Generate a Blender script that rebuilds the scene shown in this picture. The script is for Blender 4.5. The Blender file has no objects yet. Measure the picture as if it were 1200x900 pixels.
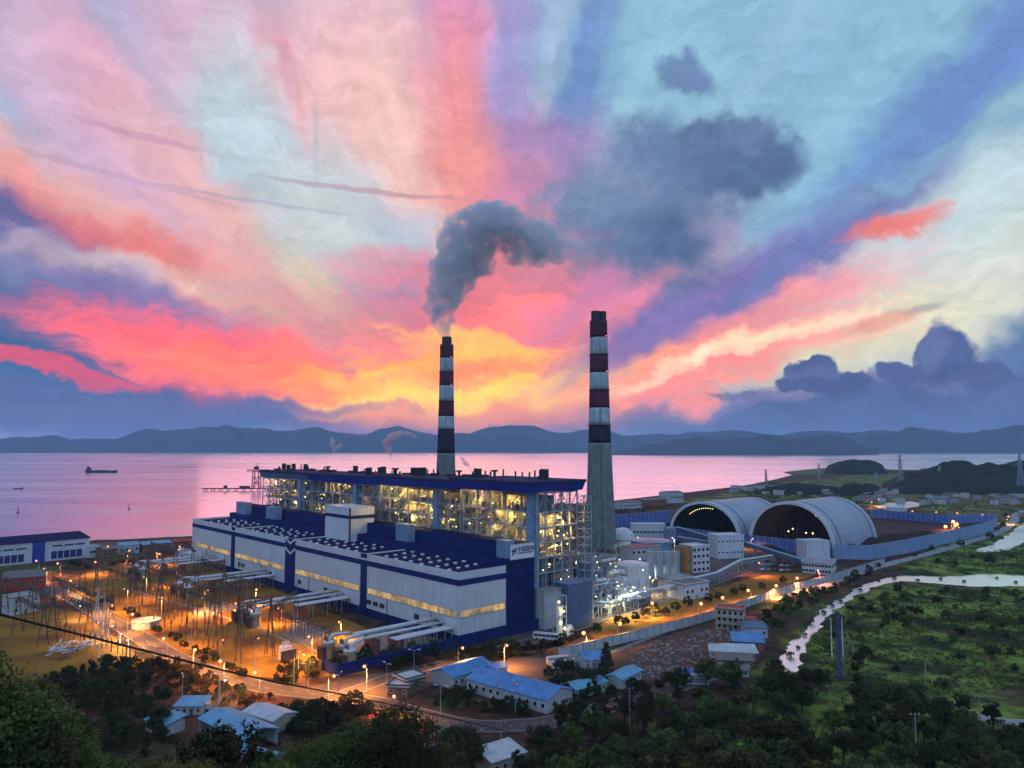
import bpy, bmesh, math, random
import numpy as np
from mathutils import Vector, Matrix
R_ = math.radians
rng = random.Random(7)
nrng = np.random.default_rng(7)
scene = bpy.context.scene
COL = scene.collection

# ------------------------------------------------------------------ camera
F, HOR, CAMZ = 860.0, 521.0, 90.0
TH = math.atan((HOR - 450) / F)
cam_d = bpy.data.cameras.new('camera')
cam = bpy.data.objects.new('camera', cam_d)
COL.objects.link(cam)
cam.location = (0, 0, CAMZ)
cam.rotation_euler = (math.pi / 2 + TH, 0, 0)
cam_d.sensor_fit = 'HORIZONTAL'
cam_d.angle_x = 2 * math.atan(600 / F)
cam_d.clip_start = 0.5
cam_d.clip_end = 80000
scene.camera = cam

def ray(px, py):
    x = (px - 600) / F
    y = (450 - py) / F
    return (x, math.cos(TH) - y * math.sin(TH), math.sin(TH) + y * math.cos(TH))
def at(px, py, z=0.0):
    d = ray(px, py)
    t = (z - CAMZ) / d[2]
    return Vector((d[0] * t, d[1] * t, z))
def atD(px, py, D):
    d = ray(px, py)
    t = D / d[1]
    return Vector((d[0] * t, D, CAMZ + d[2] * t))
def height_at(px, ybase, ytop):
    b = at(px, ybase)
    return atD(px, ytop, b.y).z

# plant axes: local x runs across the halls (away, right), local y along them (away, left)
PA = at(537, 757)
_b = at(229, 651.5, 4.5)
PU = (_b - PA); PU.z = 0; PU.normalize()
PW = Vector((PU.y, -PU.x, 0))
PROT = math.atan2(PW.y, PW.x)
def SW(s, w, z=0.0):
    p = PA + PU * s + PW * w
    return Vector((p.x, p.y, z))
def s_of(px, w):
    k = (px - 600) / F * (math.cos(TH))   # close enough: slope x/y near the horizon
    b = PA + PW * w
    return (k * b.y - b.x) / (PU.x - k * PU.y)
def w_of(px, s):
    k = (px - 600) / F * math.cos(TH)
    b = PA + PU * s
    return (k * b.y - b.x) / (PW.x - k * PW.y)

# ------------------------------------------------------------------ tagging
def tag(o, label=None, cat=None, group=None, kind=None):
    if label: o['label'] = label
    if cat: o['category'] = cat
    if group: o['group'] = group
    if kind: o['kind'] = kind
    return o
def empty(name, loc=(0, 0, 0), rz=0.0, label=None, cat=None, group=None):
    o = bpy.data.objects.new(name, None)
    o.empty_display_size = 1
    COL.objects.link(o)
    o.location = loc
    o.rotation_euler = (0, 0, rz)
    return tag(o, label, cat, group)
def plant(name, s, w, label=None, cat=None, group=None):
    return empty(name, SW(s, w), PROT, label, cat, group)
CH = {}
def link(name, me, parent=None):
    o = bpy.data.objects.new(name, me)
    COL.objects.link(o)
    if parent is not None:
        o.parent = parent
        CH.setdefault(parent.name, []).append(o)
    return o
def copy_tree(o, parent=None):
    c = o.copy()
    COL.objects.link(c)
    if parent is not None:
        c.parent = parent
        CH.setdefault(parent.name, []).append(c)
    for ch in list(CH.get(o.name, [])):
        copy_tree(ch, c)
    return c
def clone(o, loc, rz=None, scale=None, label=None, group=None):
    c = copy_tree(o)
    c.location = loc
    if rz is not None: c.rotation_euler = (0, 0, rz)
    if scale is not None:
        c.scale = scale if hasattr(scale, '__len__') else (scale, scale, scale)
    if label: c['label'] = label
    if group: c['group'] = group
    return c

# ------------------------------------------------------------------ mesh builder
class MB:
    def __init__(self):
        self.v, self.f, self.m = [], [], []
    def add(self, vs, fs, mi=0):
        n = len(self.v)
        self.v.extend([tuple(p) for p in vs])
        for f in fs:
            self.f.append(tuple(i + n for i in f)); self.m.append(mi)
    def box(self, x0, x1, y0, y1, z0, z1, mi=0):
        self.add([(x0,y0,z0),(x1,y0,z0),(x1,y1,z0),(x0,y1,z0),(x0,y0,z1),(x1,y0,z1),(x1,y1,z1),(x0,y1,z1)],
                 [(0,3,2,1),(4,5,6,7),(0,1,5,4),(1,2,6,5),(2,3,7,6),(3,0,4,7)], mi)
        return self
    def bar(self, p, q, w, h=None, mi=0):
        p, q = Vector(p), Vector(q)
        d = (q - p)
        if d.length < 1e-6: return self
        d.normalize()
        up = Vector((0, 0, 1)) if abs(d.z) < 0.95 else Vector((0, 1, 0))
        a = d.cross(up).normalized(); b = a.cross(d)
        h = w if h is None else h
        a *= w / 2; b *= h / 2
        self.add([p-a-b, p+a-b, p+a+b, p-a+b, q-a-b, q+a-b, q+a+b, q-a+b],
                 [(0,3,2,1),(4,5,6,7),(0,1,5,4),(1,2,6,5),(2,3,7,6),(3,0,4,7)], mi)
        return self
    def cyl(self, c, r0, r1, h, n=16, mi=0, cap=True):
        cx, cy, cz = c
        vs = []
        for r, z in ((r0, cz), (r1, cz + h)):
            for i in range(n):
                t = 2 * math.pi * i / n
                vs.append((cx + r * math.cos(t), cy + r * math.sin(t), z))
        fs = [(i, (i + 1) % n, n + (i + 1) % n, n + i) for i in range(n)]
        if cap:
            fs += [tuple(range(n - 1, -1, -1)), tuple(range(n, 2 * n))]
        self.add(vs, fs, mi); return self
    def lathe(self, c, prof, n=20, mi=0):
        cx, cy, cz = c
        vs, fs = [], []
        for r, z in prof:
            for i in range(n):
                t = 2 * math.pi * i / n
                vs.append((cx + r * math.cos(t), cy + r * math.sin(t), cz + z))
        for k in range(len(prof) - 1):
            for i in range(n):
                fs.append((k*n+i, k*n+(i+1) % n, (k+1)*n+(i+1) % n, (k+1)*n+i))
        fs.append(tuple(range(n - 1, -1, -1)))
        fs.append(tuple(range((len(prof)-1)*n, len(prof)*n)))
        self.add(vs, fs, mi); return self
    def tube(self, pts, r, n=8, mi=0):
        pts = [Vector(p) for p in pts]
        vs, fs = [], []
        for k, p in enumerate(pts):
            d = (pts[min(k+1, len(pts)-1)] - pts[max(k-1, 0)]).normalized()
            up = Vector((0, 0, 1)) if abs(d.z) < 0.95 else Vector((0, 1, 0))
            a = d.cross(up).normalized(); b = a.cross(d)
            rr = r[k] if hasattr(r, '__len__') else r
            for i in range(n):
                t = 2 * math.pi * i / n
                vs.append(p + (a * math.cos(t) + b * math.sin(t)) * rr)
        for k in range(len(pts) - 1):
            for i in range(n):
                fs.append((k*n+i, (k+1)*n+i, (k+1)*n+(i+1) % n, k*n+(i+1) % n))
        fs.append(tuple(range(n))); fs.append(tuple(range((len(pts)-1)*n + n - 1, (len(pts)-1)*n - 1, -1)))
        self.add(vs, fs, mi); return self
    def prism(self, poly, z0, z1, mi=0):
        n = len(poly)
        vs = [(p[0], p[1], z0) for p in poly] + [(p[0], p[1], z1) for p in poly]
        fs = [tuple(range(n - 1, -1, -1)), tuple(range(n, 2 * n))]
        fs += [(i, (i + 1) % n, n + (i + 1) % n, n + i) for i in range(n)]
        self.add(vs, fs, mi); return self
    def ball(self, c, r, nu=8, nv=6, mi=0):
        prof = [(max(1e-3, r * math.sin(math.pi * k / nv)), -r * math.cos(math.pi * k / nv)) for k in range(nv + 1)]
        return self.lathe(c, prof, nu, mi)
    def mesh(self, name, mats, smooth=False):
        me = bpy.data.meshes.new(name)
        me.from_pydata(self.v, [], self.f)
        if not isinstance(mats, (list, tuple)): mats = [mats]
        for m in mats: me.materials.append(m)
        if len(mats) > 1:
            me.polygons.foreach_set('material_index', self.m)
        if smooth:
            me.polygons.foreach_set('use_smooth', [True] * len(self.f))
        me.update()
        return me
    def build(self, name, mats, parent=None, smooth=False):
        return link(name, self.mesh(name, mats, smooth), parent)

def truss(mb, p, q, w, h, n, t):
    """lattice beam of square section between two points"""
    p, q = Vector(p), Vector(q)
    d = (q - p).normalized()
    up = Vector((0, 0, 1)) if abs(d.z) < 0.9 else Vector((0, 1, 0))
    a = d.cross(up).normalized() * w / 2
    b = a.cross(d).normalized() * h / 2
    cs = [-a-b, a-b, a+b, -a+b]
    for c in cs: mb.bar(p + c, q + c, t)
    for k in range(n):
        u0 = p.lerp(q, k / n); u1 = p.lerp(q, (k + 1) / n)
        for i in range(4):
            c0, c1 = cs[i], cs[(i + 1) % 4]
            if k % 2: c0, c1 = c1, c0
            mb.bar(u0 + c0, u1 + c1, t * 0.7)

# ------------------------------------------------------------------ materials
def lin(c):
    return tuple(((v / 255) / 12.92 if v / 255 <= 0.04045 else ((v / 255 + 0.055) / 1.055) ** 2.4) for v in c)
MATS = {}
def mat(name, col, rough=0.7, metal=0.0, var=0.25, scale=0.3, bump=0.0, col2=None, emit=None, estr=0.0, spec=0.4,
        stripes=None, detail=4.0, streak=0.0, patch=None):
    """procedural material: base colour broken by two scales of noise in object space, optional panel joints"""
    if name in MATS: return MATS[name]
    m = bpy.data.materials.new(name); m.use_nodes = True
    nt = m.node_tree; N = nt.nodes; L = nt.links
    b = N['Principled BSDF']
    b.inputs['Roughness'].default_value = rough
    b.inputs['Metallic'].default_value = metal
    b.inputs['Specular IOR Level'].default_value = spec
    tc = N.new('ShaderNodeTexCoord')
    ns = N.new('ShaderNodeTexNoise'); ns.inputs['Scale'].default_value = scale; ns.inputs['Detail'].default_value = detail
    ns.inputs['Roughness'].default_value = 0.65
    L.new(tc.outputs['Object'], ns.inputs['Vector'])
    c = lin(col) if max(col) > 1.0 else col
    c2 = (lin(col2) if max(col2) > 1.0 else col2) if col2 else tuple(v * (1 - var) for v in c)
    mr = N.new('ShaderNodeMapRange'); mr.inputs[1].default_value = 0.35; mr.inputs[2].default_value = 0.65
    L.new(ns.outputs['Fac'], mr.inputs[0])
    mx = N.new('ShaderNodeMix'); mx.data_type = 'RGBA'
    mx.inputs[6].default_value = (*c, 1); mx.inputs[7].default_value = (*c2, 1)
    L.new(mr.outputs[0], mx.inputs[0])
    out = mx.outputs[2]
    if stripes:
        sx, amt = stripes
        wv = N.new('ShaderNodeTexWave'); wv.wave_type = 'BANDS'; wv.bands_direction = 'X'
        wv.inputs['Scale'].default_value = sx; wv.inputs['Distortion'].default_value = 0
        wv2 = N.new('ShaderNodeTexWave'); wv2.wave_type = 'BANDS'; wv2.bands_direction = 'Y'
        wv2.inputs['Scale'].default_value = sx; wv2.inputs['Distortion'].default_value = 0
        L.new(tc.outputs['Object'], wv.inputs['Vector']); L.new(tc.outputs['Object'], wv2.inputs['Vector'])
        mn = N.new('ShaderNodeMath'); mn.operation = 'MINIMUM'
        L.new(wv.outputs['Fac'], mn.inputs[0]); L.new(wv2.outputs['Fac'], mn.inputs[1])
        m2 = N.new('ShaderNodeMapRange'); m2.inputs[1].default_value = 0.0; m2.inputs[2].default_value = 0.12
        m2.inputs[3].default_value = 1 - amt; m2.inputs[4].default_value = 1.0
        L.new(mn.outputs[0], m2.inputs[0])
        ml = N.new('ShaderNodeMix'); ml.data_type = 'RGBA'; ml.blend_type = 'MULTIPLY'; ml.inputs[0].default_value = 1
        L.new(out, ml.inputs[6]); L.new(m2.outputs[0], ml.inputs[7]); out = ml.outputs[2]
    if patch:                       # rusty or repaired patches with edges of their own
        n3 = N.new('ShaderNodeTexNoise'); n3.inputs['Scale'].default_value = patch[1]; n3.inputs['Detail'].default_value = 6; n3.inputs['Roughness'].default_value = .7
        L.new(tc.outputs['Object'], n3.inputs['Vector'])
        r3 = N.new('ShaderNodeMapRange'); r3.inputs[1].default_value = patch[2]; r3.inputs[2].default_value = patch[2] + .06; r3.inputs[4].default_value = .85
        L.new(n3.outputs['Fac'], r3.inputs[0])
        x3 = N.new('ShaderNodeMix'); x3.data_type = 'RGBA'; x3.inputs[7].default_value = (*patch[0], 1); L.new(r3.outputs[0], x3.inputs[0]); L.new(out, x3.inputs[6]); out = x3.outputs[2]
    if streak:                      # dirt washed down the face by rain
        mp3 = N.new('ShaderNodeMapping'); mp3.inputs['Scale'].default_value = (.9, .9, .035); L.new(tc.outputs['Object'], mp3.inputs[0])
        n4 = N.new('ShaderNodeTexNoise'); n4.inputs['Scale'].default_value = 1.0; n4.inputs['Detail'].default_value = 6; n4.inputs['Roughness'].default_value = .7; L.new(mp3.outputs[0], n4.inputs['Vector'])
        r4_ = N.new('ShaderNodeMapRange'); r4_.inputs[1].default_value = .42; r4_.inputs[2].default_value = .72; r4_.inputs[3].default_value = 1; r4_.inputs[4].default_value = 1 - streak; L.new(n4.outputs['Fac'], r4_.inputs[0])
        x4 = N.new('ShaderNodeMix'); x4.data_type = 'RGBA'; x4.blend_type = 'MULTIPLY'; x4.inputs[0].default_value = 1; L.new(out, x4.inputs[6]); L.new(r4_.outputs[0], x4.inputs[7]); out = x4.outputs[2]
    L.new(out, b.inputs['Base Color'])
    if bump:
        bp = N.new('ShaderNodeBump'); bp.inputs['Strength'].default_value = bump; bp.inputs['Distance'].default_value = 0.3
        L.new(ns.outputs['Fac'], bp.inputs['Height']); L.new(bp.outputs[0], b.inputs['Normal'])
    if emit:
        b.inputs['Emission Color'].default_value = (*emit, 1)
        b.inputs['Emission Strength'].default_value = estr
    MATS[name] = m
    return m

M_white = mat('white_cladding', (0.74, 0.77, 0.80), 0.55, var=0.14, scale=0.06, stripes=(0.22, 0.10), streak=.26)
M_navy = mat('navy_cladding', (0.015, 0.028, 0.15), 0.75, spec=.15, var=0.25, scale=0.08, stripes=(0.4, 0.2))
M_blue = mat('blue_cladding', (0.03, 0.07, 0.40), 0.5, var=0.25, scale=0.1, stripes=(0.4, 0.2))
M_roofnavy = mat('navy_roof_sheet', (0.016, 0.022, 0.095), 0.9, var=0.4, scale=0.09, spec=.06)
M_bluegray = mat('bluegrey_cladding', (0.22, 0.34, 0.48), 0.55, var=0.2, scale=0.15, stripes=(0.5, 0.12))
M_steel = mat('painted_steel', (0.34, 0.40, 0.46), 0.5, var=0.2, scale=0.5)
M_dsteel = mat('dark_galvanised_steel', (0.10, 0.08, 0.07), 0.6, var=0.3, scale=0.5)
M_dark = mat('dark_metal', (0.035, 0.035, 0.045), 0.6, var=0.3, scale=0.5)
M_conc = mat('weathered_concrete', (0.36, 0.36, 0.36), 0.85, col2=(0.24, 0.24, 0.25), scale=0.15)
M_pale = mat('pale_painted_wall', (0.60, 0.62, 0.62), 0.7, col2=(0.44, 0.46, 0.47), scale=0.2, streak=.45)
M_cream = mat('cream_plaster', (0.58, 0.50, 0.38), 0.8, col2=(0.42, 0.35, 0.27), scale=0.3, streak=.4)
M_tank = mat('tan_tank_paint', (0.42, 0.33, 0.20), 0.6, var=0.3, scale=0.4)
M_duct = mat('white_duct_paint', (0.70, 0.72, 0.74), 0.4, var=0.15, scale=0.3)
M_glass = mat('dark_window_glass', (0.012, 0.018, 0.03), 0.12, var=0.3, scale=0.4, spec=0.6)
M_bluewin = mat('blue_window_glass', (0.03, 0.06, 0.22), 0.15, var=0.3, scale=0.3, spec=0.6)
M_roofblue = mat('blue_roof_sheet', (0.10, 0.33, 0.68), 0.5, col2=(0.06, 0.22, 0.50), scale=0.25, stripes=(0.32, 0.3), patch=((.16, .10, .07), .35, .60), streak=.2)
M_rooflight = mat('pale_blue_roof_sheet', (0.13, 0.44, 0.60), 0.5, col2=(0.10, 0.32, 0.52), scale=0.25, stripes=(0.32, 0.3), patch=((.2, .15, .11), .4, .60))
M_roofwhite = mat('white_roof_sheet', (0.62, 0.66, 0.68), 0.5, col2=(0.42, 0.47, 0.5), scale=0.3, stripes=(0.32, 0.2), patch=((.22, .15, .11), .4, .61))
M_roofgrey = mat('grey_tile_roof', (0.16, 0.15, 0.15), 0.8, col2=(0.24, 0.2, 0.18), scale=0.4, stripes=(0.6, 0.3))
M_redroof = mat('red_roof_paint', (0.42, 0.05, 0.03), 0.6, var=0.3, scale=0.3)
M_brick = mat('red_brick', (0.30, 0.12, 0.08), 0.85, var=0.4, scale=0.6)
M_red = mat('chimney_red_paint', (0.120, 0.012, 0.042), 0.7, var=0.4, scale=0.08, streak=.5)
M_chnavy = mat('chimney_navy_paint', (0.020, 0.012, 0.050), 0.7, var=0.4, scale=0.08, streak=.5)
M_chwhite = mat('chimney_white_paint', (0.50, 0.58, 0.60), 0.7, col2=(0.36, 0.43, 0.46), scale=0.1, streak=.55)
M_shaft = mat('chimney_concrete', (0.24, 0.27, 0.25), 0.85, col2=(0.15, 0.18, 0.17), scale=0.12, bump=0.2, streak=.45)
M_wood = mat('weathered_wood', (0.16, 0.12, 0.09), 0.85, var=0.4, scale=0.8)
M_bark = mat('tree_bark', (0.07, 0.05, 0.035), 0.9, var=0.4, scale=2.0)
M_cable = mat('black_cable', (0.008, 0.008, 0.009), 0.6, var=0.1)
M_asphalt = mat('asphalt', (0.075, 0.06, 0.055), 0.85, col2=(0.12, 0.09, 0.08), scale=0.08)
M_kerb = mat('kerb_concrete', (0.34, 0.33, 0.31), 0.85, var=0.3, scale=0.4)
M_paint = mat('road_paint', (0.6, 0.6, 0.57), 0.7, var=0.4, scale=1.5)
M_coal = mat('coal', (0.014, 0.008, 0.008), 0.9, col2=(0.035, 0.013, 0.011), scale=0.08, bump=0.6)
M_dirt = mat('brown_dirt', (0.07, 0.035, 0.025), 0.95, col2=(0.13, 0.075, 0.055), scale=0.06, bump=0.3)
M_apron = mat('yard_concrete', (0.13, 0.10, 0.09), 0.9, col2=(0.07, 0.05, 0.045), scale=0.06)

def emis(name, col, s):
    return mat(name, (0.8, 0.8, 0.8), 0.5, emit=col, estr=s)
SODIUM = (1.0, 0.31, 0.055)
LW = 21000.0
WARM = (1.0, 0.80, 0.38)
COOL = (0.9, 0.95, 1.0)
M_sod = emis('sodium_lamp_glass', SODIUM, 2.8)
M_work = emis('work_lamp_glass', (1.0, 0.33, 0.06), 4.5)
M_warm = emis('yellow_lamp_glass', (1.0, 0.70, 0.22), 4.0)
M_cool = emis('white_lamp_glass', (1.0, 0.93, 0.8), 1.7)
M_redlamp = emis('red_lamp_glass', (1.0, 0.08, 0.05), 3.0)
M_town = emis('town_window_lights', (1.0, 0.75, 0.5), 3.0)

# ------------------------------------------------------------------ render settings
scene.render.engine = 'CYCLES'
cy = scene.cycles
cy.use_denoising = True
try: cy.denoiser = 'OPENIMAGEDENOISE'
except Exception: pass
cy.max_bounces = 5; cy.diffuse_bounces = 2; cy.glossy_bounces = 3; cy.transmission_bounces = 2
cy.transparent_max_bounces = 8; cy.volume_bounces = 2
cy.sample_clamp_indirect = 4.0
cy.caustics_reflective = False; cy.caustics_refractive = False
cy.use_light_tree = True
cy.use_adaptive_sampling = True; cy.adaptive_threshold = 0.03
scene.view_settings.view_transform = 'Standard'
scene.view_settings.look = 'None'
scene.view_settings.exposure = 0.0
scene.view_settings.gamma = 1.0
scene.view_settings.use_curve_mapping = False
# ------------------------------------------------------------------ sky (world shader in azimuth / elevation)
def sky_world():
    w = bpy.data.worlds.new('World'); scene.world = w; w.use_nodes = True
    nt = w.node_tree; N = nt.nodes; L = nt.links
    bg = N['Background']
    tc = N.new('ShaderNodeTexCoord')
    sep = N.new('ShaderNodeSeparateXYZ'); L.new(tc.outputs['Generated'], sep.inputs[0])
    def math_(op, a, b=None, c=None):
        n = N.new('ShaderNodeMath'); n.operation = op
        for i, v in enumerate((a, b, c)):
            if v is None: continue
            if isinstance(v, (int, float)): n.inputs[i].default_value = v
            else: L.new(v, n.inputs[i])
        return n.outputs[0]
    az = math_('ARCTAN2', sep.outputs[0], sep.outputs[1])
    el = math_('ARCSINE', sep.outputs[2])
    cb = N.new('ShaderNodeCombineXYZ'); L.new(az, cb.inputs[0]); L.new(el, cb.inputs[1])
    P = cb.outputs[0]
    def noise(vec, scale, detail=4, rough=0.55, off=(0, 0, 0), stretch=(1, 1, 1), rot=0, dist=0):
        mp = N.new('ShaderNodeMapping'); mp.inputs['Location'].default_value = off
        mp.inputs['Scale'].default_value = stretch; mp.inputs['Rotation'].default_value = (0, 0, rot)
        L.new(vec, mp.inputs[0])
        n = N.new('ShaderNodeTexNoise'); n.inputs['Scale'].default_value = scale
        n.inputs['Detail'].default_value = detail; n.inputs['Roughness'].default_value = rough
        n.inputs['Distortion'].default_value = dist
        L.new(mp.outputs[0], n.inputs['Vector'])
        return n
    def warp(vec, nz, amt):
        s = N.new('ShaderNodeVectorMath'); s.operation = 'SUBTRACT'; s.inputs[1].default_value = (0.5, 0.5, 0.5)
        L.new(nz.outputs['Color'], s.inputs[0])
        m = N.new('ShaderNodeVectorMath'); m.operation = 'MULTIPLY_ADD'
        m.inputs[1].default_value = (amt, amt, 0); L.new(s.outputs[0], m.inputs[0]); L.new(vec, m.inputs[2])
        return m.outputs[0]
    # radial coordinates round the place where the sun went down
    d0 = ray(585, 500); a0 = math.atan2(d0[0], d0[1]); e0 = math.asin(d0[2] / math.sqrt(sum(v*v for v in d0)))
    dx = math_('SUBTRACT', az, a0); dy = math_('SUBTRACT', el, e0)
    ang = math_('ARCTAN2', dx, math_('MAXIMUM', dy, -0.05))
    rad = math_('SQRT', math_('ADD', math_('MULTIPLY', dx, dx), math_('MULTIPLY', dy, dy)))
    cr = N.new('ShaderNodeCombineXYZ'); L.new(math_('MULTIPLY', ang, 2.2), cr.inputs[0]); L.new(math_('MULTIPLY', rad, 1.3), cr.inputs[1])
    n_big = noise(P, 5.0, 3, 0.5, (3.1, 1.7, 0))
    n_med = noise(P, 16.0, 5, 0.6, (1.3, 4.1, 0))
    n_rad = noise(cr.outputs[0], 2.6, 6, 0.62, (0.7, 2.2, 0), dist=0.6)      # streaks fanning out
    n_hor = noise(warp(P, n_med, 0.05), 7.0, 8, 0.68, (0.2, 0.9, 0), (1.0, 4.0, 1), R_(10), dist=0.9)    # flat streaks
    n_puff = noise(P, 26.0, 6, 0.52, (5.5, 0.3, 0))
    n_puff2 = noise(P, 11.0, 5, 0.55, (2.5, 7.3, 0))
    n_wisp = noise(warp(P, n_med, 0.10), 13.0, 8, 0.70, (4.2, 1.9, 0), (1, 1.9, 1), R_(-20), dist=0.8)
    P1 = warp(warp(P, n_big, 0.10), n_med, 0.07)
    P2 = warp(warp(P, n_puff2, 0.065), n_puff, 0.040)      # billowy edges
    P3 = warp(P, n_med, 0.012)
    cr2 = N.new('ShaderNodeCombineXYZ'); L.new(math_('MULTIPLY', ang, 9.0), cr2.inputs[0]); L.new(math_('MULTIPLY', rad, 2.0), cr2.inputs[1])
    n_fan = noise(warp(cr2.outputs[0], n_med, 0.5), 2.4, 9, 0.70, (3.7, 0.4, 0))
    # all strokes wait for the same last values, which keeps the compiled shader small
    P1, P2, P3 = (warp(warp(warp(q, n_wisp, 1e-6), n_fan, 1e-6), n_hor, 1e-6) for q in (P1, P2, P3))
    # base: nishita dusk sky for what lies overhead and behind
    sky = N.new('ShaderNodeTexSky'); sky.sky_type = 'NISHITA'; sky.sun_disc = False
    sky.sun_elevation = R_(SUN_EL); sky.sun_rotation = R_(SUN_ROT)
    sky.altitude = 0; sky.air_density = 1.0; sky.dust_density = 1.0; sky.ozone_density = 2.0
    sm = N.new('ShaderNodeMix'); sm.data_type = 'RGBA'; sm.blend_type = 'MULTIPLY'; sm.inputs[0].default_value = 1
    sm.inputs[7].default_value = (NISHITA_STR, NISHITA_STR, NISHITA_STR, 1); L.new(sky.outputs[0], sm.inputs[6])
    cur = sm.outputs[2]
    def mix(cur, fac, col, blend='MIX'):
        m = N.new('ShaderNodeMix'); m.data_type = 'RGBA'; m.blend_type = blend
        if isinstance(fac, (int, float)): m.inputs[0].default_value = fac
        else: L.new(fac, m.inputs[0])
        L.new(cur, m.inputs[6])
        if isinstance(col, tuple): m.inputs[7].default_value = (*col, 1)
        else: L.new(col, m.inputs[7])
        return m.outputs[2]
    def smooth(v, a, b, lo=0.0, hi=1.0):
        m = N.new('ShaderNodeMapRange'); m.interpolation_type = 'SMOOTHSTEP'; m.clamp = False
        L.new(v, m.inputs[0])
        for i, x in enumerate((a, b, lo, hi)): m.inputs[i + 1].default_value = x
        return m.outputs[0]
    # added fill light: unseen sky behind the viewer set brighter and bluer than dusk
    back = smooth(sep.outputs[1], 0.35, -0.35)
    cur = mix(cur, math_('MULTIPLY', back, 0.8), BACK_FILL)
    fwd = smooth(sep.outputs[1], 0.15, 0.6)
    # painted-by-light base of the western sky: pale blue right, lavender left
    lr = smooth(az, -0.5, 0.45)
    base = N.new('ShaderNodeMix'); base.data_type = 'RGBA'
    L.new(lr, base.inputs[0]); base.inputs[6].default_value = (*lin((188, 180, 212)), 1); base.inputs[7].default_value = (*lin((138, 184, 212)), 1)
    cur = mix(cur, fwd, base.outputs[2])
    def stroke(px, py, a, b, angd, col, op=1.0, lo=0.2, hi=0.75, amp=0.35, nz=None, PP=None, gain=1.0):
        nonlocal cur
        d = ray(px, py); A = math.atan2(d[0], d[1]); E = math.asin(d[2] / math.sqrt(sum(v*v for v in d)))
        kx = math.cos(A) ** 2; kk = 0.3 + 0.7 * kx
        sa, sb = a / F * kk, b / F * kk; ca, sn = math.cos(R_(angd)), math.sin(R_(angd))
        def vm(op, x, y):
            n = N.new('ShaderNodeVectorMath'); n.operation = op; L.new(x, n.inputs[0]); n.inputs[1].default_value = y
            return n.outputs['Value' if op == 'DOT_PRODUCT' else 0]
        dlt = vm('SUBTRACT', PP or P1, (A, E, 0))
        u = vm('DOT_PRODUCT', dlt, (ca / sa, sn / sa, 0)); v = vm('DOT_PRODUCT', dlt, (-sn / sb, ca / sb, 0))
        g = math_('SUBTRACT', 1.0, math_('SQRT', math_('MULTIPLY_ADD', u, u, math_('MULTIPLY', v, v))))
        v = math_('MULTIPLY_ADD', (nz or n_rad).outputs['Fac'], amp, math_('MAXIMUM', g, 0.0))
        f = smooth(v, lo + amp * 0.5, hi + amp * 0.5, 0.0, op)
        f = math_('MULTIPLY', f, smooth(g, 0.0, 0.28))
        cur = mix(cur, f, tuple(c * gain for c in lin(col)))
    for st in STROKES:
        k = dict(st[7]) if len(st) > 7 else {}
        if 'nz' in k: k['nz'] = {'r': n_rad, 'h': n_hor, 'p': n_puff, 'm': n_med, 'b': n_puff2, 'w': n_wisp}[k['nz']]
        if k.pop('puff', 0): k['PP'] = P2
        if k.pop('fine', 0): k['PP'] = P3
        stroke(*st[:7], **k)
    # fine fibrous texture over all cloud
    away = smooth(rad, 0.06, 0.30)
    fib = math_('MULTIPLY_ADD', math_('SUBTRACT', n_fan.outputs['Fac'], 0.5), math_('MULTIPLY', away, 0.36), 1.0)
    fib2 = smooth(n_wisp.outputs['Fac'], 0.3, 0.72, 0.90, 1.10)
    fib2 = math_('MULTIPLY', fib2, smooth(n_hor.outputs['Fac'], 0.3, 0.72, 0.93, 1.07))
    ml = N.new('ShaderNodeVectorMath'); ml.operation = 'SCALE'; L.new(cur, ml.inputs[0]); L.new(math_('MULTIPLY', fib, fib2), ml.inputs[3])
    cur = ml.outputs[0]
    L.new(cur, bg.inputs['Color']); bg.inputs['Strength'].default_value = 1.0
    w.cycles.sampling_method = 'MANUAL'; w.cycles.sample_map_resolution = 512
    return w

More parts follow.
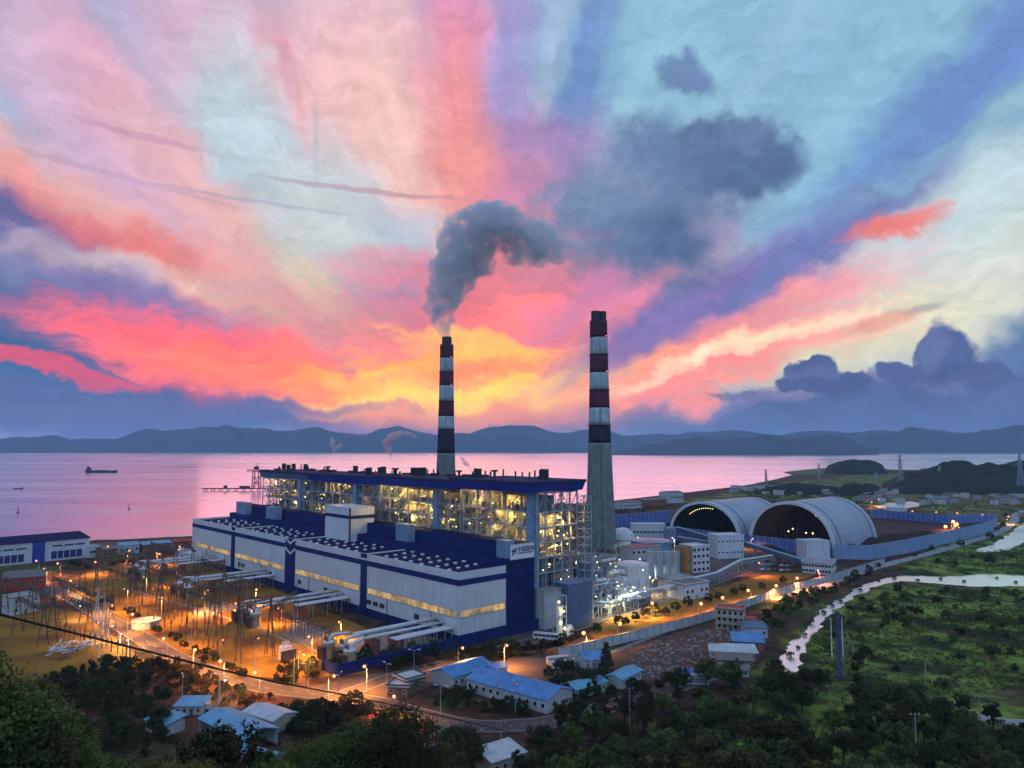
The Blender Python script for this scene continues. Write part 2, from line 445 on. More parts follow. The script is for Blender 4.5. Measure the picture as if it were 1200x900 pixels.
SUN_EL, SUN_ROT, NISHITA_STR = 3.0, 0.0, 0.10
BACK_FILL = (0.58, 0.84, 1.34)
def hh(**k): d = {'nz': 'h', 'amp': .9, 'lo': .05, 'hi': .75}; d.update(k); return d
def ww(**k): d = {'nz': 'w', 'amp': .7, 'lo': .05, 'hi': .9}; d.update(k); return d
def sf(**k): d = {'nz': 'r', 'amp': .45, 'lo': .02, 'hi': .85}; d.update(k); return d
def pf(**k): d = {'nz': 'p', 'puff': 1, 'lo': 0.15, 'hi': 0.5, 'amp': 0.6}; d.update(k); return d
def ln(**k): d = {'nz': 'm', 'fine': 1, 'amp': .5, 'lo': .05, 'hi': .6}; d.update(k); return d
STROKES = [
    # px, py, a, b, angle, colour, opacity
    # pale lights, right
    (1080, 340, 360, 190, 14, (230, 238, 226), .95, sf()),
    (980, 405, 300, 90, 14, (246, 236, 200), .95, ww()),
    (1130, 250, 280, 80, 22, (200, 224, 232), .75, ww()),
    (1000, 110, 340, 110, 34, (152, 198, 224), .6, sf()),
    (900, 60, 260, 60, 40, (168, 206, 226), .5, ww()),
    (760, 60, 130, 210, 80, (150, 202, 222), .7, sf()),
    (1120, 185, 220, 34, 30, (168, 206, 220), .7, ww()),
    # left lavender and pinks
    (60, 60, 300, 150, -40, (186, 184, 216), .9, sf()),
    (30, 160, 220, 70, -38, (172, 190, 222), .7, sf()),
    (150, 170, 360, 95, -52, (232, 182, 204), .9, sf()),
    (60, 120, 190, 46, -44, (216, 182, 212), .7, ww()),
    (240, 60, 260, 110, -66, (224, 186, 210), .9, sf()),
    (120, 60, 120, 40, -50, (230, 170, 196), .6, ww()),
    (395, 90, 230, 190, -80, (246, 194, 202), .95, sf()),
    (470, 200, 260, 140, -72, (252, 206, 196), .95, sf()),
    (548, 70, 240, 95, 98, (232, 150, 192), .9, sf()),
    (545, 190, 230, 85, 98, (250, 158, 150), .9, sf()),
    (600, 255, 180, 80, 72, (242, 146, 158), .85, ww()),
    (295, 160, 190, 100, -78, (196, 216, 224), .95, sf()),
    (290, 265, 180, 80, -68, (194, 210, 222), .9, sf()),
    (385, 240, 140, 80, -75, (208, 220, 224), .8, ww()),
    (450, 270, 110, 50, -50, (226, 214, 214), .6, ww()),
    (430, 335, 150, 90, -50, (218, 226, 210), .8, sf()),
    (300, 190, 170, 90, -76, (196, 218, 226), .7, ww()),
    (325, 40, 70, 22, -55, (222, 146, 168), .5, ww()),
    (340, 90, 90, 14, -72, (226, 150, 168), .35, ln()),
    (372, 230, 150, 6, -88, (168, 180, 200), .3, ln()),
    # left salmon streaks
    (120, 255, 360, 62, -30, (250, 184, 176), .95, sf()),
    (240, 240, 280, 60, -52, (246, 190, 190), .8, sf()),
    (30, 205, 190, 40, -24, (248, 166, 160), .85, ww()),
    (40, 268, 170, 56, -14, (104, 106, 160), .95, ww(hi=.7)),
    (160, 292, 240, 40, -20, (236, 122, 128), .8, ww(amp=1.1)),
    (260, 335, 230, 54, -24, (246, 138, 128), .8, ww(amp=1.1)),
    (330, 320, 200, 70, -40, (246, 176, 168), .6, sf()),
    (110, 305, 180, 26, -8, (236, 210, 204), .9, ww()),
    (420, 335, 180, 100, -48, (216, 224, 208), .95, sf()),
    (470, 285, 150, 70, -34, (186, 204, 222), .8, ww()),
    (380, 290, 140, 90, -70, (206, 214, 218), .8, sf()),
    (320, 355, 170, 36, -14, (236, 218, 192), .85, ww()),
    (425, 388, 220, 36, -38, (236, 222, 182), .95, ww(amp=.5)),
    (330, 392, 180, 30, -8, (238, 206, 180), .7, hh()),
    (255, 405, 300, 62, -18, (168, 124, 180), .8, ww()),
    (330, 362, 180, 26, -22, (210, 140, 170), .5, hh()),
    (470, 350, 140, 60, 10, (188, 146, 198), .85, ww()),
    (455, 318, 110, 30, 0, (232, 150, 170), .6, hh()),
    # dark blue bank, left
    (30, 405, 470, 130, -18, (76, 112, 164), 1.0, {'lo': .08, 'hi': .5, 'amp': .3, 'nz': 'w'}),
    (170, 362, 260, 60, -24, (122, 116, 176), .75, ww()),
    (30, 345, 200, 60, -14, (104, 116, 170), .6, ww()),
    (110, 425, 280, 80, -18, (72, 106, 160), .8, ww()),
    (70, 433, 230, 20, -13, (240, 92, 118), .95, hh(amp=.5, hi=.5)),
    (155, 430, 70, 10, -16, (232, 112, 138), .8, hh(amp=.4, hi=.4)),
    (228, 459, 80, 12, -18, (236, 96, 126), .9, hh(amp=.4, hi=.4)),
    # fire over the horizon
    (560, 405, 420, 130, 0, (242, 130, 132), .85, ww()),
    (290, 428, 380, 60, -12, (250, 98, 98), 1.0, hh(gain=1.5)),
    (380, 452, 300, 46, -9, (254, 122, 82), .95, hh(gain=1.5)),
    (660, 330, 300, 130, 25, (236, 134, 152), .85, ww()),
    (625, 385, 300, 60, 12, (250, 120, 112), .9, hh(gain=1.5)),
    (800, 395, 340, 95, 16, (234, 136, 142), .9, hh(lo=0, gain=1.25)),
    (720, 335, 230, 52, 32, (202, 134, 184), .75, ww()),
    (560, 330, 130, 70, 50, (236, 120, 130), .6, ww()),
    (640, 448, 320, 62, 5, (254, 138, 84), .95, hh(gain=1.5)),
    (480, 458, 190, 44, -6, (255, 140, 70), .9, hh(gain=1.5)),
    (545, 458, 270, 58, 3, (255, 158, 48), 1.0, hh(amp=1.2, gain=1.8, hi=.6)),
    (600, 448, 250, 32, 10, (255, 186, 56), 1.0, hh(amp=1.2, gain=1.8, hi=.6)),
    (545, 476, 240, 28, 2, (255, 200, 60), 1.0, hh(amp=1.2, gain=1.9, hi=.6)),
    (520, 456, 170, 24, -8, (255, 190, 70), .85, hh(amp=1.2, gain=1.8, hi=.6)),
    (575, 412, 160, 26, -12, (255, 184, 80), .8, hh(gain=1.5)),
    (590, 432, 260, 16, 6, (246, 110, 90), .6, hh(gain=1.5)),
    (540, 490, 330, 30, 0, (250, 140, 96), .9, hh(gain=1.5)),
    (800, 440, 300, 44, 12, (242, 134, 122), .85, hh(gain=1.5)),
    (820, 420, 260, 14, 18, (250, 190, 150), .6, hh(gain=1.5)),
    (900, 400, 240, 16, 16, (250, 220, 180), .6, hh(gain=1.5)),
    # cool rays across the right
    (855, 340, 370, 50, 25, (130, 122, 188), .95, sf(amp=.3, hi=.7)),
    (965, 285, 220, 30, 30, (116, 130, 188), .85, sf(amp=.3, hi=.7)),
    (1110, 110, 380, 74, 36, (112, 146, 206), .9, sf(amp=.4)),
    (1090, 190, 180, 24, 24, (138, 178, 206), .7, ww()),
    (685, 90, 230, 46, 79, (114, 146, 204), .9, sf(amp=.3)),
    (608, 60, 190, 44, 92, (162, 156, 216), .8, sf(amp=.3)),
    (650, 40, 120, 20, 84, (170, 190, 220), .5, sf()),
    (1180, 50, 240, 70, 42, (112, 142, 208), .75, sf()),
    (640, 200, 130, 64, 40, (206, 140, 188), .65, ww()),
    (1050, 262, 84, 26, 4, (252, 132, 122), .95, hh(lo=.05, hi=.75, amp=.8)),
    (1036, 377, 70, 14, 14, (244, 176, 150), .8, hh(fine=1)),
    (1085, 361, 36, 8, 10, (150, 160, 170), .6, hh(fine=1)),
    # vapour lines
    (425, 223, 170, 4.5, -2, (176, 132, 156), .5, ln()),
    (150, 210, 200, 5, -7, (170, 150, 190), .3, ln()),
    (170, 160, 110, 6, -5, (196, 140, 178), .45, ln()),
    (300, 236, 180, 3.5, -3, (170, 170, 196), .45, ln()),
    # low bands
    (90, 482, 380, 44, 0, (86, 106, 156), .95, hh(amp=.4, lo=.02, hi=.6)),
    (240, 496, 360, 20, 0, (98, 106, 158), .9, hh(amp=.4)),
    (60, 468, 300, 30, -2, (98, 110, 162), .7, hh()),
    (330, 478, 220, 12, 2, (120, 112, 160), .7, hh(amp=.5)),
    (560, 503, 300, 10, 0, (200, 124, 150), .6, hh(amp=.4)),
    (930, 480, 280, 34, 3, (140, 124, 176), .95, hh(amp=.5, lo=.02, hi=.6)),
    (1080, 478, 340, 50, 2, (100, 120, 168), 1.0, hh(amp=.4, lo=.02, hi=.6)),
    (1250, 430, 230, 110, 16, (94, 126, 176), .95, {'nz': 'w', 'lo': .1, 'hi': .5, 'amp': .3}),
    (1060, 492, 520, 40, 0, (88, 112, 160), .95, hh(amp=.4, lo=.02, hi=.6)),
    (960, 462, 200, 14, 4, (150, 140, 184), .6, hh()),
    # grey clouds
    (752, 250, 200, 120, -8, (112, 136, 172), 1.0, pf(hi=.95, lo=.12)),
    (728, 262, 160, 90, -6, (98, 126, 164), .95, pf(hi=.95, lo=.15)),
    (785, 290, 110, 76, -40, (94, 118, 156), .95, pf(hi=.85)),
    (830, 195, 110, 62, 12, (104, 130, 170), 1.0, pf(hi=.6)),
    (882, 190, 92, 62, 0, (90, 116, 158), 1.0, pf(hi=.5)),
    (840, 182, 64, 52, 0, (92, 118, 158), .9, pf(hi=.5)),
    (765, 172, 76, 54, 0, (106, 132, 172), .9, pf(hi=.7)),
    (798, 90, 78, 34, -26, (110, 138, 182), .95, pf(lo=.2, hi=.6)),
    (640, 165, 150, 40, -10, (156, 134, 186), .65, pf(hi=.9)),
    (968, 448, 78, 25, 2, (82, 98, 146), 1.0, pf(amp=.5, lo=.25, hi=.42)),
    (950, 430, 40, 19, 5, (84, 100, 150), 1.0, pf(amp=.5, lo=.25, hi=.42)),
    (1122, 450, 112, 40, 0, (90, 106, 156), 1.0, pf(amp=.5, lo=.25, hi=.42)),
    (1108, 420, 62, 48, 70, (84, 102, 154), 1.0, pf(amp=.5, lo=.25, hi=.42)),
    (1060, 438, 46, 24, -30, (86, 102, 152), 1.0, pf(amp=.5, lo=.25, hi=.42)),
    (1130, 450, 90, 22, 0, (118, 132, 178), .7, pf(amp=.5, lo=.25, hi=.6)),
    (1195, 462, 100, 34, 0, (94, 114, 164), .9, pf(amp=.5, lo=.25, hi=.5)),
    (712, 238, 130, 70, -10, (130, 152, 186), .55, pf(amp=1.3, lo=.25, hi=.9)),
    (860, 165, 100, 40, 14, (122, 146, 184), .5, pf(amp=1.3, lo=.25, hi=.9)),
    (800, 280, 90, 50, -30, (80, 104, 142), .5, pf(amp=1.3, lo=.25, hi=.9)),
    (1100, 405, 60, 34, 60, (118, 134, 178), .6, pf(amp=1.3, lo=.3, hi=.8)),
    (1130, 445, 90, 24, 0, (72, 88, 140), .6, pf(amp=1.3, lo=.3, hi=.8)),
    (955, 436, 60, 16, 0, (112, 124, 170), .55, pf(amp=1.3, lo=.3, hi=.8)),
    (858, 460, 50, 10, 2, (120, 118, 168), .7, pf(amp=.5, lo=.25, hi=.5)),
    (150, 486, 300, 18, 0, (104, 112, 158), .8, pf(amp=.5, lo=.25, hi=.5)),
]
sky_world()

# the sun is below the cloud bank: weak warm light from the west, very soft
sd = bpy.data.lights.new('sun', 'SUN'); sd.energy = 0.6; sd.angle = R_(46); sd.color = (1.0, 0.38, 0.42)
so = bpy.data.objects.new('sun', sd); COL.objects.link(so)
# direction from which light comes: straight ahead (azimuth 0 = +Y), elevation SUN_EL
so.rotation_euler = (R_(-(90 - SUN_EL)), 0, 0)
so.location = (0, 0, 600)
# ------------------------------------------------------------------ terrain
def P2(lst): return np.array([[*at(x, y)[:2]] for x, y in lst])
LAND = P2([(-900, 690), (-420, 652), (0, 640), (115, 632), (228, 627), (300, 616), (450, 604), (600, 594), (720, 586), (800, 577), (870, 569),
           (905, 562), (930, 556), (1000, 555), (1040, 550), (1100, 548), (1300, 547), (1700, 556), (2600, 575)])
LAND = np.vstack([LAND, [[9000, -400], [9000, -9000], [-9000, -9000], [-9000, 200]]])
RIVER = P2([(885, 806), (903, 787), (912, 765), (926, 748), (940, 732), (955, 716), (975, 700), (1000, 686), (1030, 675), (1060, 671), (1100, 673), (1150, 670), (1230, 672), (1420, 672),
            (1420, 690), (1230, 687), (1150, 687), (1100, 684), (1060, 680), (1036, 684), (1016, 693), (992, 708), (972, 722), (957, 742), (948, 768), (938, 783), (915, 792)])
POOL = P2([(1135, 644), (1160, 636), (1183, 622), (1205, 606), (1300, 596), (1300, 622), (1215, 630), (1185, 643), (1160, 648)])
POND = P2([(1016, 594), (1040, 588), (1075, 586), (1085, 591), (1060, 596), (1020, 597)])

def poly_sd(x, y, poly):
    """signed distance, negative inside"""
    d = np.full(x.shape, 1e18); ins = np.zeros(x.shape, bool)
    n = len(poly)
    for i in range(n):
        ax, ay = poly[i]; bx, by = poly[(i + 1) % n]
        ex, ey = bx - ax, by - ay
        wx, wy = x - ax, y - ay
        t = np.clip((wx * ex + wy * ey) / (ex * ex + ey * ey), 0, 1)
        d = np.minimum(d, (wx - ex * t) ** 2 + (wy - ey * t) ** 2)
        c = ((ay > y) != (by > y)) & (x < ex * (y - ay) / (ey if ey else 1e-9) + ax)
        ins ^= c
    d = np.sqrt(d)
    return np.where(ins, -d, d)
def sstep(v, a, b):
    t = np.clip((v - a) / (b - a), 0, 1); return t * t * (3 - 2 * t)
_perm = nrng.random((64, 64))
def vnoise(x, y):
    xi = np.floor(x).astype(int); yi = np.floor(y).astype(int); fx = x - xi; fy = y - yi
    fx = fx * fx * (3 - 2 * fx); fy = fy * fy * (3 - 2 * fy)
    g = lambda a, b: _perm[a % 64, b % 64]
    return (g(xi, yi) * (1 - fx) + g(xi + 1, yi) * fx) * (1 - fy) + (g(xi, yi + 1) * (1 - fx) + g(xi + 1, yi + 1) * fx) * fy
def fbm(x, y, o=4):
    s = 0; a = 0.5
    for k in range(o):
        s = s + a * (vnoise(x + 17.3 * k, y + 5.1 * k) - 0.5); x = x * 2.03; y = y * 2.03; a *= 0.5
    return s
def foot(az):
    """distance at which the viewer's hill meets the plain"""
    return np.interp(np.degrees(az), [-180, -90, -38, -25, -12, 0, 6, 14, 25, 40, 90, 180], [900, 330, 215, 205, 196, 198, 214, 246, 250, 258, 380, 900])
def hill_h(x, y):
    r = np.sqrt(x * x + y * y); az = np.arctan2(x, y); f = foot(az)
    t = np.clip(1 - r / f, 0, 1)
    h = 87.5 * t ** np.interp(np.degrees(az), [-30, -20, -6, 3, 12], [1.0, 1.06, 1.08, 1.25, 1.45])
    h = h + fbm(x / 22, y / 22) * 7 * np.clip(t * 4, 0, 1) * np.clip(r / 40, 0, 1)
    return np.where(r < f, np.maximum(h, 0), 0)
def ground_h(x, y):
    x = np.asarray(x, float); y = np.asarray(y, float)
    h = hill_h(x, y)
    sea = poly_sd(x, y, LAND)
    h = np.where(sea > -6, np.minimum(h, -1.0 * 0 - 6.0 * sstep(sea, -3, 6)), h)
    for w in (RIVER, POOL, POND):
        s = poly_sd(x, y, w) + fbm(x / 9, y / 9) * 9 + fbm(x / 3, y / 3) * 4 + 3.4
        h = np.where(s < 5, np.minimum(h, -3.2 * (1 - sstep(s, -3, 4))), h)
    return h
def gz(x, y): return float(ground_h(np.array([x]), np.array([y]))[0])

def grid_mesh(name, X, Y, Z, m, smooth=True):
    nr, nc = X.shape
    v = np.stack([X, Y, Z], -1).reshape(-1, 3)
    idx = np.arange(nr * nc).reshape(nr, nc)
    f = np.stack([idx[:-1, :-1], idx[:-1, 1:], idx[1:, 1:], idx[1:, :-1]], -1).reshape(-1, 4)
    me = bpy.data.meshes.new(name)
    me.vertices.add(len(v)); me.vertices.foreach_set('co', v.ravel())
    me.loops.add(f.size); me.loops.foreach_set('vertex_index', f.ravel().astype(np.int32))
    me.polygons.add(len(f)); me.polygons.foreach_set('loop_start', np.arange(0, f.size, 4, dtype=np.int32))
    me.update(calc_edges=True); me.validate()
    if smooth: me.polygons.foreach_set('use_smooth', [True] * len(f))
    me.materials.append(m)
    return me

def ground_material():
    m = bpy.data.materials.new('ground_soil_and_grass'); m.use_nodes = True
    nt = m.node_tree; N = nt.nodes; L = nt.links; b = N['Principled BSDF']
    b.inputs['Roughness'].default_value = 0.95; b.inputs['Specular IOR Level'].default_value = 0.15
    tc = N.new('ShaderNodeTexCoord')
    def nz(s, d=5, off=0):
        n = N.new('ShaderNodeTexNoise'); n.inputs['Scale'].default_value = s; n.inputs['Detail'].default_value = d; n.inputs['Roughness'].default_value = 0.65
        mp = N.new('ShaderNodeMapping'); mp.inputs['Location'].default_value = (off, off * 2, 0)
        L.new(tc.outputs['Object'], mp.inputs[0]); L.new(mp.outputs[0], n.inputs['Vector']); return n.outputs['Fac']
    def mp_(v, a, c):
        r = N.new('ShaderNodeMapRange'); r.interpolation_type = 'SMOOTHSTEP'; r.inputs[1].default_value = a; r.inputs[2].default_value = c; L.new(v, r.inputs[0]); return r.outputs[0]
    def mx(f, a, c):
        x = N.new('ShaderNodeMix'); x.data_type = 'RGBA'; L.new(f, x.inputs[0])
        for i, k in ((6, a), (7, c)):
            if isinstance(k, tuple): x.inputs[i].default_value = (*k, 1)
            else: L.new(k, x.inputs[i])
        return x.outputs[2]
    grass = mx(mp_(nz(0.06, 6, 3), .38, .62), (0.035, 0.060, 0.018), (0.13, 0.17, 0.032))
    soil = mx(mp_(nz(0.11, 6, 9), .38, .64), (0.040, 0.020, 0.014), (0.105, 0.055, 0.036))
    c = mx(mp_(nz(0.017, 5, 5), .50, .66), soil, grass)
    # the plain east of the river is marsh grass, the plant side is trodden earth
    at_ = N.new('ShaderNodeAttribute'); at_.attribute_name = 'marsh'
    marsh = mx(mp_(nz(0.030, 8, 1), .44, .58), (0.028, 0.044, 0.014), (0.20, 0.29, 0.045))
    marsh = mx(mp_(nz(0.05, 7, 15), .54, .66), marsh, (0.13, 0.09, 0.04))
    c = mx(at_.outputs['Fac'], c, marsh)
    L.new(c, b.inputs['Base Color'])
    bp = N.new('ShaderNodeBump'); bp.inputs['Strength'].default_value = 0.7; bp.inputs['Distance'].default_value = 0.8
    L.new(nz(0.5, 5, 2), bp.inputs['Height']); L.new(bp.outputs[0], b.inputs['Normal'])
    return m
M_ground = ground_material()
rr = np.concatenate([np.geomspace(2.5, 150, 70)[:-1], np.linspace(150, 620, 200)[:-1], np.geomspace(620, 2600, 130)[:-1], np.geomspace(2600, 20500, 30)])
aa = np.radians(np.concatenate([np.linspace(-180, -46, 46)[:-1], np.linspace(-46, 46, 560)[:-1], np.linspace(46, 180, 46)]))
AA, RR = np.meshgrid(aa, rr)
GX, GY = RR * np.sin(AA), RR * np.cos(AA)
GZ = ground_h(GX, GY)
gme = grid_mesh('ground', GX, GY, GZ, M_ground)
# marsh mask: right of the river, plus the viewer's hill
MARSH = P2([(880, 812), (912, 770), (950, 720), (1010, 688), (1060, 676), (1090, 640), (1165, 612), (1220, 585), (1500, 590)])
MARSH = np.vstack([MARSH, [[900, 100], [120, 60], [60, 200]]])
ms = poly_sd(GX, GY, MARSH)
mk = np.clip(1 - sstep(ms + fbm(GX / 15, GY / 15) * 20, -4, 6), 0, 1)
FARG = P2([(800, 588), (900, 568), (1000, 557), (1300, 549), (1500, 560), (1400, 600), (1180, 606), (1040, 594), (1000, 590), (900, 586)])
mk = np.maximum(mk, 1 - sstep(poly_sd(GX, GY, FARG) + fbm(GX / 60, GY / 60) * 60, -10, 20))
mk = np.maximum(mk, np.clip(hill_h(GX, GY) / 4, 0, 1))
a_ = gme.attributes.new('marsh', 'FLOAT', 'POINT'); a_.data.foreach_set('value', mk.ravel().astype(np.float32))
tag(link('ground', gme), kind='structure')

# ------------------------------------------------------------------ water
def water_material():
    m = bpy.data.materials.new('evening_water'); m.use_nodes = True
    nt = m.node_tree; N = nt.nodes; L = nt.links; b = N['Principled BSDF']
    b.inputs['Base Color'].default_value = (0.72, 0.80, 0.86, 1); b.inputs['Metallic'].default_value = 0.8
    b.inputs['Roughness'].default_value = WATER_ROUGH
    b.inputs['IOR'].default_value = 1.333
    b.inputs['Specular IOR Level'].default_value = 0.5
    tc = N.new('ShaderNodeTexCoord')
    mp = N.new('ShaderNodeMapping'); mp.inputs['Scale'].default_value = (1, 1, 1); L.new(tc.outputs['Object'], mp.inputs[0])
    h = None
    for s, w, d in ((0.01, 3.0, 3), (0.08, 0.6, 4)):
        n = N.new('ShaderNodeTexNoise'); n.inputs['Scale'].default_value = s; n.inputs['Detail'].default_value = d; L.new(mp.outputs[0], n.inputs['Vector'])
        k = N.new('ShaderNodeMath'); k.operation = 'MULTIPLY'; k.inputs[1].default_value = w; L.new(n.outputs['Fac'], k.inputs[0])
        if h is None: h = k.outputs[0]
        else:
            ad = N.new('ShaderNodeMath'); ad.operation = 'ADD'; L.new(h, ad.inputs[0]); L.new(k.outputs[0], ad.inputs[1]); h = ad.outputs[0]
    mp2 = N.new('ShaderNodeMapping'); mp2.inputs['Scale'].default_value = (.0012, .006, 1); L.new(tc.outputs['Object'], mp2.inputs[0])
    n2 = N.new('ShaderNodeTexNoise'); n2.inputs['Scale'].default_value = 1.0; n2.inputs['Detail'].default_value = 8; n2.inputs['Roughness'].default_value = .65; n2.inputs['Distortion'].default_value = .6; L.new(mp2.outputs[0], n2.inputs['Vector'])
    r2_ = N.new('ShaderNodeMapRange'); r2_.inputs[1].default_value = .35; r2_.inputs[2].default_value = .65; r2_.inputs[3].default_value = WATER_ROUGH * .6; r2_.inputs[4].default_value = WATER_ROUGH * 1.5; L.new(n2.outputs['Fac'], r2_.inputs[0]); L.new(r2_.outputs[0], b.inputs['Roughness'])
    bp = N.new('ShaderNodeBump'); bp.inputs['Strength'].default_value = 0.25; bp.inputs['Distance'].default_value = 1.0
    L.new(h, bp.inputs['Height']); L.new(bp.outputs[0], b.inputs['Normal'])
    return m
WATER_ROUGH = 0.20
M_water = water_material()
M_river = water_material(); M_river.name = 'still_river_water'
_b = M_river.node_tree.nodes['Principled BSDF']; M_river.node_tree.links.remove(_b.inputs['Roughness'].links[0]); _b.inputs['Roughness'].default_value = .28; _b.inputs['Metallic'].default_value = 1; _b.inputs['Base Color'].default_value = (.90, 1, .90, 1)
M_river.node_tree.nodes['Bump'].inputs['Strength'].default_value = .12
SEA = -1.2
mb = MB(); mb.add([(-20500, 640, SEA), (20500, 640, SEA), (20500, 20500, SEA), (-20500, 20500, SEA)], [(0, 1, 2, 3)])
tag(mb.build('sea_water', M_water), kind='structure')

mb = MB(); mb.add([(-900, 150, SEA), (1800, 150, SEA), (1800, 639.9, SEA), (-900, 639.9, SEA)], [(0, 1, 2, 3)])
tag(mb.build('river_water', M_river), kind='structure')

# ------------------------------------------------------------------ far mountains and hills
M_mount = mat('mountain_forest', (0.030, 0.050, 0.040), 0.95, col2=(0.05, 0.065, 0.045), scale=0.004, spec=0.1)
M_hill = mat('hill_forest', (0.014, 0.022, 0.018), 0.95, col2=(0.032, 0.036, 0.022), scale=0.05, bump=0.8, spec=0.1)
M_flat = mat('tidal_flat_grass', (0.14, 0.19, 0.06), 0.9, col2=(0.09, 0.12, 0.05), scale=0.01, spec=0.1)
def ridge(name, pts, D0, depth, seed, rough=0.16, n=260, m=None, nd=36):
    xs = np.array([p[0] for p in pts], float); ys = np.array([p[1] for p in pts], float)
    px = np.linspace(xs[0], xs[-1], n)
    top = np.interp(px, xs, ys)
    t = np.linspace(0, 1, nd)[:, None]
    D = D0 + depth * t
    X = (px[None, :] - 600) / F * D
    Dm = D0 + depth * 0.5
    el = np.array([(lambda d: d[2] / d[1])(ray(600, y)) for y in top])
    Htop = np.maximum(CAMZ + el * Dm, 1.0)
    prof = np.sin(np.pi * np.clip(t, 0, 1)) ** 0.8
    k = D0 / 9000
    rg = 1 - np.abs(fbm(X / (900 * k) + seed, D / (900 * k) + seed, 4)) * 2.4
    fine = fbm(X / (260 * k) + seed * 3, D / (260 * k), 3)
    Z = Htop[None, :] * prof * (0.50 + 0.50 * rg + 1.6 * rough * fine) 
    Z = Z * np.minimum(1, np.minimum(np.linspace(0, 12, n), np.linspace(12, 0, n)))[None, :] - 4
    o = link(name, grid_mesh(name, X, np.broadcast_to(D, X.shape), Z, m or M_mount))
    return tag(o, kind='structure')
ridge('mountains', [(-520, 500), (-300, 496), (-120, 504), (0, 510), (17, 505), (32, 508), (48, 509), (67, 507), (84, 512), (105, 510), (130, 511), (150, 507), (165, 501), (180, 496), (200, 500), (220, 501), (237, 497),
      (252, 500), (270, 495), (287, 498), (310, 500), (340, 503), (365, 500), (395, 506), (420, 508), (450, 511), (480, 508), (510, 512), (560, 508), (600, 505), (640, 510), (690, 508), (720, 520), (740, 529)], 8200, 1800, 3)
ridge('mountains', [(330, 510), (380, 503), (420, 506), (470, 499), (520, 505), (560, 502), (610, 498), (650, 503), (690, 499), (740, 505), (800, 507), (860, 503), (900, 506), (960, 504), (1010, 502), (1040, 498), (1090, 502), (1130, 506),
      (1200, 498), (1300, 496), (1450, 498), (1700, 500)], 10200, 1200, 11)
ridge('mountains', [(700, 531), (730, 526), (760, 519), (790, 514), (815, 512), (840, 514), (870, 510), (900, 509), (930, 512), (960, 509), (990, 513), (1010, 520), (1030, 527)], 6300, 1400, 21)
ridge('mountains', [(960, 518), (1000, 512), (1040, 506), (1065, 500), (1090, 502), (1120, 506), (1160, 501), (1200, 497), (1260, 495), (1350, 500), (1500, 505), (1700, 512)], 7800, 1400, 31)
ridge('hill', [(962, 546), (975, 541), (990, 538), (1005, 538), (1025, 540), (1038, 546)], 2250, 300, 5, 0.3, 120, M_hill, 24)
ridge('hill', [(1016, 578), (1026, 566), (1034, 555), (1050, 549), (1075, 547), (1095, 543), (1103, 539), (1115, 537), (1127, 540), (1140, 543), (1165, 541), (1185, 540), (1210, 538), (1260, 532), (1330, 528), (1450, 530), (1600, 545)], 1330, 520, 9, 0.3, 360, M_hill, 70)
ridge('hill', [(975, 575), (985, 563), (1000, 558), (1012, 557), (1022, 562), (1032, 572)], 1300, 180, 14, 0.3, 90, M_hill, 30)
ridge('hill', [(880, 572), (905, 566), (930, 563), (950, 565), (975, 566), (990, 574)], 1330, 120, 18, 0.3, 120, M_hill, 24)
mb = MB(); mb.prism([tuple(p) for p in P2([(918, 553), (945, 550), (985, 547), (1030, 547), (1050, 552), (1030, 562), (990, 562), (955, 561), (930, 557)])], SEA - 2, SEA + 0.9)
tag(mb.build('tidal_flat', M_flat), kind='structure')

# ------------------------------------------------------------------ haze
HZ = 6.5e-5
def haze():
    m = bpy.data.materials.new('evening_haze'); m.use_nodes = True
    nt = m.node_tree; N = nt.nodes
    N.remove(N['Principled BSDF'])
    v = N.new('ShaderNodeVolumePrincipled'); v.inputs['Density'].default_value = HZ
    v.inputs['Color'].default_value = (0.42, 0.62, 0.90, 1); v.inputs['Anisotropy'].default_value = 0.0
    nt.links.new(v.outputs[0], N['Material Output'].inputs['Volume'])
    mb = MB(); mb.box(-21000, 21000, -21000, 21000, -8.5, 462)
    o = tag(mb.build('haze', m), kind='stuff')
    return o
haze()
# ------------------------------------------------------------------ lights that belong to lamps
LIGHTS = {}
def point(name, loc, watts, col, parent=None, r=0.4, spot=False):
    k = (watts, col, r, spot)
    if k not in LIGHTS:
        d = bpy.data.lights.new('lamp_light', 'SPOT' if spot else 'POINT')
        if spot:
            d.spot_size = R_(170); d.spot_blend = .7
        d.energy = watts; d.color = col; d.shadow_soft_size = r
        LIGHTS[k] = d
    o = bpy.data.objects.new('lamp_light', LIGHTS[k]); COL.objects.link(o); o.location = loc
    if parent is not None:
        o.parent = parent; CH.setdefault(parent.name, []).append(o)
    return o

# ------------------------------------------------------------------ turbine hall
LEN = s_of(229, 0)
LEN = max(320.0, min(360.0, LEN))
ZB = 4.5                       # foot of the white cladding
def zA(py): return atD(537, py, PA.y).z
ZP = zA(671)                   # parapet
ZS0, ZS1 = zA(687), zA(680)
ZW0, ZW1 = zA(724.5), zA(717)
WD = w_of(593, 0)              # depth of the hall
WD2 = w_of(625.5, 0)           # back of the navy block
ZR = ZP - 1.6
ZN = atD(605, 655, (PA + PW * (WD + 3)).y).z   # top of the navy block
hall = plant('turbine_hall', 0, 0, 'long white turbine hall with navy roof, chevron stripe and glowing window strip', 'industrial hall')
mb = MB(); mb.box(0, WD, 0, LEN, ZB, ZR)
mb.box(0, 0.5, 0, LEN, ZR, ZP); mb.box(0.5, WD, 0, 0.5, ZR, ZP); mb.box(0.5, WD, LEN - .5, LEN, ZR, ZP)
mb.build('wall', M_white, hall)
mb = MB(); mb.box(0.4, WD, 0.4, LEN, -1, ZB - .002); mb.build('plinth', M_navy, hall)
mb = MB(); mb.box(.52, WD - .02, .52, LEN - .52, ZR, ZR + .25)
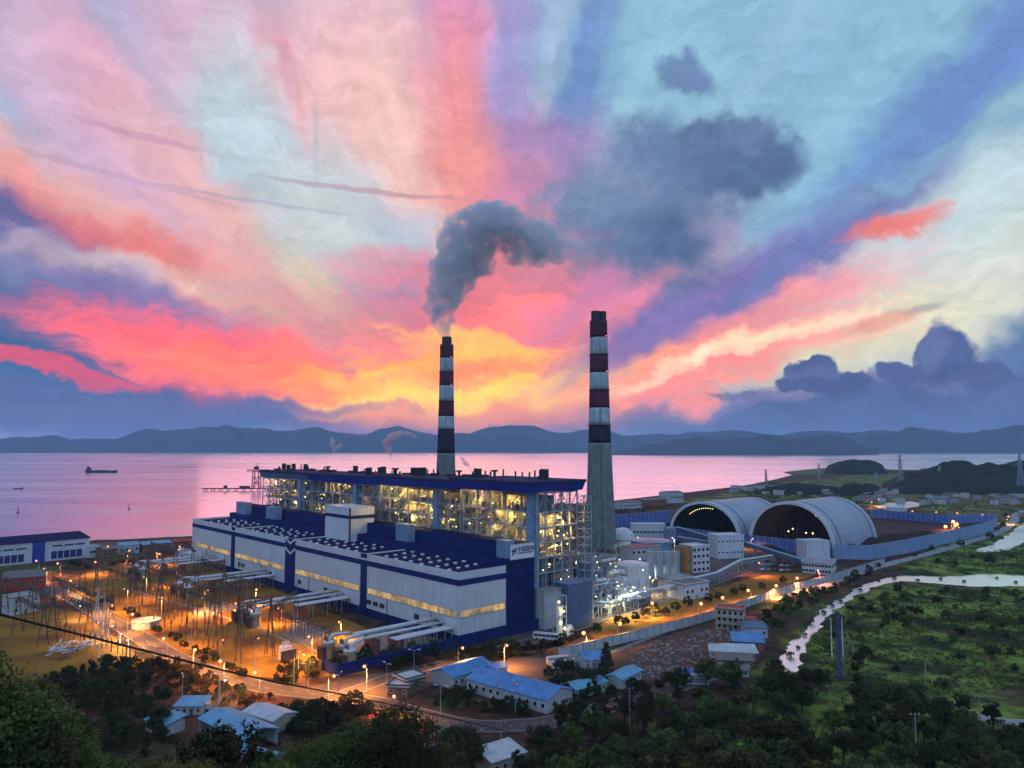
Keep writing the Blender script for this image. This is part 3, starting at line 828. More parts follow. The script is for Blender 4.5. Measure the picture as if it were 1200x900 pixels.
mb.build('roof', M_roofnavy, hall)
for k in (1, 2, 3):
    MB().box(.6, WD - 1, LEN * k / 4 - .35, LEN * k / 4 + .35, ZR + .25, ZR + 1.0).build('roof_ridge_flashing', M_white, hall)
mb = MB(); mb.box(-.18, -.003, .0, LEN, ZS0, ZS1); mb.box(-.18, WD, -.18, -.003, ZS0, ZS1)
mb.build('stripe', M_navy, hall)
pil = [s_of(429, 0), s_of(343.5, 0), s_of(277, 0)]
for k, s in enumerate(pil):
    hw = (3.0, 6.5, 3.0)[k]
    mb = MB(); mb.box(-.36, -.185, s - hw, s + hw, 0.1, ZP + .05 if k == 1 else ZS0 + 1)
    mb.build('pilaster', M_navy, hall)
    if k != 1:
        mb = MB(); mb.box(-.36, -.185, s - hw, s + hw, ZS1 + 1.2, ZP + .02); mb.build('pilaster_cap', M_navy, hall)
# white chevron over the middle pilaster
s = pil[1]
mb = MB()
for z in (ZP - 2.2, ZS0 - 2.2):
    for sg in (-1, 1):
        mb.add([(-.40, s + sg * 6.8, z + 1.9), (-.40, s, z - 1.5), (-.40, s, z - .1), (-.40, s + sg * 6.8, z + 3.3),
                (-.37, s + sg * 6.8, z + 1.9), (-.37, s, z - 1.5), (-.37, s, z - .1), (-.37, s + sg * 6.8, z + 3.3)],
               [(0, 1, 2, 3), (7, 6, 5, 4), (0, 4, 5, 1), (1, 5, 6, 2), (2, 6, 7, 3), (3, 7, 4, 0)])
mb.build('chevron', M_white, hall)
def lit_strip_mat():
    m = bpy.data.materials.new('lit_window_strip'); m.use_nodes = True
    nt = m.node_tree; N = nt.nodes; L = nt.links; b = N['Principled BSDF']
    b.inputs['Base Color'].default_value = (0.25, 0.24, 0.18, 1); b.inputs['Roughness'].default_value = 0.3
    tc = N.new('ShaderNodeTexCoord')
    n = N.new('ShaderNodeTexNoise'); n.inputs['Scale'].default_value = 0.13; n.inputs['Detail'].default_value = 4; n.inputs['Roughness'].default_value = .7
    L.new(tc.outputs['Object'], n.inputs['Vector'])
    r = N.new('ShaderNodeMapRange'); r.inputs[1].default_value = 0.36; r.inputs[2].default_value = 0.66; r.inputs[3].default_value = 0.05; r.inputs[4].default_value = .72
    L.new(n.outputs['Fac'], r.inputs[0])
    b.inputs['Emission Color'].default_value = (1.0, 0.60, 0.15, 1)
    L.new(r.outputs[0], b.inputs['Emission Strength'])
    return m
M_strip = lit_strip_mat()
edges = [0.0] + pil + [LEN]
for k in range(4):
    a, b = edges[k] + (1.0 if k == 0 else 4), edges[k + 1] - 4
    if k in (1, 2): b -= 3 if k == 1 else 0; a += 4 if k == 2 else 0
    mb = MB(); mb.box(-.12, -.003, a, b, ZW0, ZW1); w = mb.build('window_strip', M_strip, hall)
    mb = MB(); n = int((b - a) / 4.2)
    for i in range(n + 1):
        y = a + (b - a) * i / n; mb.box(-.2, -.123, y - .12, y + .12, ZW0 - .1, ZW1 + .1)
    mb.box(-.2, -.123, a, b, ZW0 - .35, ZW0 - .1); mb.box(-.2, -.123, a, b, ZW1 + .1, ZW1 + .3)
    mb.build('window_frame', M_steel, w)
mb = MB(); mb.box(1.0, WD - .4, -.12, -.003, ZW0, ZW1); w = mb.build('window_strip', M_strip, hall)
mb = MB()
mb.box(1, WD - .4, -.2, -.123, ZW0 - .35, ZW0 - .1); mb.box(1, WD - .4, -.2, -.123, ZW1 + .1, ZW1 + .3)
for i in range(8): x = 1 + (WD - 1.4) * i / 7; mb.box(x - .12, x + .12, -.2, -.123, ZW0 - .1, ZW1 + .1)
mb.build('window_frame', M_steel, w)
# small louvres under the strip
for s0, n in ((60, 3), (112, 2), (150, 1), (190, 2), (232, 2), (286, 3), (322, 2)):
    for i in range(n):
        mb = MB(); mb.box(-.15, -.003, s0 + i * 6.2, s0 + i * 6.2 + 4.4, ZB + 2.2, ZB + 4.4)
        mb.build('louvre', M_dark, hall)
for s0 in (30, 12): 
    mb = MB(); mb.box(-.15, -.003, s0, s0 + 4, ZB + 1.6, ZB + 4.2); mb.build('louvre', M_dark, hall)
for s0 in (20, 57, 83, 140, 205, 240, 300): MB().cyl((-.5, s0, 0), .18, .18, ZW0 - .4 if s0 != 83 else 6, 6).build('drain_pipe', M_dsteel, hall)
# ventilators
vent = MB(); vent.lathe((0, 0, 0), [(.75, 0), (.75, .45), (1.2, .55), (1.15, .85), (.6, 1.15), (.05, 1.2)], 14)
vme = vent.mesh('roof_vent', M_duct, True)
for k in range(4):
    y0 = LEN * k / 4 + 12
    for i in range(6):
        for j in range(4):
            if k == 3 and i == 5: continue
            v = link('roof_vent', vme, hall)
            v.location = (WD * (.16 + .22 * j) - .6 + (1.5 if i % 2 else 0), y0 + i * 11.0 + j * 1.2, ZR + .25)
mb = MB(); mb.box(WD, WD2, 0, LEN, -1, ZN)
rb = mb.build('rear_block', M_navy, hall)
mb = MB(); mb.box(WD + .3, WD + 6.9, .3, LEN - .3, ZN, ZN + .3); mb.build('rear_roof', M_roofnavy, hall)
mb = MB(); mb.box(WD + 7, WD2 - .01, 3, LEN - 3, ZN + .002, ZN + 6.2); mb.build('bunker_bay', M_navy, hall)
mb = MB(); mb.box(WD + 7.3, WD2 - .3, 3.3, LEN - 3.3, ZN + 6.2, ZN + 6.5); mb.build('bunker_roof', M_roofnavy, hall)
# pale roof houses, the striped lift house the largest
def roofhouse(pxl, pxr, pyt, w0, depth, z0, nm='roof_house', m=M_bluegray):
    s0 = max(s_of(pxr, w0), .4); s1 = max(s_of(pxl, w0), s0 + 5)
    zt = atD((pxl + pxr) / 2, pyt, SW((s0 + s1) / 2, w0).y).z
    mb = MB(); mb.box(w0, w0 + depth, s0, s1, z0, zt); mb.box(w0 - .25, w0 + depth + .25, s0 - .25, s1 + .25, zt, zt + .35)
    mb.box(w0 - .06, w0 - .003, s0 + (s1 - s0) * .35, s0 + (s1 - s0) * .65, z0 + .2, z0 + 2.6)
    return mb.build(nm, m, hall), (s0, s1, zt)
roofhouse(582, 600, 634, WD + .6, 5.0, ZN + .31)
roofhouse(465, 479, 615, WD + .6, 5.0, ZN + .31)
roofhouse(314, 325, 595, WD + .6, 5.0, ZN + .31)
roofhouse(279, 290, 589, WD + .6, 5.0, ZN + .31)
lh, (s0, s1, zt) = roofhouse(383, 412, 594, WD - 5, 17, ZR + .26, 'lift_house', M_white)
zs = ZR + (zt - ZR) * .68
mb = MB(); mb.box(WD - 5.2, WD - 5.003, s0, s1, zs, zs + 2); mb.box(WD - 5.2, WD + 12, s0 - .2, s0 - .003, zs, zs + 2); mb.build('stripe', M_navy, lh)
mb = MB(); mb.box(WD - 5.6, WD - 4.8, s0 - .4, s0 + .4, ZR, zt + .4); mb.build('corner_post', M_dark, lh)
mb = MB(); mb.tube([(1.2, y, ZR + (1.2 if i % 2 == 0 else 1.2)) for i, y in enumerate(np.linspace(2, LEN - 2, 24))], .05, 4)
for y in np.linspace(2, LEN - 2, 60): mb.bar((1.2, y, ZR + .2), (1.2, y, ZR + 1.25), .08)
mb.build('roof_railing', M_steel, hall)

# sign on the end wall of the navy block
sgn = plant('company_sign', -.6, WD + 2.6, 'white signboard with blue company lettering on top of the navy end wall', 'sign')
sw = WD2 - WD - 3.0
zb, ztp = ZN - .4, ZN + 6.6
mb = MB(); mb.box(0, sw, 0, .5, zb, ztp); bd = mb.build('board', mat('sign_white_board', (.80, .82, .84), .5, var=.06, scale=.3), sgn)
mb = MB(); mb.box(-.2, sw + .2, -.12, .62, zb - .2, zb - .002); mb.box(-.2, sw + .2, -.12, .62, ztp + .002, ztp + .2)
mb.build('frame', M_steel, sgn)
M_ink = mat('sign_navy_ink', (0.01, 0.02, 0.09), 0.6)
def text_part(body, size, loc, rot, m, parent, name='lettering', ext=.04, bold=0.0):
    cu = bpy.data.curves.new(name, 'FONT'); cu.body = body; cu.size = size; cu.extrude = ext; cu.offset = bold
    cu.align_x = 'LEFT'
    t = bpy.data.objects.new(name, cu); COL.objects.link(t)
    bpy.context.view_layer.update()
    dg = bpy.context.evaluated_depsgraph_get()
    me = bpy.data.meshes.new_from_object(t.evaluated_get(dg))
    bpy.data.objects.remove(t)
    me.materials.clear(); me.materials.append(m)
    o = link(name, me, parent); o.location = loc; o.rotation_euler = rot
    return o
k = sw / 9.6
text_part('中国国电', 1.75 * k, (2.55 * k, -.06, zb + 3.5), (math.pi / 2, 0, 0), M_ink, sgn, bold=.03)
text_part('CHINA GUODIAN', .78 * k, (2.6 * k, -.06, zb + 2.2), (math.pi / 2, 0, 0), M_ink, sgn, bold=.015)
mb = MB()
mb.box(.5 * k, .95 * k, -.08, -.003, zb + 1.9, zb + 5.0); mb.box(.95 * k, 1.5 * k, -.08, -.003, zb + 3.6, zb + 4.3)
mb.box(1.5 * k, 1.9 * k, -.08, -.003, zb + 2.4, zb + 5.3); mb.box(1.9 * k, 2.3 * k, -.08, -.003, zb + 4.6, zb + 5.3)
mb.box(1.9 * k, 2.2 * k, -.08, -.003, zb + 3.5, zb + 4.1)
mb.build('emblem', M_ink, sgn)

# ------------------------------------------------------------------ boiler houses
bulb_me = MB().ball((0, 0, 0), .42, 8, 6).mesh('lamp', M_warm, True)
bulbc_me = MB().ball((0, 0, 0), .40, 8, 6).mesh('lamp', M_cool, True)
M_frame = mat('boiler_steelwork', (0.34, 0.42, 0.48), 0.5, var=0.25, scale=0.2)
M_boiler = mat('boiler_casing', (0.12, 0.13, 0.15), 0.5, col2=(0.22, 0.20, 0.17), scale=0.2, metal=.3)
M_pipe = mat('insulated_pipe', (0.36, 0.34, 0.30), 0.4, col2=(0.22, 0.20, 0.18), scale=0.3, metal=.4)
M_grate = mat('floor_grating', (0.09, 0.10, 0.11), 0.8, var=0.3, scale=0.6)
M_canopy = mat('blue_canopy_sheet', (0.03, 0.055, 0.33), 0.8, spec=.15, var=0.3, scale=0.1, stripes=(0.5, 0.25))
M_canopyg = mat('teal_canopy_sheet', (0.06, 0.15, 0.26), 0.5, var=0.3, scale=0.1, stripes=(0.5, 0.25))
M_canopytop = mat('canopy_top', (0.035, 0.05, 0.12), 0.9, spec=.08, var=0.3, scale=0.1)
WB0 = WD2 + .6
BD = w_of(676, -2) - WB0 + 1     # depth of the frame
cuts = [-2.0, s_of(536, WB0 - 3), s_of(443, WB0 - 1.5), s_of(365.5, WB0), s_of(308, WB0)]
def ztop(px, py, s, w): return atD(px, py, SW(s, w).y).z
ZT0 = ztop(617, 567, cuts[0], WB0)
ZT1 = ztop(617, 577, cuts[0], WB0)
blabels = ['nearest boiler house, blue canopy over an open steel frame with a lit end face',
           'second boiler house from the sign end, floors glowing deep yellow behind steelwork',
           'third boiler house from the sign end, rising behind the striped lift house',
           'farthest boiler house with a teal canopy edge, beside the jetty']
shaft_px = [(621, 0), (511, 1), (417, 2), (352, 3)]
BOILER_LIGHTS = []
for k in range(4):
    s0, s1 = cuts[k], cuts[k + 1]
    Lb = s1 - s0
    ox = (-5.0, -2.5, -.5, 1.0)[k]; dz = (0, 1.2, 2.2, 2.4)[k]
    zt, zc = ZT0 - dz, ZT1 - dz
    root = plant('boiler_house', s0, WB0, blabels[k], 'boiler house', 'boiler houses behind the turbine hall')
    r2 = random.Random(40 + k)
    # canopy: curved fascia with rounded corner at the sign end
    def outline(off):
        c = 6.0
        pts = [(BD + 2 + off, -off - 1.0)]
        pts += [(ox - 2 - off + c - c * math.sin(t), -off - 1 + c - c * math.cos(t)) for t in np.linspace(0, math.pi / 2, 7)]
        pts += [(ox - 2 - off, Lb - .02)]
        pts += [(BD + 2 + off, Lb - .02)]
        return pts
    mb = MB(); po, pi_ = outline(1.2), outline(0)
    n = len(po)
    v = [(p[0], p[1], zt) for p in po] + [(p[0], p[1], zc) for p in pi_]
    mb.add(v, [(i, (i + 1) % n, n + (i + 1) % n, n + i) for i in range(n)] + [tuple(range(n, 2 * n))])
    mb.build('canopy', M_canopyg if k == 3 else M_canopy, root)
    mb = MB(); mb.prism(outline(1.6), zt + .02, zt + 1.3); mb.build('canopy_roof', M_canopytop, root)
    for i in range(int(Lb / 4)):
        x, y = r2.uniform(2, BD - 2), r2.uniform(3, Lb - 2)
        t = r2.random()
        if t < .45: MB().cyl((x, y, zt + 1.3), .5, .5, r2.uniform(2, 4.5), 6).build('roof_vent', M_dark, root)
        elif t < .6:
            for q in range(4): MB().cyl((x, y + q * 1.7, zt + 1.3), .6, .6, 5.0, 6).build('exhaust_silencer', M_dark, root)
        elif t < .7:
            MB().lathe((x, y, zt + 1.3), [(.7, 0), (.7, 3.4), (1.7, 3.5), (1.9, 4.5)], 8).build('roof_vent', M_dark, root)
        else: MB().box(x - 2, x + 2, y - 2.5, y + 2.5, zt + 1.3, zt + r2.uniform(2.2, 3.4)).build('roof_hatch', M_dark, root)
    # steel skeleton
    levels = [z for z in (9, 18, 26, 33.5, 41, 48.5, 56) if z < zc - 4] + [zc - .6]
    fr = MB()
    ys = np.linspace(1.0, Lb - 1.5, max(4, int(round(Lb / 9.5))))
    xs = np.linspace(0.5, BD, 6)
    t = .62
    for y in ys:
        fr.bar((0.5, y, 0), (0.5, y, zc), t)
        fr.bar((BD, y, 0), (BD, y, zc), t)
    for x in xs[1:-1]:
        fr.bar((x, 1, 0), (x, 1, zc), t); fr.bar((x, Lb - 1.5, 0), (x, Lb - 1.5, zc), t)
    for z in levels:
        fr.bar((0.5, 1, z), (0.5, Lb - 1.5, z), t * .8, .7); fr.bar((BD, 1, z), (BD, Lb - 1.5, z), t * .8, .7)
        fr.bar((0.5, 1, z), (BD, 1, z), t * .8, .7); fr.bar((0.5, Lb - 1.5, z), (BD, Lb - 1.5, z), t * .8, .7)
        fr.bar((0.5, 1, z + 1.1), (0.5, Lb - 1.5, z + 1.1), .14); fr.bar((0.5, 1, z + 1.1), (BD, 1, z + 1.1), .14)
    zl = [0] + levels
    for i in range(len(ys) - 1):
        for j in range(len(zl) - 1):
            q = r2.random()
            if q < .8:
                a, b = ((ys[i], ys[i + 1]) if q < .4 else (ys[i + 1], ys[i]))
                fr.bar((0.5, a, zl[j]), (0.5, b, zl[j + 1]), t * .6)
                if q < .25: fr.bar((0.5, b, zl[j]), (0.5, a, zl[j + 1]), t * .6)
    for i in range(len(xs) - 1):
        for j in range(len(zl) - 1):
            q = r2.random()
            if j >= len(zl) - 2 or q < .25 or (j < 1):
                a, b = (xs[i], xs[i + 1]) if (i + j) % 2 else (xs[i + 1], xs[i])
                fr.bar((a, 1, zl[j]), (b, 1, zl[j + 1]), t * .6)
    fr.build('steel_frame', M_frame, root)
    f2 = MB(); y2 = np.linspace(1.5, Lb - 2, max(6, int(Lb / 4.5)))
    zz2 = np.arange(20, zc - 2, 3.6)
    for y in y2: f2.bar((4.6, y, 8), (4.6, y, zc - .5), .26)
    for z in zz2: f2.bar((4.6, 1.5, z), (4.6, Lb - 2, z), .2)
    for i in range(len(y2) - 1):
        for z in zz2[:-1]:
            q = r2.random()
            if q < .42: f2.bar((4.6, y2[i], z if q < .2 else z + 3.6), (4.6, y2[i + 1], z + 3.6 if q < .2 else z), .2)
    x2 = np.linspace(4.6, BD - 2, 9)
    for x in x2: f2.bar((x, 3.6, 0), (x, 3.6, zc - .5), .26)
    for z in np.arange(4, zc - 2, 3.6): f2.bar((4.6, 3.6, z), (BD - 2, 3.6, z), .2)
    f2.build('inner_lattice', M_frame, root)
    fl = MB()
    for z in levels[:-1]:
        fl.box(1.2, BD - .8, 1.8, Lb - 2.2, z - .35, z - .05)
    fl.build('floor_gratings', M_grate, root)
    # furnace and drums
    fu = MB(); fu.box(11, BD - 8, 10, Lb - 10, 6, zc - 3)
    for z in np.arange(10, zc - 6, 3.0):
        fu.box(10.7, BD - 7.7, 9.7, Lb - 9.7, z, z + .5)
    fu.build('furnace', M_boiler, root)
    for i in range(3):
        y = 16 + i * (Lb - 32) / 2
        MB().cyl((6.5, y, 2), 2.6, 2.6, 30, 12).build('coal_hopper', M_boiler, root)
    for i in range(46):
        z = r2.choice(levels[:-1]) + r2.uniform(1.2, 6.5); y = r2.uniform(3, Lb - 4); x = r2.uniform(2, 9); rr_ = r2.uniform(.18, .55)
        if r2.random() < .5: MB().tube([(x, y, z), (x, min(y + r2.uniform(5, 22), Lb - 2.5), z)], rr_, 6).build('pipe', M_pipe, root)
        else: MB().tube([(x, y, z - r2.uniform(4, 12)), (x, y, min(z + r2.uniform(2, 8), zc - 1))], rr_, 6).build('pipe', M_pipe, root)
    for i in range(26):
        z = r2.choice(levels[:-1]) + r2.uniform(1.2, 6.5); x = r2.uniform(3, BD - 6); y = r2.uniform(2.5, 8); rr_ = r2.uniform(.18, .6)
        if r2.random() < .5: MB().tube([(x, y, z), (min(x + r2.uniform(4, 14), BD - 1), y, z)], rr_, 6).build('pipe', M_pipe, root)
        else: MB().tube([(x, y, z - r2.uniform(4, 10)), (x, y, min(z + r2.uniform(2, 8), zc - 1))], rr_, 6).build('pipe', M_pipe, root)
    for i in range(30):
        z = r2.choice(levels[:-1]); y = r2.uniform(4, Lb - 8); x = r2.uniform(2, 8)
        MB().box(x, x + r2.uniform(1, 3), y, y + r2.uniform(1.5, 4), z, z + r2.uniform(1.5, 4)).build('machine_casing', M_pipe, root)
    # clad stair shaft
    sc = s_of(shaft_px[k][0], WB0 - .5) - s0
    sc = max(sc, 1.6)
    mb = MB(); mb.box(-.9, 4.2, sc - 2.0, sc + 2.4, 0, zc + .4); 
    mb.build('stair_shaft', M_bluegray, root)
    # lamps
    nl = (62, 76, 44, 36)[k]
    for i in range(nl):
        li = r2.choice(range(2, len(levels) - 1)); z = levels[li] + r2.choice((2.6, 5.4, 6.2))
        z = min(z, zc - 1.2)
        if k == 0 and i >= 15:
            p = (r2.uniform(4, BD - 6), r2.uniform(1.2, 6), levels[r2.choice((3, 4, 4, 5, 5, 6, 6)) if len(levels) > 6 else 3] + r2.uniform(2, 6))
            if i > 30: p = (r2.uniform(4, BD), 1.4, r2.uniform(6, 34))
        else:
            p = (r2.uniform(.9, 6), r2.uniform(3, Lb - 4), z)
        l = link('lamp', bulb_me if r2.random() < .85 else bulbc_me, root); l.location = p
        s_ = r2.uniform(.5, 1.1); l.scale = (s_, s_, s_)
    npt = (7, 7, 5, 4)[k]
    for i in range(npt):
        z = levels[(3, 4, 5, 6, 4, 5, 6)[i] if len(levels) > 7 else min(3 + i % 3, len(levels) - 2)] + 4.5
        point('lamp_light', (r2.uniform(2.5, 8), 6 + (Lb - 12) * (i + .5) / npt, min(z, zc - 2)), 11000 if k == 1 else 5000, (1.0, .60, .13), root, .5)
    if k == 0:
        for i in range(5):
            point('lamp_light', (6 + i * (BD - 10) / 4, 4, (46, 52, 38, 50, 44)[i]), 5500, (1.0, .62, .15), root, .5)

# lattice lift tower and ducts at the open end
tow = plant('lattice_stair_tower', -3, WB0 + BD - 3, 'pale open lattice stair tower at the chimney end of the nearest boiler house', 'tower')
mb = MB()
for x in (0, 5.5):
    for y in (-5.5, -.5): mb.bar((x, y, 0), (x, y, ZT1 - 3), .45)
nlv = 15
for i in range(nlv):
    z0, z1 = (ZT1 - 3) * i / nlv, (ZT1 - 3) * (i + 1) / nlv
    for (x0, y0, x1, y1) in ((0, -5.5, 5.5, -5.5), (5.5, -5.5, 5.5, -.5), (0, -.5, 5.5, -.5), (0, -5.5, 0, -.5)):
        mb.bar((x0, y0, z1), (x1, y1, z1), .3)
        mb.bar((x0, y0, z0) if i % 2 else (x1, y1, z0), (x1, y1, z1) if i % 2 else (x0, y0, z1), .25)
mb.build('steel_frame', M_frame, tow)
mb = MB()
for i in range(1, nlv): mb.box(.3, 5.2, -5.2, -.8, (ZT1 - 3) * i / nlv - .1, (ZT1 - 3) * i / nlv)
mb.build('landing', M_bluegray, tow)

# lower annex under the open end
anx = plant('coal_bunker_annex', -1.2, WD2 + .8, 'pale grey low annex wall under the open lattice end', 'annex')
zx = atD(640, 690, SW(-2, WD2 + 8).y).z
mb = MB(); mb.box(0, w_of(655, -6) - WD2, -5, .8, -.5, zx); mb.build('wall', M_pale, anx)
mb = MB(); mb.box(-.3, w_of(655, -6) - WD2 + .3, -5.3, 1, zx, zx + .5); mb.build('roof', M_conc, anx)
anx2 = plant('blue_annex', -1.5, w_of(657, -6), 'dull blue windowless block beside the pale annex at the foot of the lattice tower', 'annex')
x1 = w_of(689, -9) - w_of(657, -6)
zx = atD(672, 679, SW(-2, WD2 + 26).y).z
mb = MB(); mb.box(0, x1, -9, .8, -.5, zx); mb.build('wall', mat('dull_blue_cladding', (0.10, 0.17, 0.32), .6, var=.3, scale=.2, stripes=(.5, .2)), anx2)
mb = MB(); mb.box(-.3, x1 + .3, -9.3, 1, zx, zx + .5); mb.build('roof', M_bluegray, anx2)

# small lit works tower at its foot
wt = empty('lit_work_frame', at(656, 746), .4, 'small open frame hung with yellow work lamps at the foot of the pale annex', 'work frame')
mb = MB()
for x in (-2.5, 2.5):
    for y in (-2, 2): mb.bar((x, y, -.5), (x, y, 19), .4)
for z in (5, 9.5, 14, 19):
    for x in (-2.5, 2.5): mb.bar((x, -2, z), (x, 2, z), .3)
    for y in (-2, 2): mb.bar((-2.5, y, z), (2.5, y, z), .3)
    mb.box(-2.4, 2.4, -1.9, 1.9, z - .1, z)
mb.build('steel_frame', M_frame, wt)
mb = MB(); mb.cyl((0, 0, -.5), 1.4, 1.4, 15, 12); mb.lathe((4.5, -1, 0), [(2.2, 0), (2.2, 4), (1, 5.4), (.05, 5.6)], 14); mb.build('vessel', M_duct, wt)
for p in ((-1.5, -2.3, 16.5), (1, -2.3, 12), (-.5, -2.3, 7), (1.5, -2.4, 4)):
    l = link('lamp', bulb_me, wt); l.location = p; l.scale = (1.4,) * 3
point('lamp_light', (0, -4.5, 13), 600, (1, .85, .35), wt); point('lamp_light', (0, -5.5, 5), 400, (1, .85, .35), wt)

# ------------------------------------------------------------------ chimneys
def chimney(px_base, py_base, pxc, py_body, ends, rbase_px, rtop_px, label, tops):
    b = at(px_base, py_base)
    D = b.y
    zz = lambda py: atD(pxc, py, D).z
    H = zz(py_body)
    rb, rt = rbase_px / F * D / 2 * 1.0, rtop_px / F * D / 2
    root = empty('chimney', b, 0, label, 'chimney', 'striped power station chimneys')
    rad = lambda z: rt + (rb - rt) * (1 - z / H) ** 1.55
    zs = [zz(py) for py in ends] + [0]
    mb = MB(); prof = [(rad(z), z) for z in np.linspace(0, zs[-2], 24)]
    mb.lathe((0, 0, 0), prof, 40); mb.build('shaft', M_shaft, root, True)
    for i in range(len(ends) - 1):
        z1, z0 = zs[i], zs[i + 1]
        mb = MB(); mb.lathe((0, 0, 0), [(rad(z), z) for z in np.linspace(z0 + .01, z1 - .01, 5)], 40)
        mb.build('red_band' if i % 2 == 0 else 'white_band', (M_red if i < 6 else M_chnavy) if i % 2 == 0 else M_chwhite, root, True)
        mb = MB(); mb.lathe((0, 0, 0), [(rad(z0) + .05, z0 - .25), (rad(z0) + .9, z0 - .2), (rad(z0) + .9, z0 + .1), (rad(z0) + .05, z0 + .12)], 40)
        if i % 2: mb.build('platform', M_dsteel, root)
    for (dx, dy, r) in tops[1]:
        mb = MB(); mb.cyl((dx * rt, dy * rt, H - 1), r * rt, r * rt, zz(tops[0]) - H + 1, 24); mb.build('flue', M_dark, root)
    mb = MB()
    for z in np.arange(4, H - 2, 2.2):
        r = rad(z); mb.box(-.4, .4, -r - .5, -r + .1, z, z + .12)
    r0 = rad(4)
    mb.bar((-.45, -rad(4) - .5, 4), (-.45, -rad(H * .4) - .5, H * .4), .12); mb.bar((.45, -rad(4) - .5, 4), (.45, -rad(H * .4) - .5, H * .4), .12)
    mb.bar((-.45, -rad(H * .4) - .5, H * .4), (-.45, -rad(H) - .5, H), .12); mb.bar((.45, -rad(H * .4) - .5, H * .4), (.45, -rad(H) - .5, H), .12)
    mb.build('ladder', M_dsteel, root)
    for z in (zs[1], zs[3]):
        l = link('warning_lamp', MB().ball((0, 0, 0), .5).mesh('warning_lamp', M_redlamp), root); l.location = (rad(z) * .75, -rad(z) * .75, z + 1)
    return root, zz(tops[0]), D
ch_r, zr_top, D_r = chimney(704, 645, 697, 376, [376, 396, 416, 437, 457, 478, 498, 519], 37, 20.5, 'right hand chimney with red and white bands, no smoke, between boilers and silos', (365, [(-.34, -.1, .52), (.5, .1, .42)]))
# the left chimney stands on the same line of stacks
DL = D_r * (645 - HOR) / 1.0 / ((645 - HOR)) * 1.215
hb = CAMZ / DL * F
ch_l, zl_top, D_l = chimney(522, HOR + hb * 1.002, 522, 404, [404, 420, 436, 452, 470, 488, 503, 531], 27, 16, 'left hand chimney with red and white bands, pouring out grey smoke', (395, [(0, 0, .72)]))

# ------------------------------------------------------------------ smoke and steam
def plume(name, pts, D, label, dens, col, seed, amp=1.0, vox=2.2, emit=0.0, spread=.5):
    r3 = random.Random(seed)
    mb = MB()
    base = atD(pts[0][0], pts[0][1], D)
    ext = []
    for i, (x, y, r) in enumerate(pts):
        if amp > .3 and i > 5: r *= 1.12
        ext.append((x, y, r))
        if r > 9 and amp > .3:
            for q in range(5):
                t = r3.uniform(0, 6.28); rr_ = r * r3.uniform(.32, .58)
                ext.append((x + math.cos(t) * r * .72, y + math.sin(t) * r * .72, rr_))
    for i in range(len(pts) - 1):
        (x0, y0, r0), (x1, y1, r1) = pts[i], pts[i + 1]
        ext.append(((x0 + x1) / 2, (y0 + y1) / 2, (r0 + r1) / 2))
    for (x, y, r) in ext:
        p = atD(x, y, D) - base
        rad_ = r / F * D
        p.y += r3.uniform(-spread, spread) * rad_
        t = MB(); t.ball((0, 0, 0), rad_, 14, 10)
        mb.add([(a + p.x, b + p.y, c + p.z) for a, b, c in t.v], t.f)
    m = bpy.data.materials.new(name + '_volume'); m.use_nodes = True
    nt = m.node_tree; N = nt.nodes; L = nt.links; N.remove(N['Principled BSDF'])
    v = N.new('ShaderNodeVolumePrincipled'); v.inputs['Color'].default_value = (*col, 1); v.inputs['Anisotropy'].default_value = 0.1
    tc = N.new('ShaderNodeTexCoord'); n = N.new('ShaderNodeTexNoise'); n.inputs['Scale'].default_value = .075 if amp > .3 else .2; n.inputs['Detail'].default_value = 5; n.inputs['Roughness'].default_value = .6
    L.new(tc.outputs['Object'], n.inputs['Vector'])
    r = N.new('ShaderNodeMapRange'); r.interpolation_type = 'SMOOTHSTEP'; r.inputs[1].default_value = .37; r.inputs[2].default_value = .60; r.inputs[3].default_value = dens * (.02 if amp > .3 else .1); r.inputs[4].default_value = dens
    L.new(n.outputs['Fac'], r.inputs[0])
    sx = N.new('ShaderNodeSeparateXYZ'); L.new(tc.outputs['Object'], sx.inputs[0])
    fd = N.new('ShaderNodeMapRange'); fd.inputs[1].default_value = 95 if amp > .3 else 900; fd.inputs[2].default_value = 165 if amp > .3 else 1000; fd.inputs[3].default_value = 1; fd.inputs[4].default_value = .18; L.new(sx.outputs[0], fd.inputs[0])
    ml = N.new('ShaderNodeMath'); ml.operation = 'MULTIPLY'; L.new(r.outputs[0], ml.inputs[0]); L.new(fd.outputs[0], ml.inputs[1]); L.new(ml.outputs[0], v.inputs['Density'])
    L.new(v.outputs[0], N['Material Output'].inputs['Volume'])
    o = mb.build(name, m); o.location = base
    rm = o.modifiers.new('remesh', 'REMESH'); rm.mode = 'VOXEL'; rm.voxel_size = vox
    for sz, st in ((11 * amp, 11 * amp), (5 * amp, 5 * amp)):
        tx = bpy.data.textures.new('billow', 'CLOUDS'); tx.noise_scale = sz; tx.noise_depth = 2; tx.noise_basis = 'ORIGINAL_PERLIN'
        dm = o.modifiers.new('billow', 'DISPLACE'); dm.texture = tx; dm.strength = st; dm.mid_level = .45; dm.texture_coords = 'LOCAL'
    return tag(o, label, 'smoke plume' if 'smoke' in name else 'steam')
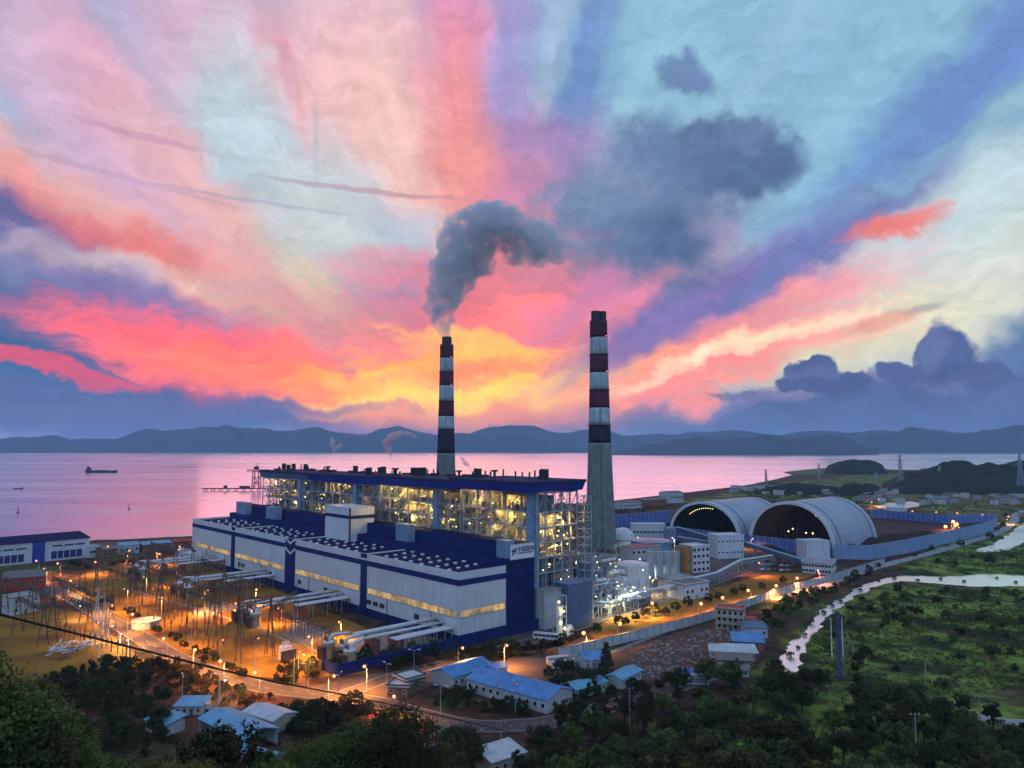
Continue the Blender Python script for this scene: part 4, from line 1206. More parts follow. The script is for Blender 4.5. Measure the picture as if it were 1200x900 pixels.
plume('smoke_plume', [(521.5, 393, 6), (520, 384, 9), (517, 374, 13), (516, 362, 16), (521, 350, 19), (526, 337, 22), (532, 324, 24), (538, 311, 26), (545, 298, 28), (552, 284, 30), (560, 271, 29), (572, 261, 23),
                      (588, 264, 24), (603, 272, 23), (618, 280, 22), (632, 285, 21), (646, 287, 19), (658, 290, 15), (672, 292, 12), (688, 288, 9), (702, 283, 6), (527, 283, 12), (520, 276, 8), (582, 246, 10), (618, 302, 12), (600, 300, 10), (550, 262, 16)],
      D_l, 'thick slate grey smoke plume leaning right above the left chimney', .13, (.90, .965, 1.0), 3)
for pts, lab in (([(392, 532, 1.6), (391, 526, 2.6), (389, 519, 3.0), (388, 512, 1.6), (396, 524, 2.6), (400, 520, 2.2)], 'thin pink steam wisp over the far boiler canopy'),
                 ([(458, 534, 2.0), (455, 527, 4.5), (452, 519, 5.0), (457, 513, 5.0), (464, 510, 4.2), (472, 507, 3.0), (480, 508, 2.4), (487, 512, 1.8)], 'pink steam puff curling right over the middle boiler canopies'),
                 ([(556, 556, 1.5), (550, 548, 2.6), (545, 542, 3.0), (541, 537, 2.2)], 'small white steam wisp right of the left chimney foot')):
    plume('steam_wisp', pts, SW(200, WB0 + 20).y if pts[0][0] < 500 else SW(60, WB0 + 30).y, lab, .6, (1.0, .80, .85), 5, .22, .9)
# ------------------------------------------------------------------ ground sheets, roads
def G(px, py):
    p = at(px, py); return p
def sheet(name, pts, z, m, world=False):
    mb = MB(); ps = [tuple(p)[:2] for p in (pts if world else [at(*q) for q in pts])]
    mb.add([(x, y, z) for x, y in ps], [tuple(range(len(ps)))])
    return tag(mb.build(name, m), kind='structure')
def smooth_path(pts, n=8):
    pts = [Vector(p) for p in pts]; out = []
    for i in range(len(pts) - 1):
        p0, p1, p2, p3 = pts[max(i-1, 0)], pts[i], pts[i+1], pts[min(i+2, len(pts)-1)]
        for k in range(n):
            t = k / n
            out.append(.5 * ((2*p1) + (p2-p0)*t + (2*p0-5*p1+4*p2-p3)*t*t + (3*p1-p0-3*p2+p3)*t**3))
    out.append(pts[-1]); return out
def ribbon(mb, path, off0, off1, z, z0=None):
    n = len(path); L_, R_2 = [], []
    for i, p in enumerate(path):
        d = path[min(i+1, n-1)] - path[max(i-1, 0)]; d.z = 0; d.normalize(); nrm = Vector((-d.y, d.x, 0))
        h = max(gz(p.x, p.y), 0)
        L_.append((p + nrm * off0)[:2] + (h + z,)); R_2.append((p + nrm * off1)[:2] + (h + z,))
    mb.add(L_ + R_2, [(i, n+i, n+i+1, i+1) for i in range(n-1)])
    if z0 is not None:
        for S in (L_, R_2):
            b = [(x, y, h - z + z0) for x, y, h in S]
            mb.add(S + b, [(i, i+1, n+i+1, n+i) for i in range(n-1)])
def road(name, pxs, width, z=.10, m=None, kerb=True, dash=False):
    path = smooth_path([at(*p) for p in pxs])
    mb = MB(); ribbon(mb, path, width/2, -width/2, z)
    tag(mb.build(name, m or M_asphalt), kind='structure')
    if kerb:
        mb = MB(); ribbon(mb, path, width/2 + .35, width/2, z + .12, 0); ribbon(mb, path, -width/2, -width/2 - .35, z + .12, 0)
        tag(mb.build('kerb', M_kerb), kind='structure')
    if dash:
        mb = MB()
        for i in range(0, len(path) - 2, 2):
            a, b = path[i], path[i].lerp(path[i+1], .7); d = (b - a).normalized(); q = Vector((-d.y, d.x, 0)) * .09
            h = max(gz(a.x, a.y), 0) + z + .02
            mb.add([(a+q)[:2] + (h,), (a-q)[:2] + (h,), (b-q)[:2] + (h,), (b+q)[:2] + (h,)], [(0, 1, 2, 3)])
        tag(mb.build('road_marking', M_paint), kind='structure')
    return path
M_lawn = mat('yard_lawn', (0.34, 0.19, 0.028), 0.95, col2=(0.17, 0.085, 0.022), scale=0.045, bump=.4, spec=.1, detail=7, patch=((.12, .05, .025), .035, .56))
M_gravel = mat('pale_gravel', (0.30, 0.28, 0.25), 0.95, col2=(0.2, 0.18, 0.16), scale=.3, spec=.1)
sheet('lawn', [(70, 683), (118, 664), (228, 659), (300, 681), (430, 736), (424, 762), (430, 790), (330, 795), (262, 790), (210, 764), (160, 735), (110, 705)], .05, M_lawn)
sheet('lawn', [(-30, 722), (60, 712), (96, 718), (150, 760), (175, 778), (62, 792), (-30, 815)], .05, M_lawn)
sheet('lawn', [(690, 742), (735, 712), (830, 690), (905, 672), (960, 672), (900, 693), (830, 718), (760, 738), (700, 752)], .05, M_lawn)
M_field = mat('rough_field', (.10, .12, .035), .95, col2=(.16, .13, .05), scale=.02, spec=.1)
sheet('field', [(1050, 583), (1100, 571), (1200, 569), (1330, 572), (1330, 590), (1190, 597), (1100, 592)], .05, M_field)
sheet('field', [(1095, 596), (1150, 598), (1188, 600), (1180, 607), (1120, 606)], .055, M_field)
sheet('coal_yard', [(640, 640), (720, 622), (790, 606), (900, 590), (1025, 594), (1110, 611), (1165, 612), (1160, 622), (1110, 634), (1020, 654), (965, 650), (880, 640), (800, 650), (740, 650)], .06, M_coal)
sheet('plant_yard', [(600, 750), (655, 752), (700, 726), (800, 700), (900, 660), (870, 640), (790, 640), (720, 625), (640, 650), (600, 690)], .04, M_apron)
sheet('dirt_field', [(668, 780), (757, 752), (850, 725), (905, 728), (890, 770), (872, 792), (800, 800), (730, 795)], .045, M_dirt)
sheet('dirt_field', [(640, 765), (560, 770), (430, 792), (440, 797), (500, 787), (600, 765), (700, 752), (690, 742)], .055, M_dirt)
sheet('forecourt', [(584, 779), (602, 769), (650, 772), (668, 782), (672, 802), (640, 806), (600, 792)], .06, M_apron)
sheet('forecourt', [(360, 806), (432, 790), (495, 783), (540, 777), (515, 800), (480, 815), (455, 822), (400, 815)], .065, M_apron)
sheet('quay', [(-420, 656), (0, 645), (115, 636), (228, 631), (232, 640), (110, 652), (-420, 676)], .06, M_apron)
mainp = road('road', [(20, 668), (45, 682), (80, 699), (120, 722), (160, 744), (200, 768), (250, 788), (310, 806), (380, 815), (440, 823), (490, 837), (550, 850), (610, 850), (660, 843), (720, 826), (770, 812), (806, 800), (842, 788)], 9, .10, dash=True)
road('road', [(552, 850), (520, 866), (484, 881), (430, 897), (380, 915)], 10, .13)
road('road', [(392, 818), (420, 808), (470, 790), (540, 773), (600, 757), (660, 741), (720, 720), (800, 697), (850, 678), (905, 660)], 7, .11)
road('road', [(905, 703), (960, 688), (1010, 670), (1045, 660), (1085, 650), (1132, 636), (1172, 623), (1188, 611), (1196, 600), (1240, 585)], 9, .10, m=M_conc, kerb=False)
road('path', [(672, 777), (720, 763), (757, 749), (790, 736), (830, 722)], 3.2, .07, m=M_gravel, kerb=False)
road('road', [(1020, 586), (1032, 579), (1045, 574), (1100, 566), (1200, 565)], 8, .10, m=M_gravel, kerb=False)
road('road', [(1105, 824), (1140, 838), (1175, 846), (1260, 850)], 6, .25, m=M_conc, kerb=False)
for ps in (((238, 716), (300, 735), (350, 758)), ((330, 742), (380, 768)), ((150, 690), (240, 716)), ((110, 672), (190, 664))):
    road('path', list(ps), 2.0, .09, m=M_gravel, kerb=False)
sheet('transformer_bay', [(345, 722), (395, 742), (360, 757), (335, 742)], .07, M_gravel)
sheet('transformer_bay', [(225, 716), (262, 704), (280, 712), (232, 726)], .07, M_gravel)
sheet('transformer_bay', [(395, 752), (470, 735), (536, 752), (418, 775)], .07, M_gravel)
sheet_coal = [((905, 642), 16, 7), ((940, 640), 14, 6), ((985, 645), 24, 9), ((1015, 640), 26, 10), ((1050, 634), 22, 7), ((1085, 628), 16, 5), ((840, 634), 16, 6), ((815, 627), 14, 6), ((760, 628), 14, 7), ((950, 622), 22, 12), ((990, 618), 16, 8)]
ylab = ['low coal heap just inside the nearer vault mouth', 'coal heap in the middle of the nearer vault mouth', 'broad coal heap at the right foot of the nearer vault', 'largest coal heap right of the vaults',
        'brown coal heap midway along the yard screen', 'small coal heap beside the work lamps', 'coal heap in the mouth of the farther vault', 'left coal heap in the farther vault', 'coal heap left of the vaults by the blue screen', 'tall coal heap deep in the nearer vault', 'coal ridge along the back wall of the nearer vault']
for (p, r, h), lb in zip(sheet_coal, ylab):
    c = at(*p)
    nx, ny = 28, 10
    mb = MB(); vs = []; 
    for j in range(ny):
        for i in range(nx):
            t = 2 * math.pi * i / nx; q = r * (1 - j / (ny - 1)) 
            w = 1 + .25 * float(fbm(np.array([math.cos(t) * 1.5 + c.x]), np.array([math.sin(t) * 1.5 + j * .2]))[0]) * 2
            vs.append((q * math.cos(t) * 1.5 * w, q * math.sin(t) * w, h * (1 - q / r) ** .9 - .1 + rng.uniform(-.2, .3)))
    mb.add(vs, [(j*nx+i, j*nx+(i+1) % nx, (j+1)*nx+(i+1) % nx, (j+1)*nx+i) for j in range(ny-1) for i in range(nx)])
    o = mb.build('coal_heap', M_coal); o.location = (c.x, c.y, .06); o.rotation_euler.z = rng.uniform(0, 3)
    tag(o, lb, 'coal heap', 'coal heaps in the yard')

# ------------------------------------------------------------------ simple buildings
def house(name, label, cat, pL, pR, depth, h, roof='gable', wm=None, rm=None, rise=None, win=None, group=None, over=.5, win_m=None, door=True, open_front=False, base=0.0, z0=0.0):
    a, b = at(*pL), at(*pR)
    d = b - a; W = d.length
    root = empty(name, (a.x, a.y, z0), math.atan2(d.y, d.x), label, cat, group)
    wm = wm or M_pale; rm = rm or M_roofgrey
    rise = rise if rise is not None else depth * .14
    if open_front:
        mb = MB(); mb.box(0, W, depth - .2, depth, -.5, h); mb.box(0, .2, 0, depth - .2, -.5, h * .98); mb.build('wall', wm, root)
        n = max(3, int(W / 6))
        for i in range(n + 1):
            MB().bar((.15 + (W - .3) * i / n, .15, -.5), (.15 + (W - .3) * i / n, .15, h), .3).build('post', M_pale, root)
    else:
        mb = MB(); mb.box(0, W, 0, depth, -.5, h)
        if roof == 'gable':
            for x in (0, W - .2):
                mb.add([(x, 0, h), (x, depth, h), (x, depth / 2, h + rise), (x + .2, 0, h), (x + .2, depth, h), (x + .2, depth / 2, h + rise)],
                       [(0, 1, 2), (5, 4, 3), (0, 2, 5, 3), (1, 4, 5, 2)])
        mb.build('wall', wm, root)
    mb = MB(); o = over
    if roof == 'gable':
        for (y0, z0_, y1, z1_) in ((-o, h - rise * o / (depth / 2), depth / 2, h + rise), (depth / 2, h + rise, depth + o, h - rise * o / (depth / 2))):
            mb.add([(-o, y0, z0_ + .05), (W + o, y0, z0_ + .05), (W + o, y1, z1_ + .05), (-o, y1, z1_ + .05), (-o, y0, z0_ + .28), (W + o, y0, z0_ + .28), (W + o, y1, z1_ + .28), (-o, y1, z1_ + .28)],
                   [(0, 3, 2, 1), (4, 5, 6, 7), (0, 1, 5, 4), (1, 2, 6, 5), (2, 3, 7, 6), (3, 0, 4, 7)])
        rf = mb.build('roof', rm, root)
    elif roof == 'flat':
        mb.box(-o, W + o, -o, depth + o, h + .003, h + .4)
        rf = mb.build('roof', rm, root)
        mb = MB(); mb.box(-o, W + o, -o, -o + .25, h + .403, h + 1.0); mb.box(-o, W + o, depth + o - .25, depth + o, h + .403, h + 1.0)
        mb.box(-o, -o + .25, -o + .25, depth + o - .25, h + .403, h + 1.0); mb.box(W + o - .25, W + o, -o + .25, depth + o - .25, h + .403, h + 1.0); mb.build('parapet', wm, root)
    else:                                # single slope towards the front
        mb.add([(-o, -o, h), (W + o, -o, h), (W + o, depth + o, h + rise), (-o, depth + o, h + rise), (-o, -o, h + .25), (W + o, -o, h + .25), (W + o, depth + o, h + rise + .25), (-o, depth + o, h + rise + .25)],
               [(0, 3, 2, 1), (4, 5, 6, 7), (0, 1, 5, 4), (1, 2, 6, 5), (2, 3, 7, 6), (3, 0, 4, 7)])
        rf = mb.build('roof', rm, root)
    if win:
        cols, rows, ww, wh = win
        for r in range(rows):
            zc = h * (r + .55) / rows
            for c in range(cols):
                xc = W * (c + .5) / cols
                if door and r == 0 and c == cols // 2:
                    MB().box(xc - .55, xc + .55, -.08, -.003, 0.0, 2.1).build('door', M_wood, root); continue
                f = MB(); f.box(xc - ww/2 - .12, xc + ww/2 + .12, -.1, -.003, zc - wh/2 - .12, zc + wh/2 + .12)
                fo = f.build('window', M_duct, root)
                MB().box(xc - ww/2, xc + ww/2, -.13, -.103, zc - wh/2, zc + wh/2).build('pane', win_m or M_glass, fo)
    return root, W

house('workers_barrack', 'shorter white barrack with blue sheet roof, upper left of the pair', 'house', (531, 808), (577, 792), 12, 4.2, 'gable', M_pale, M_roofblue, 1.8, (7, 1, 1.1, 1.2))
house('workers_barrack', 'longest white barrack with blue sheet roof beside the road', 'house', (547, 810), (641, 837), 15, 4.4, 'gable', M_pale, M_roofblue, 2.2, (11, 1, 1.2, 1.3))
house('shed', 'small blue roofed wing behind the longest barrack', 'shed', (576, 796), (594, 793), 7, 3.6, 'gable', M_pale, M_roofblue, 1.2, (3, 1, .9, 1))
house('shed', 'pale roofed shed right of the longest barrack end', 'shed', (676, 820), (712, 809), 8, 3.2, 'gable', M_pale, M_rooflight, 1.0, (4, 1, .9, 1))
house('shed', 'blue roofed shed behind dark trees near the conical tree', 'shed', (686, 785), (712, 783), 8, 3.5, 'shed', M_pale, M_roofblue, 1.2, (4, 1, .9, .9))
house('shed', 'low pale blue roofed shed by itself above the road bend', 'shed', (729, 808), (752, 796), 7, 3.4, 'gable', M_pale, M_rooflight, 1.2, (3, 1, .9, .9))
house('shed', 'bright blue roofed workshop in the riverside cluster', 'shed', (859, 762), (896, 764), 9, 3.8, 'shed', M_brick, M_roofblue, 1.9, (4, 1, .9, .9))
house('shed', 'long white roofed shed below the bright blue workshop', 'shed', (848, 773), (888, 774), 7, 2.8, 'shed', M_brick, M_roofwhite, 1.8, (5, 1, .9, .9))
house('shed', 'small white roofed hut left of the riverside sheds', 'shed', (832, 771), (849, 772), 5.5, 2.8, 'shed', M_pale, M_roofwhite, 1.4, (2, 1, .8, .8))
house('shed', 'grey roofed brick row below the long white roof', 'shed', (840, 781), (884, 783), 6, 2.6, 'shed', M_brick, M_roofgrey, 1.4, (6, 1, .8, .8))
house('shed', 'lowest grey and white hut of the riverside cluster', 'shed', (839, 791), (878, 794), 6, 2.6, 'gable', M_pale, M_roofgrey, 1.3, (5, 1, .9, .9))
house('shed', 'grey blue roofed house directly right of the cream villa', 'shed', (874, 748), (900, 748), 8, 4.6, 'shed', M_pale, mat('slate_blue_roof', (.10, .17, .26), .6, var=.3, scale=.3), 1.3, (3, 1, 1, 1.2))
house('shed', 'big open sided shed with pale blue sheet roof at lower left', 'shed', (233, 860), (286, 886), 11, 4.6, 'gable', M_pale, M_rooflight, 1.7, None, open_front=True)
house('site_house', 'white roofed house with dark windows beside the open blue shed', 'house', (285, 849), (320, 861), 9, 4.0, 'gable', M_cream, M_roofwhite, 1.2, (6, 1, 1.0, 1.3))
house('shed', 'pale blue roofed shed half hidden by a dark tree, far lower left', 'shed', (170, 856), (192, 864), 7, 3.2, 'shed', M_pale, M_rooflight, 1.2, (3, 1, .9, .9))
house('shed', 'low grey roofed lean-to by the yard lamps at lower left', 'shed', (204, 838), (236, 838), 7, 2.8, 'shed', M_pale, M_rooflight, .9, (4, 1, .9, .9))
house('shed', 'little blue roofed hut in front of the open blue shed', 'shed', (238, 888), (263, 896), 6, 3.0, 'gable', M_pale, M_rooflight, 1.0, (3, 1, .9, .9))
house('shed', 'long low pale roofed row at the bottom edge, lower left', 'shed', (264, 894), (334, 912), 5, 2.6, 'shed', M_pale, M_rooflight, .8, (8, 1, .9, .9))
house('red_roof_house', 'small house with dull red roof behind the leafy foreground trees', 'house', (424, 864), (440, 860), 6, 3.2, 'gable', M_cream, M_redroof, 1.6, (2, 1, .8, .9))
house('gate_booth', 'low flat white roofed booth on the orange lit forecourt, left one', 'booth', (455, 816), (478, 817), 8, 3.4, 'flat', M_wood, M_roofwhite, None, (3, 1, 1, 1))
house('gate_booth', 'taller flat white roofed booth on the forecourt, right one', 'booth', (476, 813), (498, 807), 8, 4.6, 'flat', M_wood, M_roofwhite, None, (3, 1, 1, 1.4))
house('roadside_house', 'house with bright white roof at the bottom edge below the road', 'house', (577, 912), (616, 899), 8, 4.0, 'shed', M_cream, M_roofwhite, 1.2, (4, 1, 1, 1.1))
house('roadside_house', 'low red roofed house beside the bright white roof, bottom edge', 'house', (560, 900), (579, 897), 7, 2.8, 'gable', M_cream, M_redroof, 1.2, (2, 1, .8, .9))
house('bus_shelter', 'red and white roadside shelter at the junction, bottom centre left', 'shelter', (485, 892), (512, 890), 4, 2.7, 'flat', M_redroof, M_roofwhite, None, None, open_front=True)
# cream villa: three storeys, terraces and open verandas
v, Wv = house('cream_villa', 'three storey cream villa with open verandas outside the white wall', 'villa', (840, 737), (872, 740), 10, 9.6, 'flat', M_cream, M_redroof, None, (5, 3, 1.3, 1.6))
mb = MB()
for zz_ in (3.1, 6.3):
    mb.box(-.6, Wv + .6, -2.0, -.16, zz_, zz_ + .25)
mb.build('veranda_floor', M_cream, v)
for i in range(6):
    MB().bar((Wv * i / 5, -1.8, 0), (Wv * i / 5, -1.8, 9.4), .32).build('veranda_column', M_cream, v)
mb = MB(); mb.box(Wv + .05, Wv + 5, 1, 9, -.5, 5.4); mb.build('wall', M_cream, v)
mb = MB(); mb.box(Wv - .0 + .05, Wv + 5.3, .7, 9.3, 5.403, 5.7); mb.build('terrace', M_redroof, v)
for i in range(2): MB().box(Wv + .8 + i * 2, Wv + 2 + i * 2, .9, .997, 2.2, 4).build('window', M_glass, v)

# white office by the parking
off, Wo = house('office', 'two storey white office with a row of windows beside the car park', 'office', (940, 671), (974, 674), 22, 7.2, 'flat', M_white, M_conc, None, (9, 2, 1.6, 1.5))
for i in range(7): MB().box(Wo + .003, Wo + .1, 2 + i * 2.8, 3.6 + i * 2.8, 4.2, 5.8).build('window', M_glass, off)
house('transfer_house', 'plain white block standing against the nearer vault mouth screen', 'building', (946, 657), (973, 656), 14, 14, 'flat', M_white, M_roofwhite, None, None, over=.2)
house('transfer_house', 'white block between the two coal vaults', 'building', (841, 655), (872, 654), 16, 17.5, 'flat', M_white, M_roofwhite, None, (7, 2, 1.4, 1.2), over=.2, door=False)
# far left workshop
lw, Wl = house('white_workshop', 'long white workshop with blue centre panel by the shore at far left', 'workshop', (-150, 679), (104, 653), 26, 15.5, 'shed', M_white, M_roofnavy, 3.0, None, over=.8)
f_ = lambda px: (at(px, 653 + (104 - px) * 26 / 254) - at(-150, 679)).length
mb = MB(); mb.box(f_(37), f_(52), -.3, -.003, 0, 15.4); mb.build('blue_panel', M_blue, lw)
for (x0, x1, n) in ((59, 96, 5), (-30, 28, 7), (-140, -60, 8)):
    for i in range(n):
        u0 = f_(x0) + (f_(x1) - f_(x0)) * (i + .06) / n; u1 = f_(x0) + (f_(x1) - f_(x0)) * (i + .94) / n
        w = MB(); w.box(u0 - .25, u1 + .25, -.2, -.003, 1.3, 7.7); w = w.build('window', M_duct, lw)
        MB().box(u0, u1, -.26, -.203, 1.6, 7.4).build('pane', M_bluewin, w)
for i in range(16):
    u = f_(-140) + i * (f_(100) - f_(-140)) / 15.5
    if f_(33) < u < f_(54): continue
    MB().box(u - 3.4, u + 3.4, -.2, -.003, 10.8, 12.0).build('window', M_bluewin, lw)
house('annex_house', 'low white annex at the right end of the long workshop', 'annex', (104.6, 654), (117, 652.5), 12, 8.2, 'flat', M_white, M_roofwhite, None, (2, 1, 4, 1.4), over=.1, door=False)
house('red_house', 'small red walled house with grey sheet roof at far left', 'house', (3, 694), (52, 690), 14, 8, 'gable', mat('red_wall', (.40, .07, .035), .7, var=.3, scale=.4), M_roofgrey, 3.2, (5, 1, 1.4, 1.6))
house('control_house', 'white flat roofed block in front of the red walled house', 'building', (13, 722), (46, 716), 10, 9.0, 'flat', M_pale, M_conc, None, (3, 2, 1.6, 1.4))
# shoreline sheds
for (a, b, dp, h, lb, wm, rm) in (((121, 655), (137, 653), 12, 7, 'small pink lit shed nearest the long workshop annex', M_brick, M_roofgrey), ((140, 650), (163, 648), 14, 7, 'grey shoreline shed second along the quay', M_pale, M_rooflight),
                                  ((167, 648), (200, 645), 14, 6.5, 'long grey roofed shoreline shed third along the quay', M_brick, M_rooflight), ((203, 645), (226, 644), 14, 7, 'shoreline shed touching the corner of the turbine hall', M_brick, M_redroof),
                                  ((205, 655), (228, 660), 12, 6, 'white roofed shed at the far end of the turbine hall', M_pale, M_roofwhite)):
    house('quay_shed', lb, 'shed', a, b, dp, h, 'gable', wm, rm, 1.8, (4, 1, 2, 1.6))
# coast beyond the chimney
for (a, b, dp, h, lb, wm) in (((726, 597), (752, 596), 20, 9, 'long low port shed with bright openings just right of the chimney', M_pale), ((755, 594), (781, 592), 22, 9, 'red brown port shed on the shore left of the vaults', M_brick), ((786, 590), (801, 589), 24, 16, 'pale grey port house on the shore behind the farther vault', M_pale)):
    house('port_shed', lb, 'shed', a, b, dp, h, 'gable', wm, M_roofgrey, 2, (7, 1, 2.4, 2.6), door=False)
house('pump_house', 'white building in the fields behind the coal yard', 'building', (1043, 604), (1063, 604.5), 22, 9, 'flat', M_white, M_roofwhite, None, (5, 1, 2, 2))

# signboard wall and blue tent
sb, Ws = house('sign_wall', 'long low white wall with a row of blue characters by the road', 'sign', (796, 802), (832, 803), 1.2, 2.9, 'flat', M_white, M_roofwhite, None, None, over=.1)
mb = MB()
for i in range(9):
    x = Ws * (.1 + .8 * i / 9)
    mb2 = MB(); mb2.box(x, x + .9, -.06, -.003, 1.0, 1.2); mb2.box(x, x + .9, -.06, -.003, 1.9, 2.1); mb2.box(x + .35, x + .55, -.06, -.003, 1.203, 1.897); mb2.box(x + .05, x + .2, -.06, -.003, 1.203, 1.6 + .2 * (i % 2))
    mb2.build('character', M_blue, sb)
tn = empty('dome_tent', at(806, 795), 0, 'blue dome shaped tarpaulin tent behind the low white sign wall', 'tent')
mb = MB(); mb.lathe((0, 0, 0), [(5.2, -.3), (5.1, 1.2), (4.3, 2.5), (2.6, 3.5), (.8, 4.0), (.05, 4.1)], 14); mb.build('cover', mat('blue_tarpaulin', (.06, .18, .45), .6, var=.4, scale=.5), tn)
mb = MB()
for i in range(7): t = 2 * math.pi * i / 7; mb.tube([(5.25 * math.cos(t), 5.25 * math.sin(t), 0), (4.35 * math.cos(t), 4.35 * math.sin(t), 2.55), (.8 * math.cos(t), .8 * math.sin(t), 4.08)], .08, 5)
mb.build('ribs', M_dsteel, tn)

# ------------------------------------------------------------------ walls and screens
def wall_run(name, label, cat, pxs, h, thick, m, post=6.0, postm=None, cap=True, z=0.0, world=None):
    pts = world or [at(*p) for p in pxs]
    root = empty(name, (pts[0].x, pts[0].y, 0), 0, label, cat)
    o = Vector((pts[0].x, pts[0].y, 0)); mb = MB(); mc = MB(); pl = []
    for a, b in zip(pts[:-1], pts[1:]):
        a, b = a - o, b - o; a.z = b.z = 0
        d = (b - a).normalized(); n = Vector((-d.y, d.x, 0)) * thick / 2
        mb.add([a - n + Vector((0, 0, -.5)), b - n + Vector((0, 0, -.5)), b + n + Vector((0, 0, -.5)), a + n + Vector((0, 0, -.5)), a - n + Vector((0, 0, h)), b - n + Vector((0, 0, h)), b + n + Vector((0, 0, h)), a + n + Vector((0, 0, h))],
               [(0, 3, 2, 1), (4, 5, 6, 7), (0, 1, 5, 4), (1, 2, 6, 5), (2, 3, 7, 6), (3, 0, 4, 7)])
        mc.bar(a + Vector((0, 0, h + .1)), b + Vector((0, 0, h + .1)), thick + .25, .18)
        L_ = (b - a).length; k = max(1, int(L_ / post))
        for i in range(k): pl.append(a + d * (L_ * i / k))
    pl.append(pts[-1] - o)
    mb.build('panel', m, root)
    if cap: mc.build('coping', postm or m, root)
    pm = MB(); pm.box(-thick * .7 - .1, thick * .7 + .1, -thick * .7 - .1, thick * .7 + .1, -.5, h + .45); pme = pm.mesh('post', postm or m)
    for p in pl[:100]:
        q = link('post', pme, root); q.location = (p.x, p.y, 0)
    return root
M_wallw = mat('whitewashed_wall', (.50, .52, .54), .8, col2=(.34, .36, .38), scale=.15)
WALL = [(655, 772), (697, 762), (757, 747), (807, 734), (840, 724), (880, 710), (915, 697), (960, 685), (1000, 673), (1036, 661)]
wall_run('perimeter_wall', 'long white perimeter wall with many posts, climbing from the forecourt to the coal yard', 'wall', WALL, 4.2, .35, M_wallw, 5.4, M_conc)
wall_run('perimeter_wall', 'short return of the white wall at its lower left corner', 'wall', [(655.3, 772.6), (675, 780), (694, 786)], 4.0, .35, M_wallw, 5.4)
M_screen = mat('blue_windbreak_mesh', (.07, .13, .42), .6, col2=(.12, .19, .46), scale=.12, stripes=(.28, .25))
M_screenl = mat('pale_blue_windbreak_mesh', (.17, .27, .50), .6, col2=(.24, .34, .52), scale=.12, stripes=(.28, .25))
wall_run('windbreak_screen', 'long pale blue windbreak screen along the right side of the coal yard', 'windbreak', [(978, 655), (1020, 656), (1065, 648), (1110, 637), (1140, 630), (1160, 624), (1169, 620)], 11, .3, M_screenl, 6, M_steel)
wall_run('windbreak_screen', 'blue windbreak screen across the mouth of the nearer vault', 'windbreak', [(873, 640), (905, 644), (940, 648), (976, 654.5)], 10, .3, M_screen, 6, M_steel)
wall_run('windbreak_screen', 'blue windbreak screen across the mouth of the farther vault', 'windbreak', [(786, 633), (812, 637), (839, 641)], 13, .3, M_screen, 6, M_steel)
wall_run('windbreak_screen', 'dark blue windbreak screen between the chimney and the farther vault', 'windbreak', [(718, 620), (745, 618), (770, 616), (786, 613)], 15, .3, M_screen, 6, M_steel)
wall_run('windbreak_screen', 'blue windbreak screen closing the far side of the coal yard', 'windbreak', [(1022, 607), (1045, 608), (1085, 612), (1112, 614), (1150, 612), (1168, 612)], 9.5, .3, M_screen, 6, M_steel)
wall_run('blast_wall', 'low navy wall running out from the near corner of the turbine hall', 'wall', None, 4.5, .5, M_navy, 9, M_navy, world=[SW(-2.5, -62), SW(-2.5, -30), SW(-2.5, 0), SW(-2.5, WD2)])
wall_run('blast_wall', 'short end piece of the low navy wall beside the tan tanks', 'wall', None, 4.5, .5, M_navy, 9, M_navy, world=[SW(-1.7, -62), SW(9, -62)])

